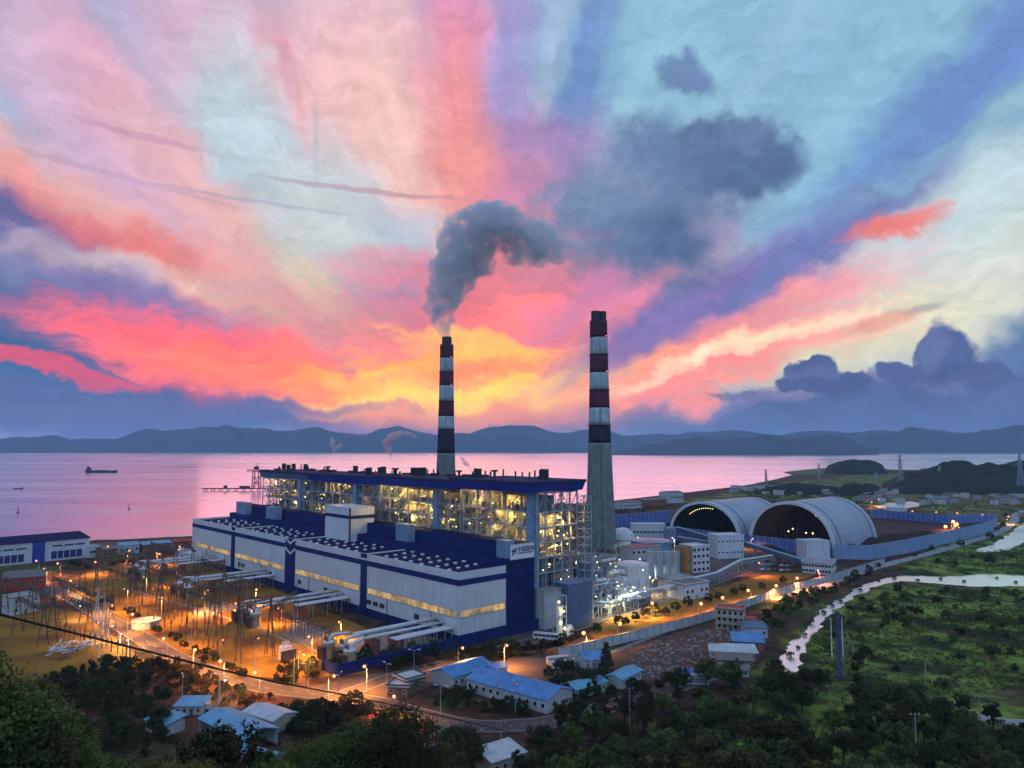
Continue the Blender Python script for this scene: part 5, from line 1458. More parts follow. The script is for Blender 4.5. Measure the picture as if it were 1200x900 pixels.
# ------------------------------------------------------------------ coal vaults
M_vault = mat('vault_cladding', (.46, .50, .56), .55, col2=(.36, .40, .47), scale=.05, stripes=(.18, .2), streak=.3)
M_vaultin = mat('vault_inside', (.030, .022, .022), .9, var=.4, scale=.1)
def vault(pL, pR, length, pytop, label):
    a, b = at(*pL), at(*pR)
    d = b - a; W = d.length; c = (a + b) / 2
    H = atD((pL[0] + pR[0]) / 2, pytop, c.y).z
    root = empty('coal_vault', (c.x, c.y, 0), math.atan2(d.y, d.x), label, 'coal store', 'barrel vaulted coal stores')
    n = 40
    def arch(rw, rh, y): return [(-rw * math.cos(math.pi * i / n), y, rh * math.sin(math.pi * i / n) ** .85 - .5 * (i in (0, n))) for i in range(n + 1)]
    W2 = W / 2
    def shell(y0, y1, ro, ho, ri, hi, m, nm):
        A, B, C, D_ = arch(ro, ho, y0), arch(ro, ho, y1), arch(ri, hi, y0), arch(ri, hi, y1)
        k = n + 1; mb = MB()
        mb.add(A + B + C + D_, [(i, i+1, k+i+1, k+i) for i in range(n)] + [(2*k+i, 3*k+i, 3*k+i+1, 2*k+i+1) for i in range(n)] + [(i, 2*k+i, 2*k+i+1, i+1) for i in range(n)] + [(k+i, k+i+1, 3*k+i+1, 3*k+i) for i in range(n)])
        return mb.build(nm, m, root, False)
    shell(0, length, W2, H, W2 - .8, H - .8, M_vault, 'shell')
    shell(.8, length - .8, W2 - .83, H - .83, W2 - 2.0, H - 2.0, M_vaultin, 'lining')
    shell(-.5, 1.2, W2 + .35, H + .35, W2 - 2.2, H - 2.2, M_duct, 'front_rim')
    for y in (11, length - 9):
        shell(y, y + 2.2, W2 + .18, H + .18, W2 + .02, H + .02, mat('vault_rib_blue', (.12, .2, .32), .6), 'blue_rib')
    shell(length - .79, length + .4, W2 + .2, H + .2, W2 - 2.2, H - 2.2, M_duct, 'rear_rim')
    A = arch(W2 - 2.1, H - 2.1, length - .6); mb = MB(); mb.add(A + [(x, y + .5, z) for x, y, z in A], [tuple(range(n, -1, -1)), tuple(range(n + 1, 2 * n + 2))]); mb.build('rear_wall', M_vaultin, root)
    for y in np.arange(6, length - 3, 8.0):
        shell(y, y + .5, W2 - 2.05, H - 2.05, W2 - 2.7, H - 2.7, M_dsteel, 'inner_rib')
    return root, W, H
vA, WA, HA = vault((878, 640), (979, 651), 88, 588, 'nearer coal vault on the right, work lights glowing inside its dark mouth')
vB, WBv, HB = vault((785, 629.7), (868, 639), 88, 588, 'farther coal vault on the left with a row of tiny lamps under its crown')
for (x, y, z) in ((-12, 30, 15), (-18, 34, 12), (2, 26, 13), (8, 26, 13), (14, 20, HA - 12)):
    l = link('lamp', bulb_me, vA); l.location = (x, y, z); l.scale = (1.5,) * 3
point('lamp_light', (-8, 26, 17), 5000, (1, .6, .4), vA); point('lamp_light', (8, 24, 16), 5000, (1, .6, .4), vA)
for i in range(12):
    t = .9 + i * .075
    l = link('lamp', bulb_me, vB); l.location = (-(WBv / 2 - 6) * math.cos(t) , 8, (HB - 6.5) * math.sin(t)); l.scale = (.9,) * 3

# ------------------------------------------------------------------ tanks, silos and process plant right of the boilers
def tank(name, label, px, py, rpx, pytop, prof=None, m=None, cat='tank', n=28, facet=None, group=None):
    c = at(px, py); r = rpx / F * c.y; h = atD(px, pytop, c.y).z
    root = empty(name, c, 0, label, cat, group)
    mb = MB(); mb.cyl((0, 0, -.5), r, r, h + .5, facet or n); mb.build('body', m or M_white, root, False)
    mb = MB(); mb.lathe((0, 0, h), prof or [(r + .15, .003), (r + .15, .4), (r * .5, r * .10 + .4), (.05, r * .14 + .4)], facet or n); mb.build('roof', M_duct if m is None else m, root)
    mb = MB()
    for i in range(20):
        t = 2 * math.pi * i / 20; mb.bar((r * math.cos(t), r * math.sin(t), h + .3), (r * math.cos(t), r * math.sin(t), h + 1.5), .1)
    mb.tube([(r * math.cos(2*math.pi*i/20), r * math.sin(2*math.pi*i/20), h + 1.5) for i in range(21)], .07, 5); mb.build('handrail', M_steel, root)
    mb = MB(); mb.tube([(r * math.cos(-1.2 + .9 * i / 12) * 1.03, r * math.sin(-1.2 + .9 * i / 12) * 1.03, h * i / 12) for i in range(13)], .16, 5); mb.build('stair', M_steel, root)
    return root, r, h
tank('storage_tank', 'largest white tank with faceted sides beside the pipe bridge', 740, 698, 21, 661, facet=10, m=M_duct)
tank('storage_tank', 'smaller white tank tucked left of the largest faceted tank', 711, 688, 11, 663)
for px, py, lb in ((762, 679, 'pale silo at the left end of the silo row'), (772, 677, 'second pale silo from the left end of the row'), (782, 675, 'third pale silo from the left end of the row'), (792, 672, 'fourth pale silo, nearest the banded office tower')):
    tank('silo', lb, px, py, 5.2, 647, m=M_pale, cat='silo', group='row of pale silos', n=18)
tank('settling_tank', 'wide round settling tank with teal water cover', 763, 652, 23, 633, m=mat('teal_tank', (.14, .30, .40), .4, var=.3, scale=.2), prof=[(13, .1), (3, 1.2), (.05, 1.5)])
tank('tarp_dome', 'white domed cover between the chimney and the settling tank', 730, 640, 12, 631, prof=[(11, 0), (9.5, 5), (5.5, 8.5), (.05, 10)], cat='dome')
house('switch_house', 'long white process building behind the settling tank', 'building', (741, 634), (780, 634), 12, 15, 'flat', M_white, M_roofwhite, None, (9, 1, 2.5, 1.6), over=.2, door=False)
house('switch_house', 'small pale blue block at the right of the settling tank', 'building', (781, 638), (792, 638), 10, 14, 'flat', M_bluegray, M_roofwhite, None, (2, 2, 1.6, 1.4), over=.2, door=False)
ofc, Wq = house('control_office', 'white four storey office with grid windows at the end of the silo row', 'office', (812, 672), (832, 670), 14, 18, 'flat', M_white, M_roofwhite, None, (4, 4, 2.2, 1.8), over=.2, door=False)
house('lift_tower', 'narrow orange brown tower beside the four storey office', 'tower', (804.5, 673.5), (811, 672.5), 10, 18, 'flat', mat('ochre_wall', (.45, .22, .07), .7, var=.3, scale=.3), M_conc, None, (1, 3, 1.2, 1.2), over=.1, door=False)
house('process_hall', 'low white flat roofed hall behind the silo row', 'building', (740, 664), (775, 661), 14, 13, 'flat', M_pale, M_redroof, None, (6, 2, 2, 1.8), over=.2, door=False)
house('pump_station', 'white crenellated pump house at the far end of the pipe bridge', 'building', (803, 704), (831, 699), 14, 8.5, 'flat', M_white, M_roofgrey, None, (5, 1, 1.8, 1.8))
house('pump_station', 'pale low pump house behind the crenellated one', 'building', (785, 693), (812, 690), 12, 7, 'flat', M_pale, M_conc, None, (6, 1, 1.8, 1.6))
cp = empty('loading_canopy', at(690, 712), .2, 'grey slab canopy on tall columns left of the white tanks', 'canopy')
Wc = 27 / F * at(690, 712).y
zt_ = atD(700, 679, at(690, 712).y).z
mb = MB(); mb.box(0, Wc, 0, 12, zt_ - 4, zt_); mb.build('slab', M_bluegray, cp)
for x in (.6, Wc / 2, Wc - .6):
    for y in (.6, 11.4): MB().bar((x, y, -.5), (x, y, zt_ - 4), .7).build('column', M_steel, cp)
mb = MB(); mb.box(.5, Wc - .5, 6, 11, .05, zt_ * .55); mb.build('back_wall', M_dark, cp)
# precipitator frames behind the open end
pr = plant('precipitator', -6, WB0 + BD + 6, 'dense bluish duct frames between the lattice tower and the right hand chimney', 'filter plant')
mb = MB(); r2 = random.Random(5)
for x in np.linspace(0, 20, 4):
    for y in (0, 8, 16): mb.bar((x, y, -.5), (x, y, 32), .5)
for z in (6, 12, 18, 24, 30):
    for y in (0, 8, 16): mb.bar((0, y, z), (20, y, z), .4)
    for x in np.linspace(0, 20, 4): mb.bar((x, 0, z), (x, 16, z), .4)
    for i in range(3):
        x0, x1 = 20 * i / 3, 20 * (i + 1) / 3
        mb.bar((x0, 0, z - 6), (x1, 0, z), .3)
mb.build('steel_frame', M_frame, pr)
for i in range(2):
    MB().box(1.5 + i * 9.5, 8.5 + i * 9.5, 3, 15, 13, 27).build('filter_box', M_bluegray, pr)
    MB().lathe((5 + i * 9.5, 8, 0), [(.8, 7), (4.2, 12.9)], 4).build('hopper', M_steel, pr)
for i in range(14):
    z = r2.uniform(3, 31); y = r2.uniform(-1.5, .5); x = r2.uniform(0, 12)
    MB().tube([(x, y, z), (x + r2.uniform(4, 12), y, z)], r2.uniform(.3, .9), 8).build('duct', M_duct if i % 2 else M_pipe, pr)
for i in range(16):
    l = link('lamp', bulbc_me if i % 3 else bulb_me, pr); l.location = (r2.uniform(0, 20), r2.uniform(-1.5, .6), r2.uniform(3, 30)); l.scale = (.8,) * 3
for i in range(2): point('lamp_light', (4 + i * 10, -4, 10 + 9 * i), 350, (.8, 1, .9), pr)
pr2 = plant('absorber', 26, WB0 + BD + 60, 'tangle of pale absorber vessels and pipes at the foot of the right hand chimney', 'scrubber plant')
for (x, y, r, h) in ((-30, -6, 5, 20), (-18, -10, 4, 15), (-8, -14, 4, 17)):
    MB().lathe((x, y, 0), [(r, -.5), (r, h * .7), (r * .6, h * .85), (r * .6, h), (.05, h + .5)], 20).build('vessel', M_duct, pr2, False)
for i in range(24):
    x, y, z = r2.uniform(-46, 2), r2.uniform(-34, 0), r2.uniform(4, 18)
    d = r2.choice(((1, 0, 0), (0, 1, 0), (0, 0, 1))); L_ = r2.uniform(5, 16)
    MB().tube([(x, y, z), (x + d[0] * L_, y + d[1] * L_, z + d[2] * L_ * .5)], r2.uniform(.25, .7), 7).build('pipe', M_pipe if i % 2 else M_duct, pr2)
for i in range(14):
    l = link('lamp', bulbc_me if i % 2 else bulb_me, pr2); l.location = (r2.uniform(-46, 2), r2.uniform(-36, -26), r2.uniform(4, 20)); l.scale = (.9,) * 3
for i in range(3): point('lamp_light', (-40 + i * 18, -40, 13), 450, (.85, 1, .95), pr2)
# pipe bridges
def pipe_bridge(label, pxs, h, w=3.0, n_pipes=3):
    pts = [at(*p) for p in pxs]; o = pts[0].copy()
    root = empty('pipe_bridge', o, 0, label, 'pipe bridge')
    fr = MB()
    for a, b in zip(pts[:-1], pts[1:]):
        a, b = a - o, b - o
        truss(fr, a + Vector((0, 0, h)), b + Vector((0, 0, h)), w, 2.0, max(3, int((b - a).length / 4)), .28)
        d = (b - a).normalized(); nn = Vector((-d.y, d.x, 0))
        k = max(2, int((b - a).length / 12))
        for i in range(k + 1):
            p = a.lerp(b, i / k)
            t = MB(); t.bar(p + nn * w / 2 + Vector((0, 0, -.5)), p + nn * w / 2 + Vector((0, 0, h - 1)), .35); t.bar(p - nn * w / 2 + Vector((0, 0, -.5)), p - nn * w / 2 + Vector((0, 0, h - 1)), .35)
            t.bar(p + nn * w / 2 + Vector((0, 0, 1)), p - nn * w / 2 + Vector((0, 0, h - 1.5)), .22); t.build('trestle', M_steel, root)
    fr.build('truss', M_steel, root)
    for i in range(n_pipes):
        off = (i - (n_pipes - 1) / 2) * .8
        pp = []
        for j, p in enumerate(pts):
            d = (pts[min(j+1, len(pts)-1)] - pts[max(j-1, 0)]).normalized(); nn = Vector((-d.y, d.x, 0))
            pp.append(p - o + nn * off + Vector((0, 0, h + 1.25)))
        MB().tube(pp, .3, 8).build('pipe', M_duct, root)
pipe_bridge('pipe bridge on trestles in front of the grey slab canopy and white tanks', [(690, 722), (713, 723), (760, 707), (800, 700)], 6.5)
pipe_bridge('pipe bridge running from the pump houses towards the car park', [(796, 695), (840, 684), (868, 668), (905, 662)], 6.0)
def conveyor(label, p0, z0, p1, z1, w=3.4):
    a, b = at(*p0), at(*p1); o = a.copy()
    root = empty('conveyor_gallery', o, 0, label, 'conveyor')
    mb = MB(); mb.bar((0, 0, z0), b - o + Vector((0, 0, z1)), w, 3.0); mb.build('gallery', mat('gallery_sheet', (.16, .14, .20), .6, var=.3, scale=.3, stripes=(.6, .2)), root)
    mb = MB(); mb.bar(Vector((0, 0, z0 + 1.7)), b - o + Vector((0, 0, z1 + 1.7)), w + .5, .25); mb.build('roof', M_rooflight, root)
    for i in range(1, 6):
        p = (b - o) * (i / 6); z = z0 + (z1 - z0) * i / 6 - 1.5
        t = MB(); t.bar((p.x - 1.4, p.y, -.5), (p.x - .8, p.y, z), .4); t.bar((p.x + 1.4, p.y, -.5), (p.x + .8, p.y, z), .4); t.bar((p.x - 1.2, p.y, z * .5), (p.x + 1.2, p.y, z * .5), .3); t.build('trestle', M_steel, root)
conveyor('dark inclined conveyor gallery from the silo row to the white block between the vaults', (794, 648), 12, (842, 652), 9)
conveyor('conveyor gallery descending past the white block towards the office', (874, 652), 10, (944, 664), 3)
conveyor('conveyor gallery behind the settling tank along the farther vault screen', (793, 636), 13, (842, 648), 10)
# ------------------------------------------------------------------ transformers and bus ducts in front of the hall
def arc_pts(p, q, r): return None
tr_lab = ['tan transformer group behind the low navy wall at the near corner of the hall', 'tan transformer group below the white chevron of the turbine hall', 'tan transformer group third along the hall front', 'tan transformer group at the far end of the hall front']
for k, s in enumerate((14, 104, 196, 282)):
    for j in range(3):
        t = plant('transformer', s + (j - 1) * 8.5, -52 + (2.5 if j == 1 else 0), ('%s, %s' % (tr_lab[k], ('right hand tank', 'middle tank', 'left hand tank')[j])), 'transformer', 'step up transformers along the turbine hall')
        t['label'] = tr_lab[k].replace('transformer group', ('right', 'middle', 'left')[j] + ' transformer')
        MB().cyl((0, 0, -.3), 2.7, 2.7, 7.0, 14).build('tank', M_tank, t)
        mb = MB()
        for i in range(7): mb.box(-4.2, -2.72, -2.4 + i * .75, -2.1 + i * .75, .4, 5.2)
        mb.box(-4.3, -2.6, -2.6, 2.6, 5.203, 5.6); mb.build('radiator', M_dsteel, t)
        MB().lathe((0, 0, 6.7), [(2.7, .003), (2.3, .6), (1.0, .9), (.9, 1.5)], 14).build('lid', M_duct, t)
        for i in range(3): MB().lathe((-1.4, -1.2 + 1.2 * i, 7.2), [(.25, 0), (.4, .2), (.22, .5), (.4, .8), (.22, 1.1), (.35, 1.4), (.12, 2.2)], 8).build('bushing', M_brick, t)
        mb = MB(); mb.tube([(.4, 0, 7.4), (.8, 0, 8.4), (1.8, 0, 9.2), (3.4, 0, 9.4), (8.5, (1 - j) * 2.5, 9.4)], .7, 10); mb.build('bus_elbow', M_duct, t, True)
    d = plant('bus_duct', s, -43, ['pair of long white bus ducts running into the near corner of the hall', 'pair of long white bus ducts running into the hall beside the chevron', 'pair of white bus ducts third along the hall front', 'pair of white bus ducts at the far end of the hall'][k], 'bus duct', 'bus ducts into the turbine hall')
    MB().tube([(-1, 2.5, 9.4), (20, 2.5, 9.4), (42.7, 2.5, 9.4)], .95, 12).build('duct', M_duct, d, True)
    MB().tube([(-1, -3, 8.6), (20, -3, 8.6), (42.7, -3, 8.6)], .65, 12).build('duct', M_duct, d, True)
    MB().box(12, 42.4, -11, -5.5, 7.2, 7.6).build('cable_deck', M_duct, d)
    for i in range(8):
        x = 12.5 + i * 4.2
        for y in (-10.5, -6, 2.5): MB().bar((x, y, -.3), (x, y, 7.2 if y < 0 else 8.2), .3).build('post', M_steel if (i + k) % 2 else M_brick, d)
    for i in range(2):
        MB().box(8 + 12 * i, 8.5 + 12 * i, -4, 8, -.3, 7).build('fire_wall', M_brick, d)
au = plant('auxiliary_transformer', 34, -66, 'lone white transformer with bushings on the gravel bay near the navy wall', 'transformer')
MB().cyl((0, 0, -.2), 2.6, 2.6, 5.5, 16).build('tank', M_duct, au)
for i in range(3): MB().lathe((-1.2 + 1.2 * i, 0, 5.3), [(.3, 0), (.5, .3), (.25, .8), (.45, 1.2), (.2, 2.2)], 8).build('bushing', M_duct, au)
MB().box(-3.4, 3.4, -3.4, -2.9, .2, 4.2).build('radiator', M_dsteel, au)
for (s, w, lb) in ((58, -44, 'long brown cable trestle between the near and chevron transformers'), (150, -42, 'brown cable trestle left of the chevron ducts'), (238, -40, 'brown cable trestle near the far end of the hall')):
    tb = plant('cable_trestle', s, w, lb, 'trestle')
    mb = MB(); truss(mb, (0, -26, 7.5), (0, 26, 7.5), 2.5, 1.6, 16, .22); mb.build('truss', M_dsteel, tb)
    for i in range(9): 
        t = MB(); t.bar((-1, -26 + i * 6.5, -.2), (-1, -26 + i * 6.5, 7), .28); t.bar((1, -26 + i * 6.5, -.2), (1, -26 + i * 6.5, 7), .28); t.bar((-1, -26 + i * 6.5, 4), (1, -26 + i * 6.5, 4), .2); t.build('trestle_leg', M_dsteel, tb)

# ------------------------------------------------------------------ switchyard
def gantry(pa, pb, h, label, m=None, spread=2.4, th=.34, beam=True):
    a, b = at(*pa), at(*pb); d = (b - a); W = d.length
    root = empty('switchyard_gantry', a, math.atan2(d.y, d.x), label, 'gantry', 'lattice gantries in the switchyard')
    m = m or M_dsteel
    for x in (0, W):
        for sg in (-1, 1): MB().bar((x, sg * spread, -.5), (x, sg * .25, h), th).build('leg', m, root)
        mb = MB()
        for q in (.25, .5, .75): mb.bar((x, -spread * (1 - q), h * q), (x, spread * (1 - q), h * q), th * .7)
        mb.build('leg_brace', m, root)
        MB().bar((x, 0, h), (x, 0, h + 3.5), .22).build('spike', m, root)
    if beam:
        mb = MB(); truss(mb, (-.5, 0, h - .8), (W + .5, 0, h - .8), 1.3, 1.4, max(4, int(W / 2)), .2); mb.build('beam', M_dsteel if m is M_dsteel else m, root)
    for i in range(3):
        x = W * (i + 1) / 4
        MB().lathe((x, 0, h - 3.6), [(.05, 0), (.28, .2), (.12, .5), (.28, .9), (.12, 1.3), (.28, 1.7), (.05, 2.0)], 6).build('insulator', M_brick, root)
    return root
GAN = [((279, 777), (316, 768), 24, 'nearest A frame gantry at the lower right of the switchyard'), ((203, 724), (248, 744), 22, 'gantry in the middle of the lawn with its beam sloping right'),
       ((171, 707), (203, 724), 24, 'tall double gantry left of the mid lawn beam'), ((155, 693), (187, 712), 20, 'gantry at the upper left edge of the lawn'),
       ((112, 701), (155, 693), 22, 'long gantry beside the lamp lined yard road'), ((248, 744), (281, 730), 22, 'gantry left of the gravel bay under the chevron'),
       ((60, 712), (98, 730), 17, 'gantry carrying the long dark beam by the red walled house'), ((98, 730), (130, 746), 17, 'gantry at the lower end of the long dark beam'),
       ((4, 722), (34, 736), 20, 'gantry beside the white control block'), ((34, 736), (60, 752), 20, 'gantry below the white control block'),
       ((230, 700), (262, 690), 18, 'gantry near the far transformer bay'), ((190, 680), (225, 672), 18, 'gantry at the shore side of the lawn'), ((316, 768), (346, 742), 20, 'gantry right of the nearest A frames')]
for i, (a, b, h) in enumerate((((96, 690), (128, 703), 18), ((128, 703), (158, 716), 18), ((140, 680), (172, 690), 20), ((176, 668), (205, 679), 20), ((222, 742), (256, 758), 20), ((186, 726), (222, 742), 20),
                               ((262, 716), (296, 728), 20), ((20, 742), (50, 757), 17), ((72, 735), (104, 750), 16), ((236, 688), (262, 700), 18))):
    GAN.append((a, b, h, 'brown lattice gantry among the others on the amber lawn'))
for a, b, h, lb in GAN: gantry(a, b, h, lb)
gantry((112, 758), (120, 770), 23, 'pair of pale slender masts beside the pile of beams', M_duct, 1.6, .3, False)
ip = empty('insulator_post', at(180, 735), 0, 'grey insulator post among the others on the switchyard lawn', 'insulator', 'insulator posts on the switchyard lawn')
MB().bar((0, 0, -.3), (0, 0, 3.2), .3).build('stand', M_dsteel, ip)
MB().lathe((0, 0, 3.2), [(.3, 0), (.5, .3), (.25, .6), (.5, 1.0), (.25, 1.4), (.45, 1.8), (.15, 2.4)], 8).build('insulator', M_brick, ip)
for i in range(64):
    u, v = i % 16, i // 16
    px, py = (120 + u * 9 + v * 20, 702 + u * 4.2 - v * 5) if i < 48 else (70 + u * 6, 742 + u * 2.2)
    p = at(px + rng.uniform(-2, 2), py + rng.uniform(-1.5, 1.5)); clone(ip, p)
def wire(name, label, P, Q, sag, r, cat='cable', n=14, group=None, m=None):
    mb = MB(); P, Q = Vector(P), Vector(Q); pts = []
    for i in range(n + 1):
        t = i / n; p = P.lerp(Q, t); p.z -= sag * 4 * t * (1 - t); pts.append(p)
    mb.tube(pts, r, 5); return tag(mb.build(name, m or M_cable), label, cat, group)
for (a, b, h, lb), (a2, b2, h2, lb2) in ((GAN[0], GAN[1]), (GAN[1], GAN[3]), (GAN[2], GAN[4]), (GAN[6], GAN[8]), (GAN[7], GAN[9]), (GAN[10], GAN[11]), (GAN[5], GAN[12])):
    A1, A2, B1, B2 = at(*a), at(*b), at(*a2), at(*b2)
    for q in (.25, .75):
        wire('power_line', 'thin dark wire strung between the switchyard gantries', A1.lerp(A2, q) + Vector((0, 0, h - 3.5)), B1.lerp(B2, q) + Vector((0, 0, h2 - 3.5)), 1.5, .06, group='wires over the switchyard')
ktm = plant('relay_kiosk', 132, -92, 'pale octagonal kiosk standing on the switchyard lawn', 'kiosk')
MB().cyl((0, 0, -.3), 6.5, 6.5, 3.6, 8).build('wall', M_pale, ktm); MB().lathe((0, 0, 3.3), [(7, .003), (7, .35), (.1, 1.4)], 8).build('roof', M_roofwhite, ktm)
bp_ = empty('beam_pile', at(78, 762), .3, 'jumbled pile of pale steel beams beside the leafy hill at left', 'beam pile')
for i in range(60):
    x, y, z = rng.uniform(-7, 7), rng.uniform(-9, 9), rng.uniform(.2, 2.2); t = rng.choice((.3, .7, 1.2, 1.9)) + rng.uniform(-.25, .25); L_ = rng.uniform(2, 6)
    MB().bar((x, y, z), (x + math.cos(t) * L_, y + math.sin(t) * L_, z + rng.uniform(-.2, .4)), .35).build('beam', M_duct if i % 3 else M_bluegray, bp_)

# ------------------------------------------------------------------ street lamps
def lamp_proto(name, h, bulbm, watts, col, label, group, br=.5, double=False):
    r = empty(name, (0, 0, -900), 0, label, 'street lamp', group)
    MB().cyl((0, 0, -.5), .16, .09, h + .5, 8).build('pole', M_steel, r)
    for sg in ((-1, 1) if double else (1,)):
        MB().tube([(0, 0, h - .05), (sg * .6, 0, h + .45), (sg * 1.6, 0, h + .6)], .07, 6).build('arm', M_steel, r)
        mb = MB(); mb.box(sg * 1.9 - .55, sg * 1.9 + .55, -.2, .2, h + .52, h + .75); mb.build('lamp_head', M_dsteel if bulbm else M_duct, r)
        if bulbm:
            b = link('bulb', MB().ball((0, 0, 0), br, 8, 6).mesh('bulb', bulbm, True), r); b.location = (sg * 1.9, 0, h + .5 - br)
            point('lamp_light', (sg * 1.9, 0, h + .2 - 2 * br), watts, col, r, .3, True)
    return r
SOD = (1.0, .37, .075)
proto = {}
def lamps(name, h, bulbm, watts, col, label, group, pts, br=.5, double=False, ground=False):
    for i, (px, py) in enumerate(pts):
        key = label
        p = at(px, py) if ground else at(px, py, h)
        o = proto.get(key)
        if o is None: o = proto[key] = lamp_proto(name, h, bulbm, watts, col, label, group, br, double)
        else: o = clone(o, (0, 0, 0))
        o.location = (p.x, p.y, max(0, gz(p.x, p.y))); o.rotation_euler.z = rng.uniform(0, 6.28)
lamps('street_lamp', 9, M_sod, LW, SOD, 'orange street lamp in the row along the yard road', 'lamps along the yard road', [(46, 657), (71, 660), (55, 666), (81, 680), (115, 700), (132, 710), (150, 720), (171, 733), (197, 748), (227, 760), (263, 773), (305, 787)], .62)
lamps('street_lamp', 7, M_cool, LW * .3, (1, .8, .55), 'white street lamp on the lower side of the yard road', 'white lamps below the yard road', [(96, 711), (121, 729), (130, 735), (141, 742), (151, 749), (90, 686), (258, 799)], .42)
lamps('street_lamp', 9, M_sod, LW * 1.2, SOD, 'orange street lamp by the quay sheds and far lawn', 'lamps on the shore side', [(115, 658), (185, 648), (190, 649), (125, 640), (150, 645), (212, 640), (300, 690)], .6)
lamps('street_lamp', 8, M_sod, LW * 1.1, SOD, 'orange lamp among the transformer bays', 'lamps among the transformers', [(366, 745), (293, 715), (272, 708), (240, 700), (400, 728), (330, 712), (205, 672), (350, 768)], .5)
lamps('street_lamp', 13, M_sod, LW * 1.1, SOD, 'tall slim orange lamp added among the switchyard gantries to light the lawn', 'lawn lamps added among the gantries', [(150, 690), (190, 700), (225, 725), (258, 752), (300, 750), (345, 765), (172, 676), (240, 692), (320, 728), (128, 716)], .32)  # lamps added to spread orange light over the lawn
lamps('street_lamp', 9, M_sod, LW * 1.5, SOD, 'orange street lamp on the forecourt and front hedges', 'lamps on the forecourt', [(430, 779), (537, 760), (591, 755), (464, 818), (385, 792)], .55)
lamps('street_lamp', 8, M_sod, LW * 1.3, SOD, 'orange street lamp among trees inside the white perimeter wall', 'lamps inside the perimeter wall', [(687, 740), (724, 731), (766, 707), (818, 707), (851, 700), (880, 691), (907, 685), (931, 677)], .85)
lamps('street_lamp', 9, M_sod, LW * 1.0, (1, .3, .15), 'reddish lamp in front of the vault screens', 'lamps in front of the vaults', [(880, 631), (908, 631), (890, 660), (960, 668)], .6)
lamps('street_lamp', 9, M_sod, LW * 1.2, SOD, 'orange lamp in the fields behind the coal yard', 'lamps behind the coal yard', [(1071, 599), (1099, 600), (1123, 601), (1152, 603), (1180, 605), (1030, 585), (1020, 588)], .8)
lamps('street_lamp', 10, M_work, LW * 4, (1, .28, .07), 'bright work lamp clustered at the right end of the coal yard', 'work lamps in the coal yard', [(1115, 610), (1123, 613), (1106, 616), (1118, 614)], 1.5)
lamps('flood_lamp', 12, M_cool, LW * 1.2, (.9, 1, .92), 'white flood lamp among the tanks and silos', 'flood lamps among the tanks', [(738, 688), (753, 655), (770, 616), (745, 630), (700, 652), (726, 655), (790, 630)], .6)
lamps('flood_lamp', 11, M_warm, LW * 1.3, (1, .8, .4), 'yellow flood lamp beside the faceted white tank', 'yellow lamps beside the tanks', [(764, 676), (731, 700)], .9)
lamps('double_street_lamp', 10, None, 0, None, 'unlit double armed white lamp post on the forecourt', 'unlit lamp posts', [(361, 812), (397, 826), (453, 812), (485, 794), (604, 838), (516, 842)], .4, True, True)
lamps('double_street_lamp', 10, None, 0, None, 'unlit double armed white lamp post behind the lower left sheds', 'unlit lamp posts at lower left', [(213, 828), (256, 826)], .4, True, True)
ro = empty('red_signal_lamp', at(71, 674, 6) - Vector((0, 0, 6)), 0, 'red signal lamp on a short post beside the yard road', 'signal lamp')
MB().cyl((0, 0, -.3), .12, .1, 6.2, 8).build('pole', M_steel, ro); b = link('bulb', MB().ball((0, 0, 0), .6).mesh('bulb', M_redlamp, True), ro); b.location = (0, 0, 6.4); point('lamp_light', (0, 0, 6.0), 1500, (1, .08, .05), ro)

# ------------------------------------------------------------------ trees
def leaf_mat(name, dark, light, tint):
    m = bpy.data.materials.new(name); m.use_nodes = True
    nt = m.node_tree; N = nt.nodes; L = nt.links; b = N['Principled BSDF']
    b.inputs['Roughness'].default_value = .6; b.inputs['Specular IOR Level'].default_value = .2
    a = N.new('ShaderNodeAttribute'); a.attribute_name = 'tint'
    oi = N.new('ShaderNodeObjectInfo')
    mx = N.new('ShaderNodeMix'); mx.data_type = 'RGBA'; mx.inputs[6].default_value = (*dark, 1); mx.inputs[7].default_value = (*light, 1); L.new(a.outputs['Fac'], mx.inputs[0])
    m2 = N.new('ShaderNodeMix'); m2.data_type = 'RGBA'; m2.inputs[7].default_value = (*tint, 1)
    k = N.new('ShaderNodeMath'); k.operation = 'MULTIPLY'; k.inputs[1].default_value = .6; L.new(oi.outputs['Random'], k.inputs[0]); L.new(k.outputs[0], m2.inputs[0]); L.new(mx.outputs[2], m2.inputs[6])
    L.new(m2.outputs[2], b.inputs['Base Color'])
    tr = N.new('ShaderNodeBsdfTranslucent'); L.new(m2.outputs[2], tr.inputs['Color'])
    ms = N.new('ShaderNodeMixShader'); ms.inputs[0].default_value = .25; L.new(b.outputs[0], ms.inputs[1]); L.new(tr.outputs[0], ms.inputs[2]); L.new(ms.outputs[0], N['Material Output'].inputs['Surface'])
    return m
L_dark = leaf_mat('dark_leaves', (.016, .027, .010), (.075, .105, .028), (.030, .026, .012))
L_mid = leaf_mat('green_leaves', (.018, .034, .010), (.18, .27, .048), (.055, .05, .015))
L_light = leaf_mat('light_green_leaves', (.028, .055, .012), (.26, .36, .055), (.10, .11, .025))
L_olive = leaf_mat('olive_shrub_leaves', (.020, .020, .008), (.06, .052, .018), (.05, .03, .014))
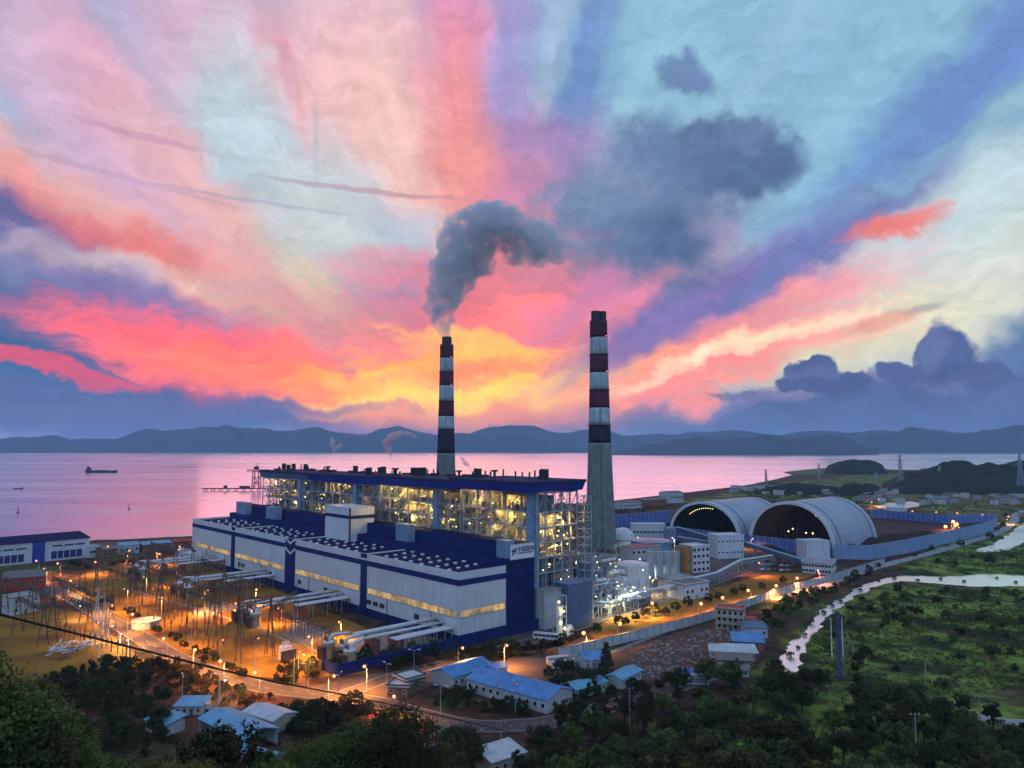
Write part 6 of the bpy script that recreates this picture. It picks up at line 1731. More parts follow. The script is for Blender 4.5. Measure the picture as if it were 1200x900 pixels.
def leaves(name, clumps, per, size, m, seed, flat=.6):
    """clumps: list of (x, y, z, r)"""
    g = np.random.default_rng(seed)
    C = np.array(clumps); n = len(C) * per
    c = np.repeat(C[:, :3], per, 0); r = np.repeat(C[:, 3], per)
    d = g.normal(size=(n, 3)); d /= np.linalg.norm(d, axis=1)[:, None]
    p = c + d * (r * g.random(n) ** .45)[:, None] * np.array([1, 1, flat])
    nrm = d * .8 + g.normal(size=(n, 3)) * .6 + np.array([0, 0, .5]); nrm /= np.linalg.norm(nrm, axis=1)[:, None]
    t = np.cross(nrm, g.normal(size=(n, 3))); t /= np.linalg.norm(t, axis=1)[:, None]; bt = np.cross(nrm, t)
    s = size * g.uniform(.6, 1.35, n)[:, None]
    V = np.stack([p - t * s * .5, p - bt * s * .30, p + t * s * .55, p + bt * s * .30], 1).reshape(-1, 3)
    me = bpy.data.meshes.new(name)
    me.vertices.add(len(V)); me.vertices.foreach_set('co', V.ravel())
    me.loops.add(4 * n); me.loops.foreach_set('vertex_index', np.arange(4 * n, dtype=np.int32))
    me.polygons.add(n); me.polygons.foreach_set('loop_start', np.arange(0, 4 * n, 4, dtype=np.int32))
    me.update(calc_edges=True)
    tn = np.clip(np.repeat(g.random(len(C)), per) * .65 + g.random(n) * .35, 0, 1)
    a = me.attributes.new('tint', 'FLOAT', 'POINT'); a.data.foreach_set('value', np.repeat(tn, 4).astype(np.float32))
    me.materials.append(m); return me
def tree_proto(name, H, rx, kind, m, seed, dens=1.0, leaf=.5, label='', group=None, cat='tree'):
    g = random.Random(seed)
    root = empty(name, (0, 0, -900), 0, label, cat, group)
    cl = []
    z0 = {'broad': .28, 'slim': .22, 'cone': .06, 'round': .18, 'shrub': .05}[kind]
    lobes = [(g.uniform(-.45, .45) * rx, g.uniform(-.45, .45) * rx, g.uniform(.45, .9), g.uniform(.45, .75) * rx) for _ in range({'broad': 9, 'slim': 9, 'cone': 1, 'round': 4, 'shrub': 5}[kind])]
    n = int({'broad': 95, 'slim': 70, 'cone': 70, 'round': 60, 'shrub': 26}[kind] * dens)
    for i in range(n):
        if kind == 'cone':
            t = g.random() ** 1.3; z = H * (z0 + (1 - z0) * t); q = rx * (1 - t) ** .8 * g.uniform(.6, 1.0); a = g.uniform(0, 6.28)
            cl.append((q * math.cos(a), q * math.sin(a), z, rx * .22 + .15))
        elif kind == 'round':
            a, b = g.uniform(0, 6.28), math.acos(g.uniform(-.7, 1)); q = g.uniform(.75, 1.0)
            cl.append((rx * q * math.sin(b) * math.cos(a), rx * q * math.sin(b) * math.sin(a), H * (.55 + .43 * q * math.cos(b)), rx * .26))
        else:
            lx, ly, lz, lr = g.choice(lobes); a, b = g.uniform(0, 6.28), math.acos(g.uniform(-.6, 1)); q = g.uniform(.65, 1.08)
            if kind == 'slim': lx *= .7; ly *= .7; lr *= .8
            z = H * (z0 + (1 - z0) * (lz - .12)) + lr * q * math.cos(b) * (1.2 if kind == 'slim' else .8)
            cl.append((lx + lr * q * math.sin(b) * math.cos(a), ly + lr * q * math.sin(b) * math.sin(a), max(z, H * z0 * .6), g.uniform(.16, .30) * rx))
    tb = MB(); tr_ = max(.08, H * .022)
    pts = [(0, 0, -1.5)] + [(g.uniform(-.04, .04) * H * t, g.uniform(-.04, .04) * H * t, H * t) for t in (.15, .35, .55, .75)]
    tb.tube(pts, [tr_ * 1.3, tr_, tr_ * .8, tr_ * .55, tr_ * .25], 7)
    for i in range(6 if kind in ('broad', 'slim') else 2):
        k = g.randrange(1, 4); c = g.choice(cl); p = Vector(pts[k]); q = Vector(c[:3]); mid = p.lerp(q, .5) + Vector((0, 0, .08 * H))
        tb.tube([p, mid, q], [tr_ * .5, tr_ * .35, tr_ * .12], 5)
    tb.build('trunk', M_bark, root)
    link('crown', leaves('crown', cl, int(34 * (1 if kind != 'shrub' else 1.1)), leaf, m, seed, .75), root)
    return root
def place_tree(p, protos, label, group, smin=.8, smax=1.25, sink=.2, cat=None):
    k = rng.randrange(len(protos)); pr = protos[k]
    s = rng.uniform(smin, smax)
    if pr.location.z < -800 and not pr.get('used'):
        o = pr; pr['used'] = 1; o['label'] = label; o['group'] = group
        o.location = (p[0], p[1], gz(p[0], p[1]) - sink); o.rotation_euler.z = rng.uniform(0, 6.28); o.scale = (s, s, s * rng.uniform(.9, 1.12))
    else:
        o = clone(pr, (p[0], p[1], gz(p[0], p[1]) - sink), rng.uniform(0, 6.28), (s, s, s * rng.uniform(.9, 1.12)), label, group)
    if cat: o['category'] = cat
    return o
def pip(x, y, poly): return float(poly_sd(np.array([x]), np.array([y]), poly)[0]) < 0
def scatter(poly, n, dmin, tries=40):
    poly = np.array([tuple(p)[:2] for p in poly]); x0, y0 = poly.min(0); x1, y1 = poly.max(0); out = []
    for _ in range(n * tries):
        if len(out) >= n: break
        x, y = rng.uniform(x0, x1), rng.uniform(y0, y1)
        if not pip(x, y, poly): continue
        if any((x - a) ** 2 + (y - b) ** 2 < dmin * dmin for a, b in out): continue
        out.append((x, y))
    return out
pol = lambda r, azd: (r * math.sin(R_(azd)), r * math.cos(R_(azd)))
Tdark = [tree_proto('broadleaf_tree', 9.5, 4.2, 'broad', L_dark, 100 + i, 1.0, .62) for i in range(3)] + [tree_proto('broadleaf_tree', 10.5, 3.0, 'slim', L_dark, 110 + i, 1.0, .6) for i in range(2)]
Tmid = [tree_proto('broadleaf_tree', 9, 4.0, 'broad', L_mid, 120 + i, 1.0, .58) for i in range(3)]
Tnear = [tree_proto('foreground_tree', 13, 5.0, 'broad', (L_mid, L_dark, L_mid)[i], 130 + i, 5.2, .30) for i in range(3)]
Tlight = [tree_proto('foreground_tree', 9, 4.2, 'broad', L_light, 140 + i, 4.6, .27) for i in range(2)]
Sround = [tree_proto('round_tree', 4.6, 2.1, 'round', L_dark, 150 + i, .8, .42) for i in range(2)]
Sshrub = [tree_proto('shrub', 2.6, 1.9, 'shrub', L_olive, 160 + i, 1.3, .36, cat='shrub') for i in range(3)]
Sgreen = [tree_proto('shrub', 3.0, 2.3, 'shrub', L_mid, 170 + i, 1.3, .40, cat='shrub') for i in range(3)]
# hillside wood, lower right
edge = [(598, 888), (630, 878), (662, 862), (720, 842), (770, 824), (806, 812), (840, 800), (880, 806), (915, 806), (960, 806), (1030, 812), (1090, 836), (1150, 856), (1240, 866)]
W1 = [at(*p) for p in edge] + [Vector((*pol(165, a), 0)) for a in (36, 28, 20, 12, 6, 1)]
for p in scatter(W1, 150, 5.4): place_tree(p, Tdark + Tmid, 'dark broadleaf tree in the close hillside wood at lower right', 'trees of the hillside wood at lower right', .75, 1.2)
W1b = [Vector((*pol(165, a), 0)) for a in (1, 8, 16, 24, 34)] + [Vector((*pol(120, a), 0)) for a in (36, 22, 10, 0)]
for p in scatter(W1b, 70, 5.0): place_tree(p, Tmid + Tdark + Tlight[:1], 'leafy tree on the near slope along the bottom edge at right', 'trees on the near slope at lower right', .7, 1.05)
# left slope
W2b = [at(*p) for p in ((62, 800), (100, 788), (142, 781), (175, 803), (200, 826), (165, 846), (215, 868), (180, 900), (80, 880), (40, 830))]
for p in scatter(W2b, 60, 4.6): place_tree(p, Tdark, 'dark tree on the wooded mound between the yard road and the viewer hill', 'trees on the mound at lower left', .45, .8)
W2 = [Vector((*pol(r, a), 0)) for r, a in ((205, -33.5), (212, -30), (205, -26), (196, -24), (186, -20), (170, -14), (150, -9), (110, -8), (100, -20), (92, -36), (150, -38))]
for p in scatter(W2, 62, 5.2): place_tree(p, Tdark + Tmid, 'dark tree on the viewer hill at lower left', 'trees on the hill at lower left', .75, 1.2)
for (r, a, s, kind) in ((62, -36, 1.15, 0), (74, -33.8, 1.1, 1), (70, -38.5, 1.3, 2), (88, -35, 1.2, 0), (60, -33, .8, 1), (90, -31.0, .8, 2), (98, -36.5, 1.3, 1)):
    p = pol(r, a); o = place_tree(p, [Tnear[kind]], 'tall leafy tree rising on the hill at the left edge', 'tall trees at the left edge', s, s)
for (r, a, s, lb) in ((92, -25, .9, 0), (82, -22, .85, 1), (98, -20.5, .8, 0), (90, -17.5, .75, 1), (104, -28, .95, 0)):
    place_tree(pol(r, a), [Tlight[lb]], 'light green tree along the bottom edge at left', 'light green trees at the bottom left', s, s)
for (r, a, s, k) in ((118, -11.2, 1.25, 0), (112, -8.6, 1.2, 1), (122, -13.6, 1.05, 2), (116, -6.2, .85, 0), (128, -9.5, 1.0, 1), (120, -15.5, .9, 2)):
    place_tree(pol(r, a), [Tnear[k]], 'leafy tree in the clump at the bottom left of centre', 'leafy clump at the bottom left of centre', s, s)
# single trees with a look of their own
def one(px, py, name, H, rx, kind, m, seed, label, dens=1.6, leaf=.42):
    o = tree_proto(name, H, rx, kind, m, seed, dens, leaf, label); p = at(px, py); o.location = (p.x, p.y, gz(p.x, p.y) - .1); return o
one(711, 790, 'conical_tree', 12, 3.6, 'cone', L_dark, 201, 'tall dark conical tree at the lower left end of the white wall', 2.2)
one(538, 905, 'round_tree', 12.5, 6.4, 'round', L_dark, 202, 'large dark domed tree beside the road junction at the bottom', 3.0, .6)
one(662, 795, 'broadleaf_tree', 7, 4.5, 'broad', L_dark, 203, 'dark tree between the bus and the blue shed')
one(690, 806, 'broadleaf_tree', 6, 5, 'broad', L_dark, 204, 'dark spreading tree above the pale shed roof')
one(672, 862, 'broadleaf_tree', 11, 4.5, 'broad', L_dark, 205, 'dark tree leaning over the road right of the junction')
one(756, 832, 'round_tree', 4.5, 3.2, 'round', L_dark, 206, 'round dark bush on the right verge of the main road', 1.2)
one(786, 808, 'broadleaf_tree', 6, 4.2, 'broad', L_dark, 207, 'dark tree left of the low white sign wall')
one(726, 735, 'round_tree', 6, 2.6, 'round', L_dark, 208, 'round tree beside an orange lamp at the left of the wall row', 1.2)
for (px, py, s) in ((745, 728, 1), (757, 724, 1.3), (768, 722, 1.35), (733, 733, .9), (780, 721, 1.0), (792, 716, 1.2), (700, 742, 1.1), (672, 752, 1.0), (830, 706, 1.1), (842, 703, 1), (860, 698, 1.1), (870, 694, 1), (893, 690, 1), (918, 684, 1), (660, 757, 1.2), (806, 712, 1.3)):
    p = at(px, py); place_tree(p, Sround, 'round clipped tree in the row inside the white perimeter wall', 'round trees inside the white wall', s, s * 1.05)
for i in range(34):
    t = i / 33; px, py = 96 + 190 * t + rng.uniform(-5, 5), 700 + 100 * t + rng.uniform(-6, 4) - 8
    place_tree(at(px, py), Sround + Sshrub, 'small dark tree in the planting along the yard road', 'small trees along the yard road', .6, 1.0)
for i in range(22):
    px, py = rng.uniform(180, 262), rng.uniform(775, 806)
    place_tree(at(px, min(py, 770 + (px - 160) * .42)), Sshrub, 'dark shrub in the orange lit planting below the yard road', 'shrubs below the yard road', .8, 1.3)
for (px, py) in ((86, 664), (92, 665), (100, 666), (130, 664), (136, 663), (143, 662), (152, 661), (158, 661), (104, 667), (165, 660), (78, 668)):
    place_tree(at(px, py), Sround, 'round shrub in front of the long white workshop', 'shrubs in front of the workshop', .8, 1.15)
HS = [at(*p) for p in ((150, 772), (200, 778), (262, 800), (320, 820), (300, 832), (262, 826), (215, 815), (180, 800))]
for p in scatter(HS, 64, 2.6): place_tree(p, Sshrub + Sround, 'dark shrub in the planted strips beside the yard road bend', 'shrubs by the yard road bend', .6, 1.05)
HT = [at(*p) for p in ((320, 832), (420, 826), (400, 850), (345, 860), (330, 848))]
for p in scatter(HT, 30, 3.2): place_tree(p, Sshrub + Sround + Sgreen[:1], 'dark bush behind the white roofed site house', 'bushes behind the site house', .8, 1.3)
H1 = [at(*p) for p in ((300, 798), (420, 770), (530, 765), (600, 758), (648, 756), (610, 770), (560, 775), (500, 778), (440, 784), (330, 806))]
for p in scatter(H1, 60, 3.4): place_tree(p, Sround + Sshrub, 'dark shrub in the hedge below the low navy wall', 'shrubs in front of the turbine hall', .8, 1.35)
H2 = [at(*p) for p in ((500, 822), (520, 806), (545, 814), (640, 838), (630, 842), (560, 834), (515, 830))]
for p in scatter(H2, 26, 2.6): place_tree(p, Sshrub + Sround, 'dark shrub on the bank between the barracks and the road', 'shrubs below the barracks', .7, 1.0)
H3 = [at(*p) for p in ((340, 830), (440, 830), (500, 846), (512, 858), (490, 872), (440, 862), (360, 862), (330, 850))]
for p in scatter(H3, 44, 3.0): place_tree(p, Sshrub + Sround + Sgreen[:1], 'dark shrub in the thicket left of the road junction', 'shrubs left of the junction', .8, 1.4)
H4 = [at(*p) for p in ((640, 790), (680, 790), (720, 802), (780, 800), (790, 806), (720, 824), (690, 828), (650, 822))]
for p in scatter(H4, 30, 3.2): place_tree(p, Sround + Sshrub, 'dark bush between the sheds above the main road', 'bushes above the main road', .8, 1.3)
H5 = [at(*p) for p in ((905, 740), (940, 715), (1000, 685), (1030, 668), (985, 683), (930, 700), (895, 720), (890, 760))]
for p in scatter(H5, 46, 3.6): place_tree(p, Sshrub + Sgreen + Sround, 'bush on the bank between the white wall and the river', 'bushes on the left river bank', .7, 1.4)
H6 = [at(*p) for p in ((950, 745), (1010, 705), (1060, 690), (1200, 694), (1320, 700), (1320, 800), (1100, 815), (960, 798))]
for p in scatter(H6, 88, 7.0): place_tree(p, Sgreen + Sshrub, 'bushy shrub scattered on the green marsh right of the river', 'shrubs on the marsh', .8, 1.8)
RIV = [o for o in scene.objects if o.parent is None and o.get('group') == 'shrubs on the marsh'][:5]
for (px, py) in ((1016, 668), (1030, 665), (1072, 652), (1092, 645), (1126, 641), (1160, 632), (1168, 622), (1176, 618), (1178, 606), (1100, 660), (1140, 655), (1185, 655), (1160, 662), (1120, 662)):
    place_tree(at(px, py), Sround + Sshrub, 'dark tree beside the grey road along the coal yard screen', 'trees beside the screen road', .9, 1.6)
for pr in Tdark + Tmid + Tnear + Tlight + Sround + Sshrub + Sgreen:
    if not pr.get('used'):
        for c in CH.get(pr.name, []): bpy.data.objects.remove(c)
        bpy.data.objects.remove(pr)
    else: del pr['used']
for i, (px, py) in enumerate(((926, 766), (908, 781), (943, 742), (950, 728), (965, 716), (985, 703), (1008, 690), (1030, 679), (1048, 676), (1075, 679), (1102, 677), (1130, 680), (1168, 676), (1190, 681), (935, 756), (975, 708))):
    p = at(px, py); o = clone(Sgreen[i % 3] if False else RIV[i % len(RIV)], (p.x, p.y, SEA - .3), rng.uniform(0, 6), rng.uniform(.5, 1.0), 'small bush standing in the shallow edge of the bright river', 'bushes in the river shallows'); o['category'] = 'shrub'
# ground cover nobody could count
g2 = np.random.default_rng(9)
def cover(name, poly, n, size, m, seed, r0=.5, r1=1.3, per=16, hz_=1.0):
    poly = np.array([tuple(p)[:2] for p in poly]); x0, y0 = poly.min(0); x1, y1 = poly.max(0)
    X = g2.uniform(x0, x1, n * 4); Y = g2.uniform(y0, y1, n * 4); ok = poly_sd(X, Y, poly) < 0
    dens_ = fbm(X / 14 + seed, Y / 14) > -.05; ok &= dens_
    X, Y = X[ok][:n], Y[ok][:n]; Z = ground_h(X, Y); k = Z > -.5; X, Y, Z = X[k], Y[k], Z[k]
    r = g2.uniform(r0, r1, len(X))
    o = link(name, leaves(name, np.stack([X, Y, Z + r * .45 * hz_, r], 1), per, size, m, seed, .8 * hz_)); return tag(o, kind='stuff')
cover('undergrowth', H6, 3600, .5, L_mid, 5)
cover('undergrowth', H6, 1600, .5, L_olive, 6, .6, 1.5)
cover('undergrowth', [at(*p) for p in ((1040, 668), (1090, 650), (1160, 640), (1200, 645), (1300, 660), (1200, 668), (1100, 670))], 900, .8, L_mid, 7, .8, 2.0)
cover('undergrowth', W1 , 2600, .45, L_dark, 8)
cover('undergrowth', W2b, 2200, .42, L_dark, 82)
cover('undergrowth', W1b + [], 1500, .4, L_mid, 81)
cover('undergrowth', [Vector((*pol(r, a), 0)) for r, a in ((212, -30), (196, -22), (186, -18), (170, -10), (60, -10), (45, -40), (190, -40))], 3800, .42, L_dark, 10)
cover('undergrowth', H5, 900, .45, L_olive, 11)
cover('undergrowth', [at(*p) for p in ((430, 778), (540, 762), (650, 756), (640, 770), (560, 776), (450, 790))], 900, .4, L_olive, 12, .4, .9)
cover('undergrowth', [at(*p) for p in ((340, 822), (430, 826), (500, 850), (430, 880), (340, 880))], 1000, .4, L_olive, 13, .4, 1.0)
cover('far_scrub', [at(*p) for p in ((860, 573), (905, 566), (1000, 572), (1060, 580), (1016, 592), (960, 590), (890, 588))], 900, 2.2, L_dark, 21, 2.5, 6.0, 14, .6)
cover('far_scrub', [at(*p) for p in ((1060, 590), (1100, 575), (1200, 570), (1330, 574), (1330, 596), (1190, 606), (1120, 600))], 700, 1.8, L_mid, 22, 1.5, 4.5, 14, .6)
cover('far_scrub', [at(*p) for p in ((640, 606), (720, 592), (790, 586), (790, 600), (720, 612), (650, 620))], 260, 1.6, L_olive, 23, 1.5, 4, 14, .6)
# rubble field
def rubble():
    mb = MB(); P = np.array([tuple(at(*p))[:2] for p in ((725, 772), (770, 752), (850, 735), (880, 735), (835, 770), (838, 790), (790, 796), (745, 796))])
    x0, y0 = P.min(0); x1, y1 = P.max(0); X = g2.uniform(x0, x1, 1500); Y = g2.uniform(y0, y1, 1500); ok = (poly_sd(X, Y, P) < 0) & (fbm(X / 12, Y / 12) > -.12)
    for x, y in zip(X[ok], Y[ok]):
        s = g2.uniform(.25, .9); a = g2.uniform(0, 3); h = s * g2.uniform(.4, 1.0)
        v = [(x + s * math.cos(a + t) * g2.uniform(.7, 1.2), y + s * math.sin(a + t) * g2.uniform(.7, 1.2), z) for z in (-.1, h) for t in (0, 1.5, 3.1, 4.6)]
        mb.add(v, [(4, 5, 6, 7), (0, 1, 5, 4), (1, 2, 6, 5), (2, 3, 7, 6), (3, 0, 4, 7)], int(g2.integers(0, 3)))
    tag(mb.build('rubble', [M_conc, M_brick, M_gravel]), kind='stuff')
rubble()

# ------------------------------------------------------------------ vehicles
M_carw = mat('white_car_paint', (.62, .62, .64), .3, var=.06); M_card = mat('dark_car_paint', (.03, .035, .05), .3, var=.1); M_carr = mat('red_car_paint', (.45, .03, .02), .3, var=.1); M_cars = mat('silver_car_paint', (.35, .36, .38), .3, metal=.5, var=.06)
M_tyre = mat('tyre_rubber', (.015, .015, .015), .8)
def car(px, py, rz, m, label, group=None):
    p = at(px, py); r = empty('car', (p.x, p.y, .12), rz, label, 'car', group)
    prof = [(-2.2, .35), (-2.2, .85), (-1.9, .95), (-1.4, 1.0), (-.8, 1.45), (.7, 1.47), (1.2, 1.0), (2.0, .88), (2.25, .7), (2.25, .35)]
    n = len(prof); mb = MB()
    mb.add([(x, -.85, z) for x, z in prof] + [(x, .85, z) for x, z in prof], [tuple(range(n)), tuple(range(2*n-1, n-1, -1))] + [(i, n+i, n+(i+1) % n, (i+1) % n) for i in range(n)])
    mb.build('body', m, r)
    mb = MB(); mb.box(-1.0, .8, -.87, -.853, 1.02, 1.36); mb.box(-1.0, .8, .853, .87, 1.02, 1.36); mb.build('side_window', M_glass, r)
    for x in (-1.35, 1.4):
        for y in (-.8, .8):
            mb = MB(); mb.tube([(x, y - .1, .33), (x, y + .1, .33)], .33, 12); mb.build('wheel', M_tyre, r)
    for y in (-.6, .6): MB().box(2.255, 2.28, y - .16, y + .16, .6, .75).build('headlight', M_duct, r)
    return r
for i in range(11):
    px, py = 894 + (i % 6) * 7.5, 663 + (i // 6) * 5.5 + (i % 6) * .3
    car(px, py, .5 + rng.uniform(-.1, .1), (M_carw, M_cars, M_card)[i % 3], ('white', 'silver', 'dark')[i % 3] + ' car parked in front of the white office', 'cars in the office car park')
car(712, 833, .55, M_carr, 'red car driving up the main road right of the junction')
car(700, 838, .55, M_cars, 'silver car following the red one on the main road')
car(1176, 617, .9, M_carw, 'white car stopped by the red lamps at the end of the screen road')
def bus(px, py, rz, label, L_=10.5):
    p = at(px, py); r = empty('bus', (p.x, p.y, .1), rz, label, 'bus')
    mb = MB(); mb.box(-L_/2, L_/2, -1.25, 1.25, .45, 3.0); mb.box(-L_/2 + .3, L_/2 - .3, -1.1, 1.1, 3.003, 3.2); mb.build('body', M_carw, r)
    mb = MB()
    for i in range(6):
        x = -L_/2 + .6 + i * (L_ - 1.2) / 6
        for y in (-1.28, 1.253): mb.box(x, x + (L_ - 1.2) / 6 - .2, y, y + .027, 1.6, 2.6)
    mb.box(L_/2 + .003, L_/2 + .03, -1.1, 1.1, 1.4, 2.7); mb.build('window', M_glass, r)
    for x in (-L_/2 + 2, L_/2 - 2):
        for y in (-1.15, 1.15): mb = MB(); mb.tube([(x, y - .15, .5), (x, y + .15, .5)], .5, 12); mb.build('wheel', M_tyre, r)
bus(641, 750, -.35, 'white bus parked on the reddish bank below the pale annex', 13)
bus(655, 778, .35, 'white bus parked at the lower left corner of the white wall'); bus(659, 783, .35, 'second white bus nearer the dark tree at the wall corner')
tk = empty('truck', at(233, 834), .3, 'dark blue tarpaulin truck beside the lower left lean-to', 'truck')
MB().box(-3.5, 1.6, -1.2, 1.2, .9, 3.2).build('cargo_cover', M_navy, tk); MB().box(1.8, 3.6, -1.1, 1.1, .6, 2.6).build('cab', M_carw, tk); MB().box(3.6, 3.63, -.95, .95, 1.6, 2.4).build('windscreen', M_glass, tk)
for x in (-2.4, 2.6):
    for y in (-1.05, 1.05): mb = MB(); mb.tube([(x, y - .15, .5), (x, y + .15, .5)], .5, 10); mb.build('wheel', M_tyre, tk)

# ------------------------------------------------------------------ pylons, poles and lines
def pylon(px, py, pytop, label, m, th=.7, group='lattice pylons on the right shore', arms=3, wid=.16):
    b = at(px, py); h = atD(px, pytop, b.y).z
    root = empty('pylon', b, rng.uniform(-.3, .5), label, 'pylon', group)
    mb = MB(); n = 7; W = lambda t: h * wid * (1 - t) ** 1.4 + h * .022
    for i in range(n):
        t0, t1 = (i / n), ((i + 1) / n); w0, w1 = W(t0) / 2, W(t1) / 2
        c0 = [(-w0, -w0), (w0, -w0), (w0, w0), (-w0, w0)]; c1 = [(-w1, -w1), (w1, -w1), (w1, w1), (-w1, w1)]
        for k in range(4):
            a, b2 = c0[k], c1[k]; a2, b3 = c0[(k+1) % 4], c1[(k+1) % 4]
            mb.bar((*a, h * t0 - (.5 if i == 0 else 0)), (*b2, h * t1), th); mb.bar((*a, h * t0), (*b3, h * t1), th * .6); mb.bar((*a2, h * t0), (*b2, h * t1), th * .6); mb.bar((*b2, h * t1), (*b3, h * t1), th * .6)
    mb.build('tower', m, root)
    for k in range(arms):
        z = h * (.70 + .13 * k); L_ = h * (.16 - .025 * k)
        a = MB(); a.bar((-L_, 0, z), (L_, 0, z), th); a.bar((-L_, 0, z), (0, 0, z + h * .035), th * .6); a.bar((L_, 0, z), (0, 0, z + h * .035), th * .6); a.build('crossarm', m, root)
    return b, h
M_pyl = mat('pale_pylon_steel', (.30, .36, .44), .5, var=.2)
for px, py, pt, lb in ((1056, 574, 533, 'tall pale pylon in front of the dark wooded hill, centre right'), (1197, 578, 530, 'tall pale pylon cut by the right edge of the view'), (1102, 574, 545, 'shorter pylon before the middle of the wooded hill'),
                       (960, 561, 543, 'small pylon on the green tidal flat'), (898, 570, 550, 'small pylon at the water edge behind the vaults'), (1027, 572, 553, 'small pylon at the left foot of the wooded hill')):
    pylon(px, py, pt, lb, M_pyl)
M_pylb = mat('blue_pylon_paint', (.07, .10, .26), .5, var=.2)
pylon(984, 797, 716, 'slim dark blue lattice mast standing by the river bend', M_pylb, .2, None, 0, .05)
for dx, lb in ((-9, 'white pole left of the dark blue lattice mast'), (4, 'white pole right of the dark blue lattice mast')):
    p = at(984 + dx, 770); mp_ = empty('mast_pole', p, 0, lb, 'pole'); MB().cyl((0, 0, -.5), .3, .2, 17, 8).build('pole', M_duct, mp_); MB().box(-1.0, 1.0, -.1, .1, 16.2, 16.5).build('crossarm', M_dsteel, mp_)
POLES = []
def pole(px, pyb, pyt, label, m=M_conc, arms=2, D=None):
    b = at(px, pyb); h = atD(px, pyt, b.y).z; z0 = gz(b.x, b.y)
    if D:
        d = ray(px, pyt); t = D / d[1]; b = Vector((d[0] * t, D, 0)); z0 = gz(b.x, b.y); h = CAMZ + d[2] * t - z0
    root = empty('utility_pole', (b.x, b.y, z0), rng.uniform(-.4, .4), label, 'utility pole', 'utility poles on the marsh and slope')
    MB().cyl((0, 0, -1), .2, .13, h + 1, 8).build('pole', m, root)
    for k in range(arms):
        MB().box(-1.3, 1.3, -.08, .08, h - .5 - k * .9, h - .35 - k * .9).build('crossarm', M_dsteel, root)
    for x in (-1.1, 0, 1.1): MB().lathe((x, 0, h - .35), [(.08, 0), (.16, .1), (.08, .25), (.14, .4), (.04, .5)], 6).build('insulator', M_duct, root)
    POLES.append(Vector((b.x, b.y, z0 + h))); return root
pole(912, 806, 777, 'utility pole at the lower end of the bright river'); pole(973, 828, 803, 'utility pole in the dark wood below the blue mast')
pole(1072, 890, 836, 'nearest utility pole with stacked arms in the wood at lower right', D=205, arms=3); pole(1085, 797, 772, 'utility pole in the middle of the green marsh'); pole(1149, 846, 816, 'utility pole beside the pale strip of road at right')
pole(738, 850, 806, 'utility pole on the right verge of the main road'); pole(587, 868, 846, 'utility pole by the junction verge'); pole(1000, 772, 752, 'thin utility pole among shrubs right of the blue mast')
pole(800, 900, 878, 'utility pole hidden in the wood where the black cable ends', D=178)
for i, j in ((0, 1), (1, 2), (3, 4)):
    for dx in (-1, 1): wire('power_line', 'thin wire sagging between the marsh utility poles', POLES[i] + Vector((dx, 0, .1)), POLES[j] + Vector((dx, 0, .1)), 1.5, .05, group='wires over the marsh')
# thick black cable across the view
cpts = [(-120, 690, 24), (0, 720, 27), (150, 757.5, 33), (300, 794, 42), (450, 824, 58), (600, 858, 84), (640, 866, 96), (800, 884, 178)]
path = smooth_path([atD(x, y, D) for x, y, D in cpts], 6)
mb = MB(); mb.tube(path, .048, 8); tag(mb.build('overhead_cable', M_cable), 'thick black overhead cable crossing the whole lower left foreground', 'cable')

# ------------------------------------------------------------------ boats, buoys, jetty
M_hull = mat('dark_ship_hull', (.015, .016, .03), .6, var=.3); M_deck = mat('ship_deck', (.06, .05, .06), .7)
def ship(px, py, Lpx, label, house_left=True, name='freighter'):
    b = at(px, py, SEA); L_ = Lpx / F * b.y; k = L_ / 100
    r = empty(name, (b.x, b.y, SEA), 0.06, label, 'ship')
    st = [(-50, 0.2, 9), (-48, 6, 8), (-40, 8, 7), (30, 8, 6.5), (44, 5, 7.5), (51, .2, 9)]
    vs = []
    for x, w, z in st: vs += [(x*k, -w*k, z*k), (x*k, w*k, z*k), (x*k*.96, w*.7*k, -2*k), (x*k*.96, -w*.7*k, -2*k)]
    fs = []
    for i in range(len(st) - 1):
        for q in range(4): fs.append((i*4+q, i*4+(q+1) % 4, (i+1)*4+(q+1) % 4, (i+1)*4+q))
    fs += [(0, 1, 2, 3), (23, 22, 21, 20)]
    mb = MB(); mb.add(vs, fs); mb.build('hull', M_hull, r)
    x0 = -44 if house_left else 30
    MB().box(x0*k, (x0+11)*k, -5.5*k, 5.5*k, 7*k, 15*k).build('bridge_house', M_hull, r); MB().box((x0+1)*k, (x0+8)*k, -6.5*k, 6.5*k, 15.003*k, 18*k).build('wheelhouse', M_deck, r)
    MB().cyl(((x0+3)*k, 0, 18*k), 1.4*k, 1.2*k, 5*k, 10).build('funnel', M_hull, r); MB().bar((40*k, 0, 7*k), (40*k, 0, 16*k), .8*k).build('mast', M_hull, r)
    for i in range(3): MB().box((-26+18*i)*k, (-12+18*i)*k, -5*k, 5*k, 6.7*k, 8.2*k).build('hatch_cover', M_deck, r)
ship(118.5, 554, 36, 'long dark cargo ship alone on the far left water'); ship(21.5, 573, 11, 'small dark barge near the left edge of the water', False, 'barge')
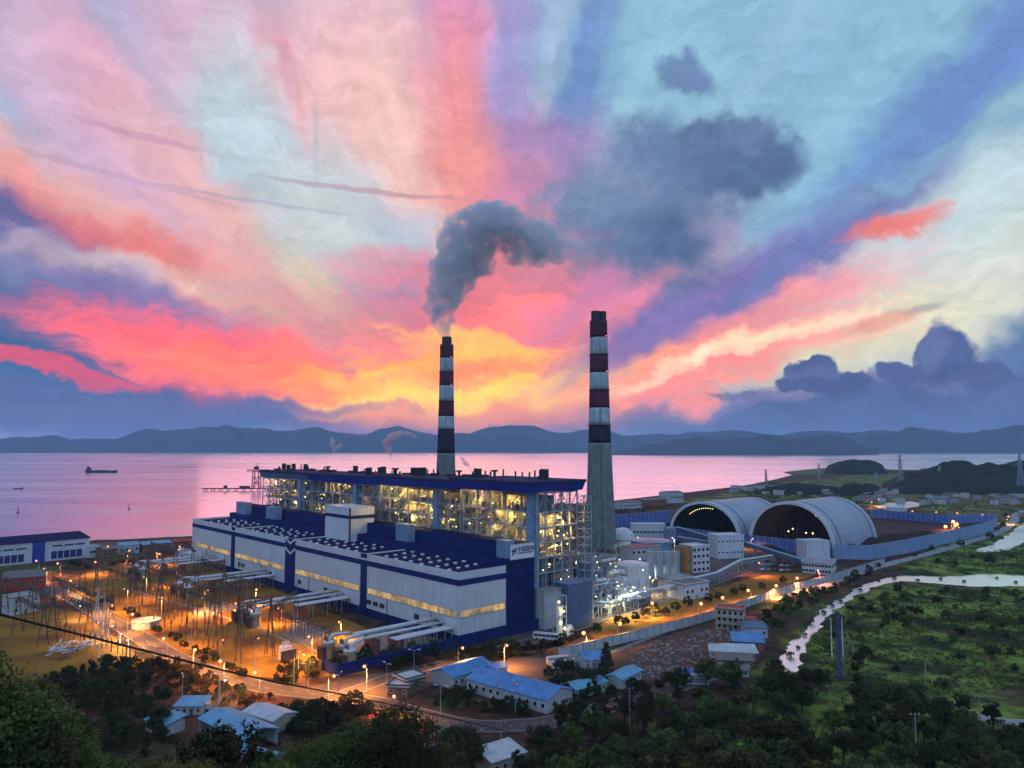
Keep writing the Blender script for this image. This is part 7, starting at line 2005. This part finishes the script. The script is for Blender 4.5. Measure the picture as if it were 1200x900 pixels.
for px, py, h_, lb in ((21, 601, 8, 'slim dark channel buoy nearest the left edge'), (151, 597, 9, 'slim dark channel buoy in the pink water left of the hall')):
    b = at(px, py, SEA); r = empty('channel_buoy', (b.x, b.y, SEA), 0, lb, 'buoy')
    MB().lathe((0, 0, 0), [(1.8, -1), (1.9, .6), (1.2, 1.0), (.3, 1.2)], 12).build('float', M_hull, r); mb = MB()
    for a in range(3): mb.bar((1.1 * math.cos(a * 2.1), 1.1 * math.sin(a * 2.1), 1), (0, 0, h_), .2)
    mb.build('lattice_mast', M_hull, r); MB().ball((0, 0, h_ + .4), .5).build('lantern', M_redroof, r)
jb = at(300, 573, 2); jt = empty('jetty', (jb.x, jb.y, 0), 0, 'dark jetty deck on piles reaching left from the boiler houses', 'jetty')
jl = 62 / F * jb.y
MB().box(-jl, 40, -8, 8, 2.2, 3.6).build('deck', M_dark, jt)
for i in range(9):
    t = MB()
    for y in (-6, 6): t.cyl((-jl + 6 + i * (jl + 30) / 9, y, -4), .9, .9, 6.2, 8)
    t.build('pile', M_dark, jt)
MB().box(-jl * .6, -jl * .55, -3, 3, 3.6, 9).build('hut', M_dark, jt); MB().box(-jl * .3, -jl * .12, -4, 4, 3.6, 8).build('store', M_dark, jt)
un = empty('ship_unloader', (jb.x, jb.y + 2, 3.6), 0, 'reddish ship unloader crane standing on the jetty', 'crane')
M_unl = mat('unloader_red', (.20, .035, .035), .6, var=.3)
for x in (-7, 7):
    for y in (-6, 6): MB().bar((x, y, 0), (x * .8, y, 34), 1.5).build('leg', M_unl, un)
mb = MB()
for z in (10, 22, 33):
    for y in (-6, 6): mb.bar((-7, y, z), (7, y, z), 1.1)
    for x in (-6.5, 6.5): mb.bar((x, -6, z), (x, 6, z), 1.1)
for y in (-6, 6): mb.bar((-7, y, 0), (6, y, 22), .8); mb.bar((7, y, 0), (-6, y, 22), .8)
mb.build('brace', M_unl, un); mb = MB(); truss(mb, (-20, 0, 35), (26, 0, 35), 4, 3, 12, .8); mb.build('boom', M_unl, un); MB().box(-5, 3, -3.5, 3.5, 37, 43).build('cabin', M_unl, un); MB().bar((0, 0, 43), (0, 0, 50), .9).build('mast', M_unl, un)
# far shore towns
mb = MB(); mw = MB(); r4 = random.Random(3)
def town(x0, x1, y0, y1, D0, D1, n, smin, smax, label):
    mb, ml = MB(), MB()
    for i in range(n):
        px, D = r4.uniform(x0, x1), r4.uniform(D0, D1)
        p = atD(px, r4.uniform(y0, y1), D); w = r4.uniform(smin, smax); h = r4.uniform(smin, smax) * .8
        mb.box(p.x - w / 2, p.x + w / 2, p.y, p.y + w, p.z - h * 2, p.z + h / 2)
        if r4.random() < .5: ml.box(p.x - w * .3, p.x + w * .3, p.y - 1.5, p.y - .5, p.z - h * .2, p.z + h * .2)
    tag(mb.build('far_town', M_pale), kind='stuff'); tag(ml.build('town_lights', M_town), kind='stuff')
town(150, 190, 527, 530, 8620, 8800, 18, 14, 34, ''); town(960, 1035, 522, 529, 8600, 8950, 46, 14, 36, ''); town(690, 960, 527, 529.5, 8420, 8600, 24, 10, 26, ''); town(640, 700, 528, 530, 8600, 8700, 12, 10, 22, '')
town(1138, 1200, 524, 527, 10300, 10550, 60, 18, 50, '')
for (x0, x1, y0, y1, n) in ((1058, 1160, 570, 577, 40), (1000, 1060, 576, 590, 24), (860, 1010, 572, 580, 44), (1080, 1200, 580, 592, 24)):
    for i in range(n):
        px, py = r4.uniform(x0, x1), r4.uniform(y0, y1); p = at(px, py); w, h = r4.uniform(7, 18), r4.uniform(4, 9)
        o = empty('village_house', p, r4.uniform(-.6, .6), 'small pale house in the distant village at the foot of the wooded hill', 'house', 'houses of the distant village')
        MB().box(-w/2, w/2, -4, 4, -.5, h).build('wall', (M_pale, M_cream, M_conc)[i % 3], o); MB().box(-w/2 - .4, w/2 + .4, -4.4, 4.4, h + .003, h + .8).build('roof', (M_roofgrey, M_rooflight, M_brick)[i % 3], o)
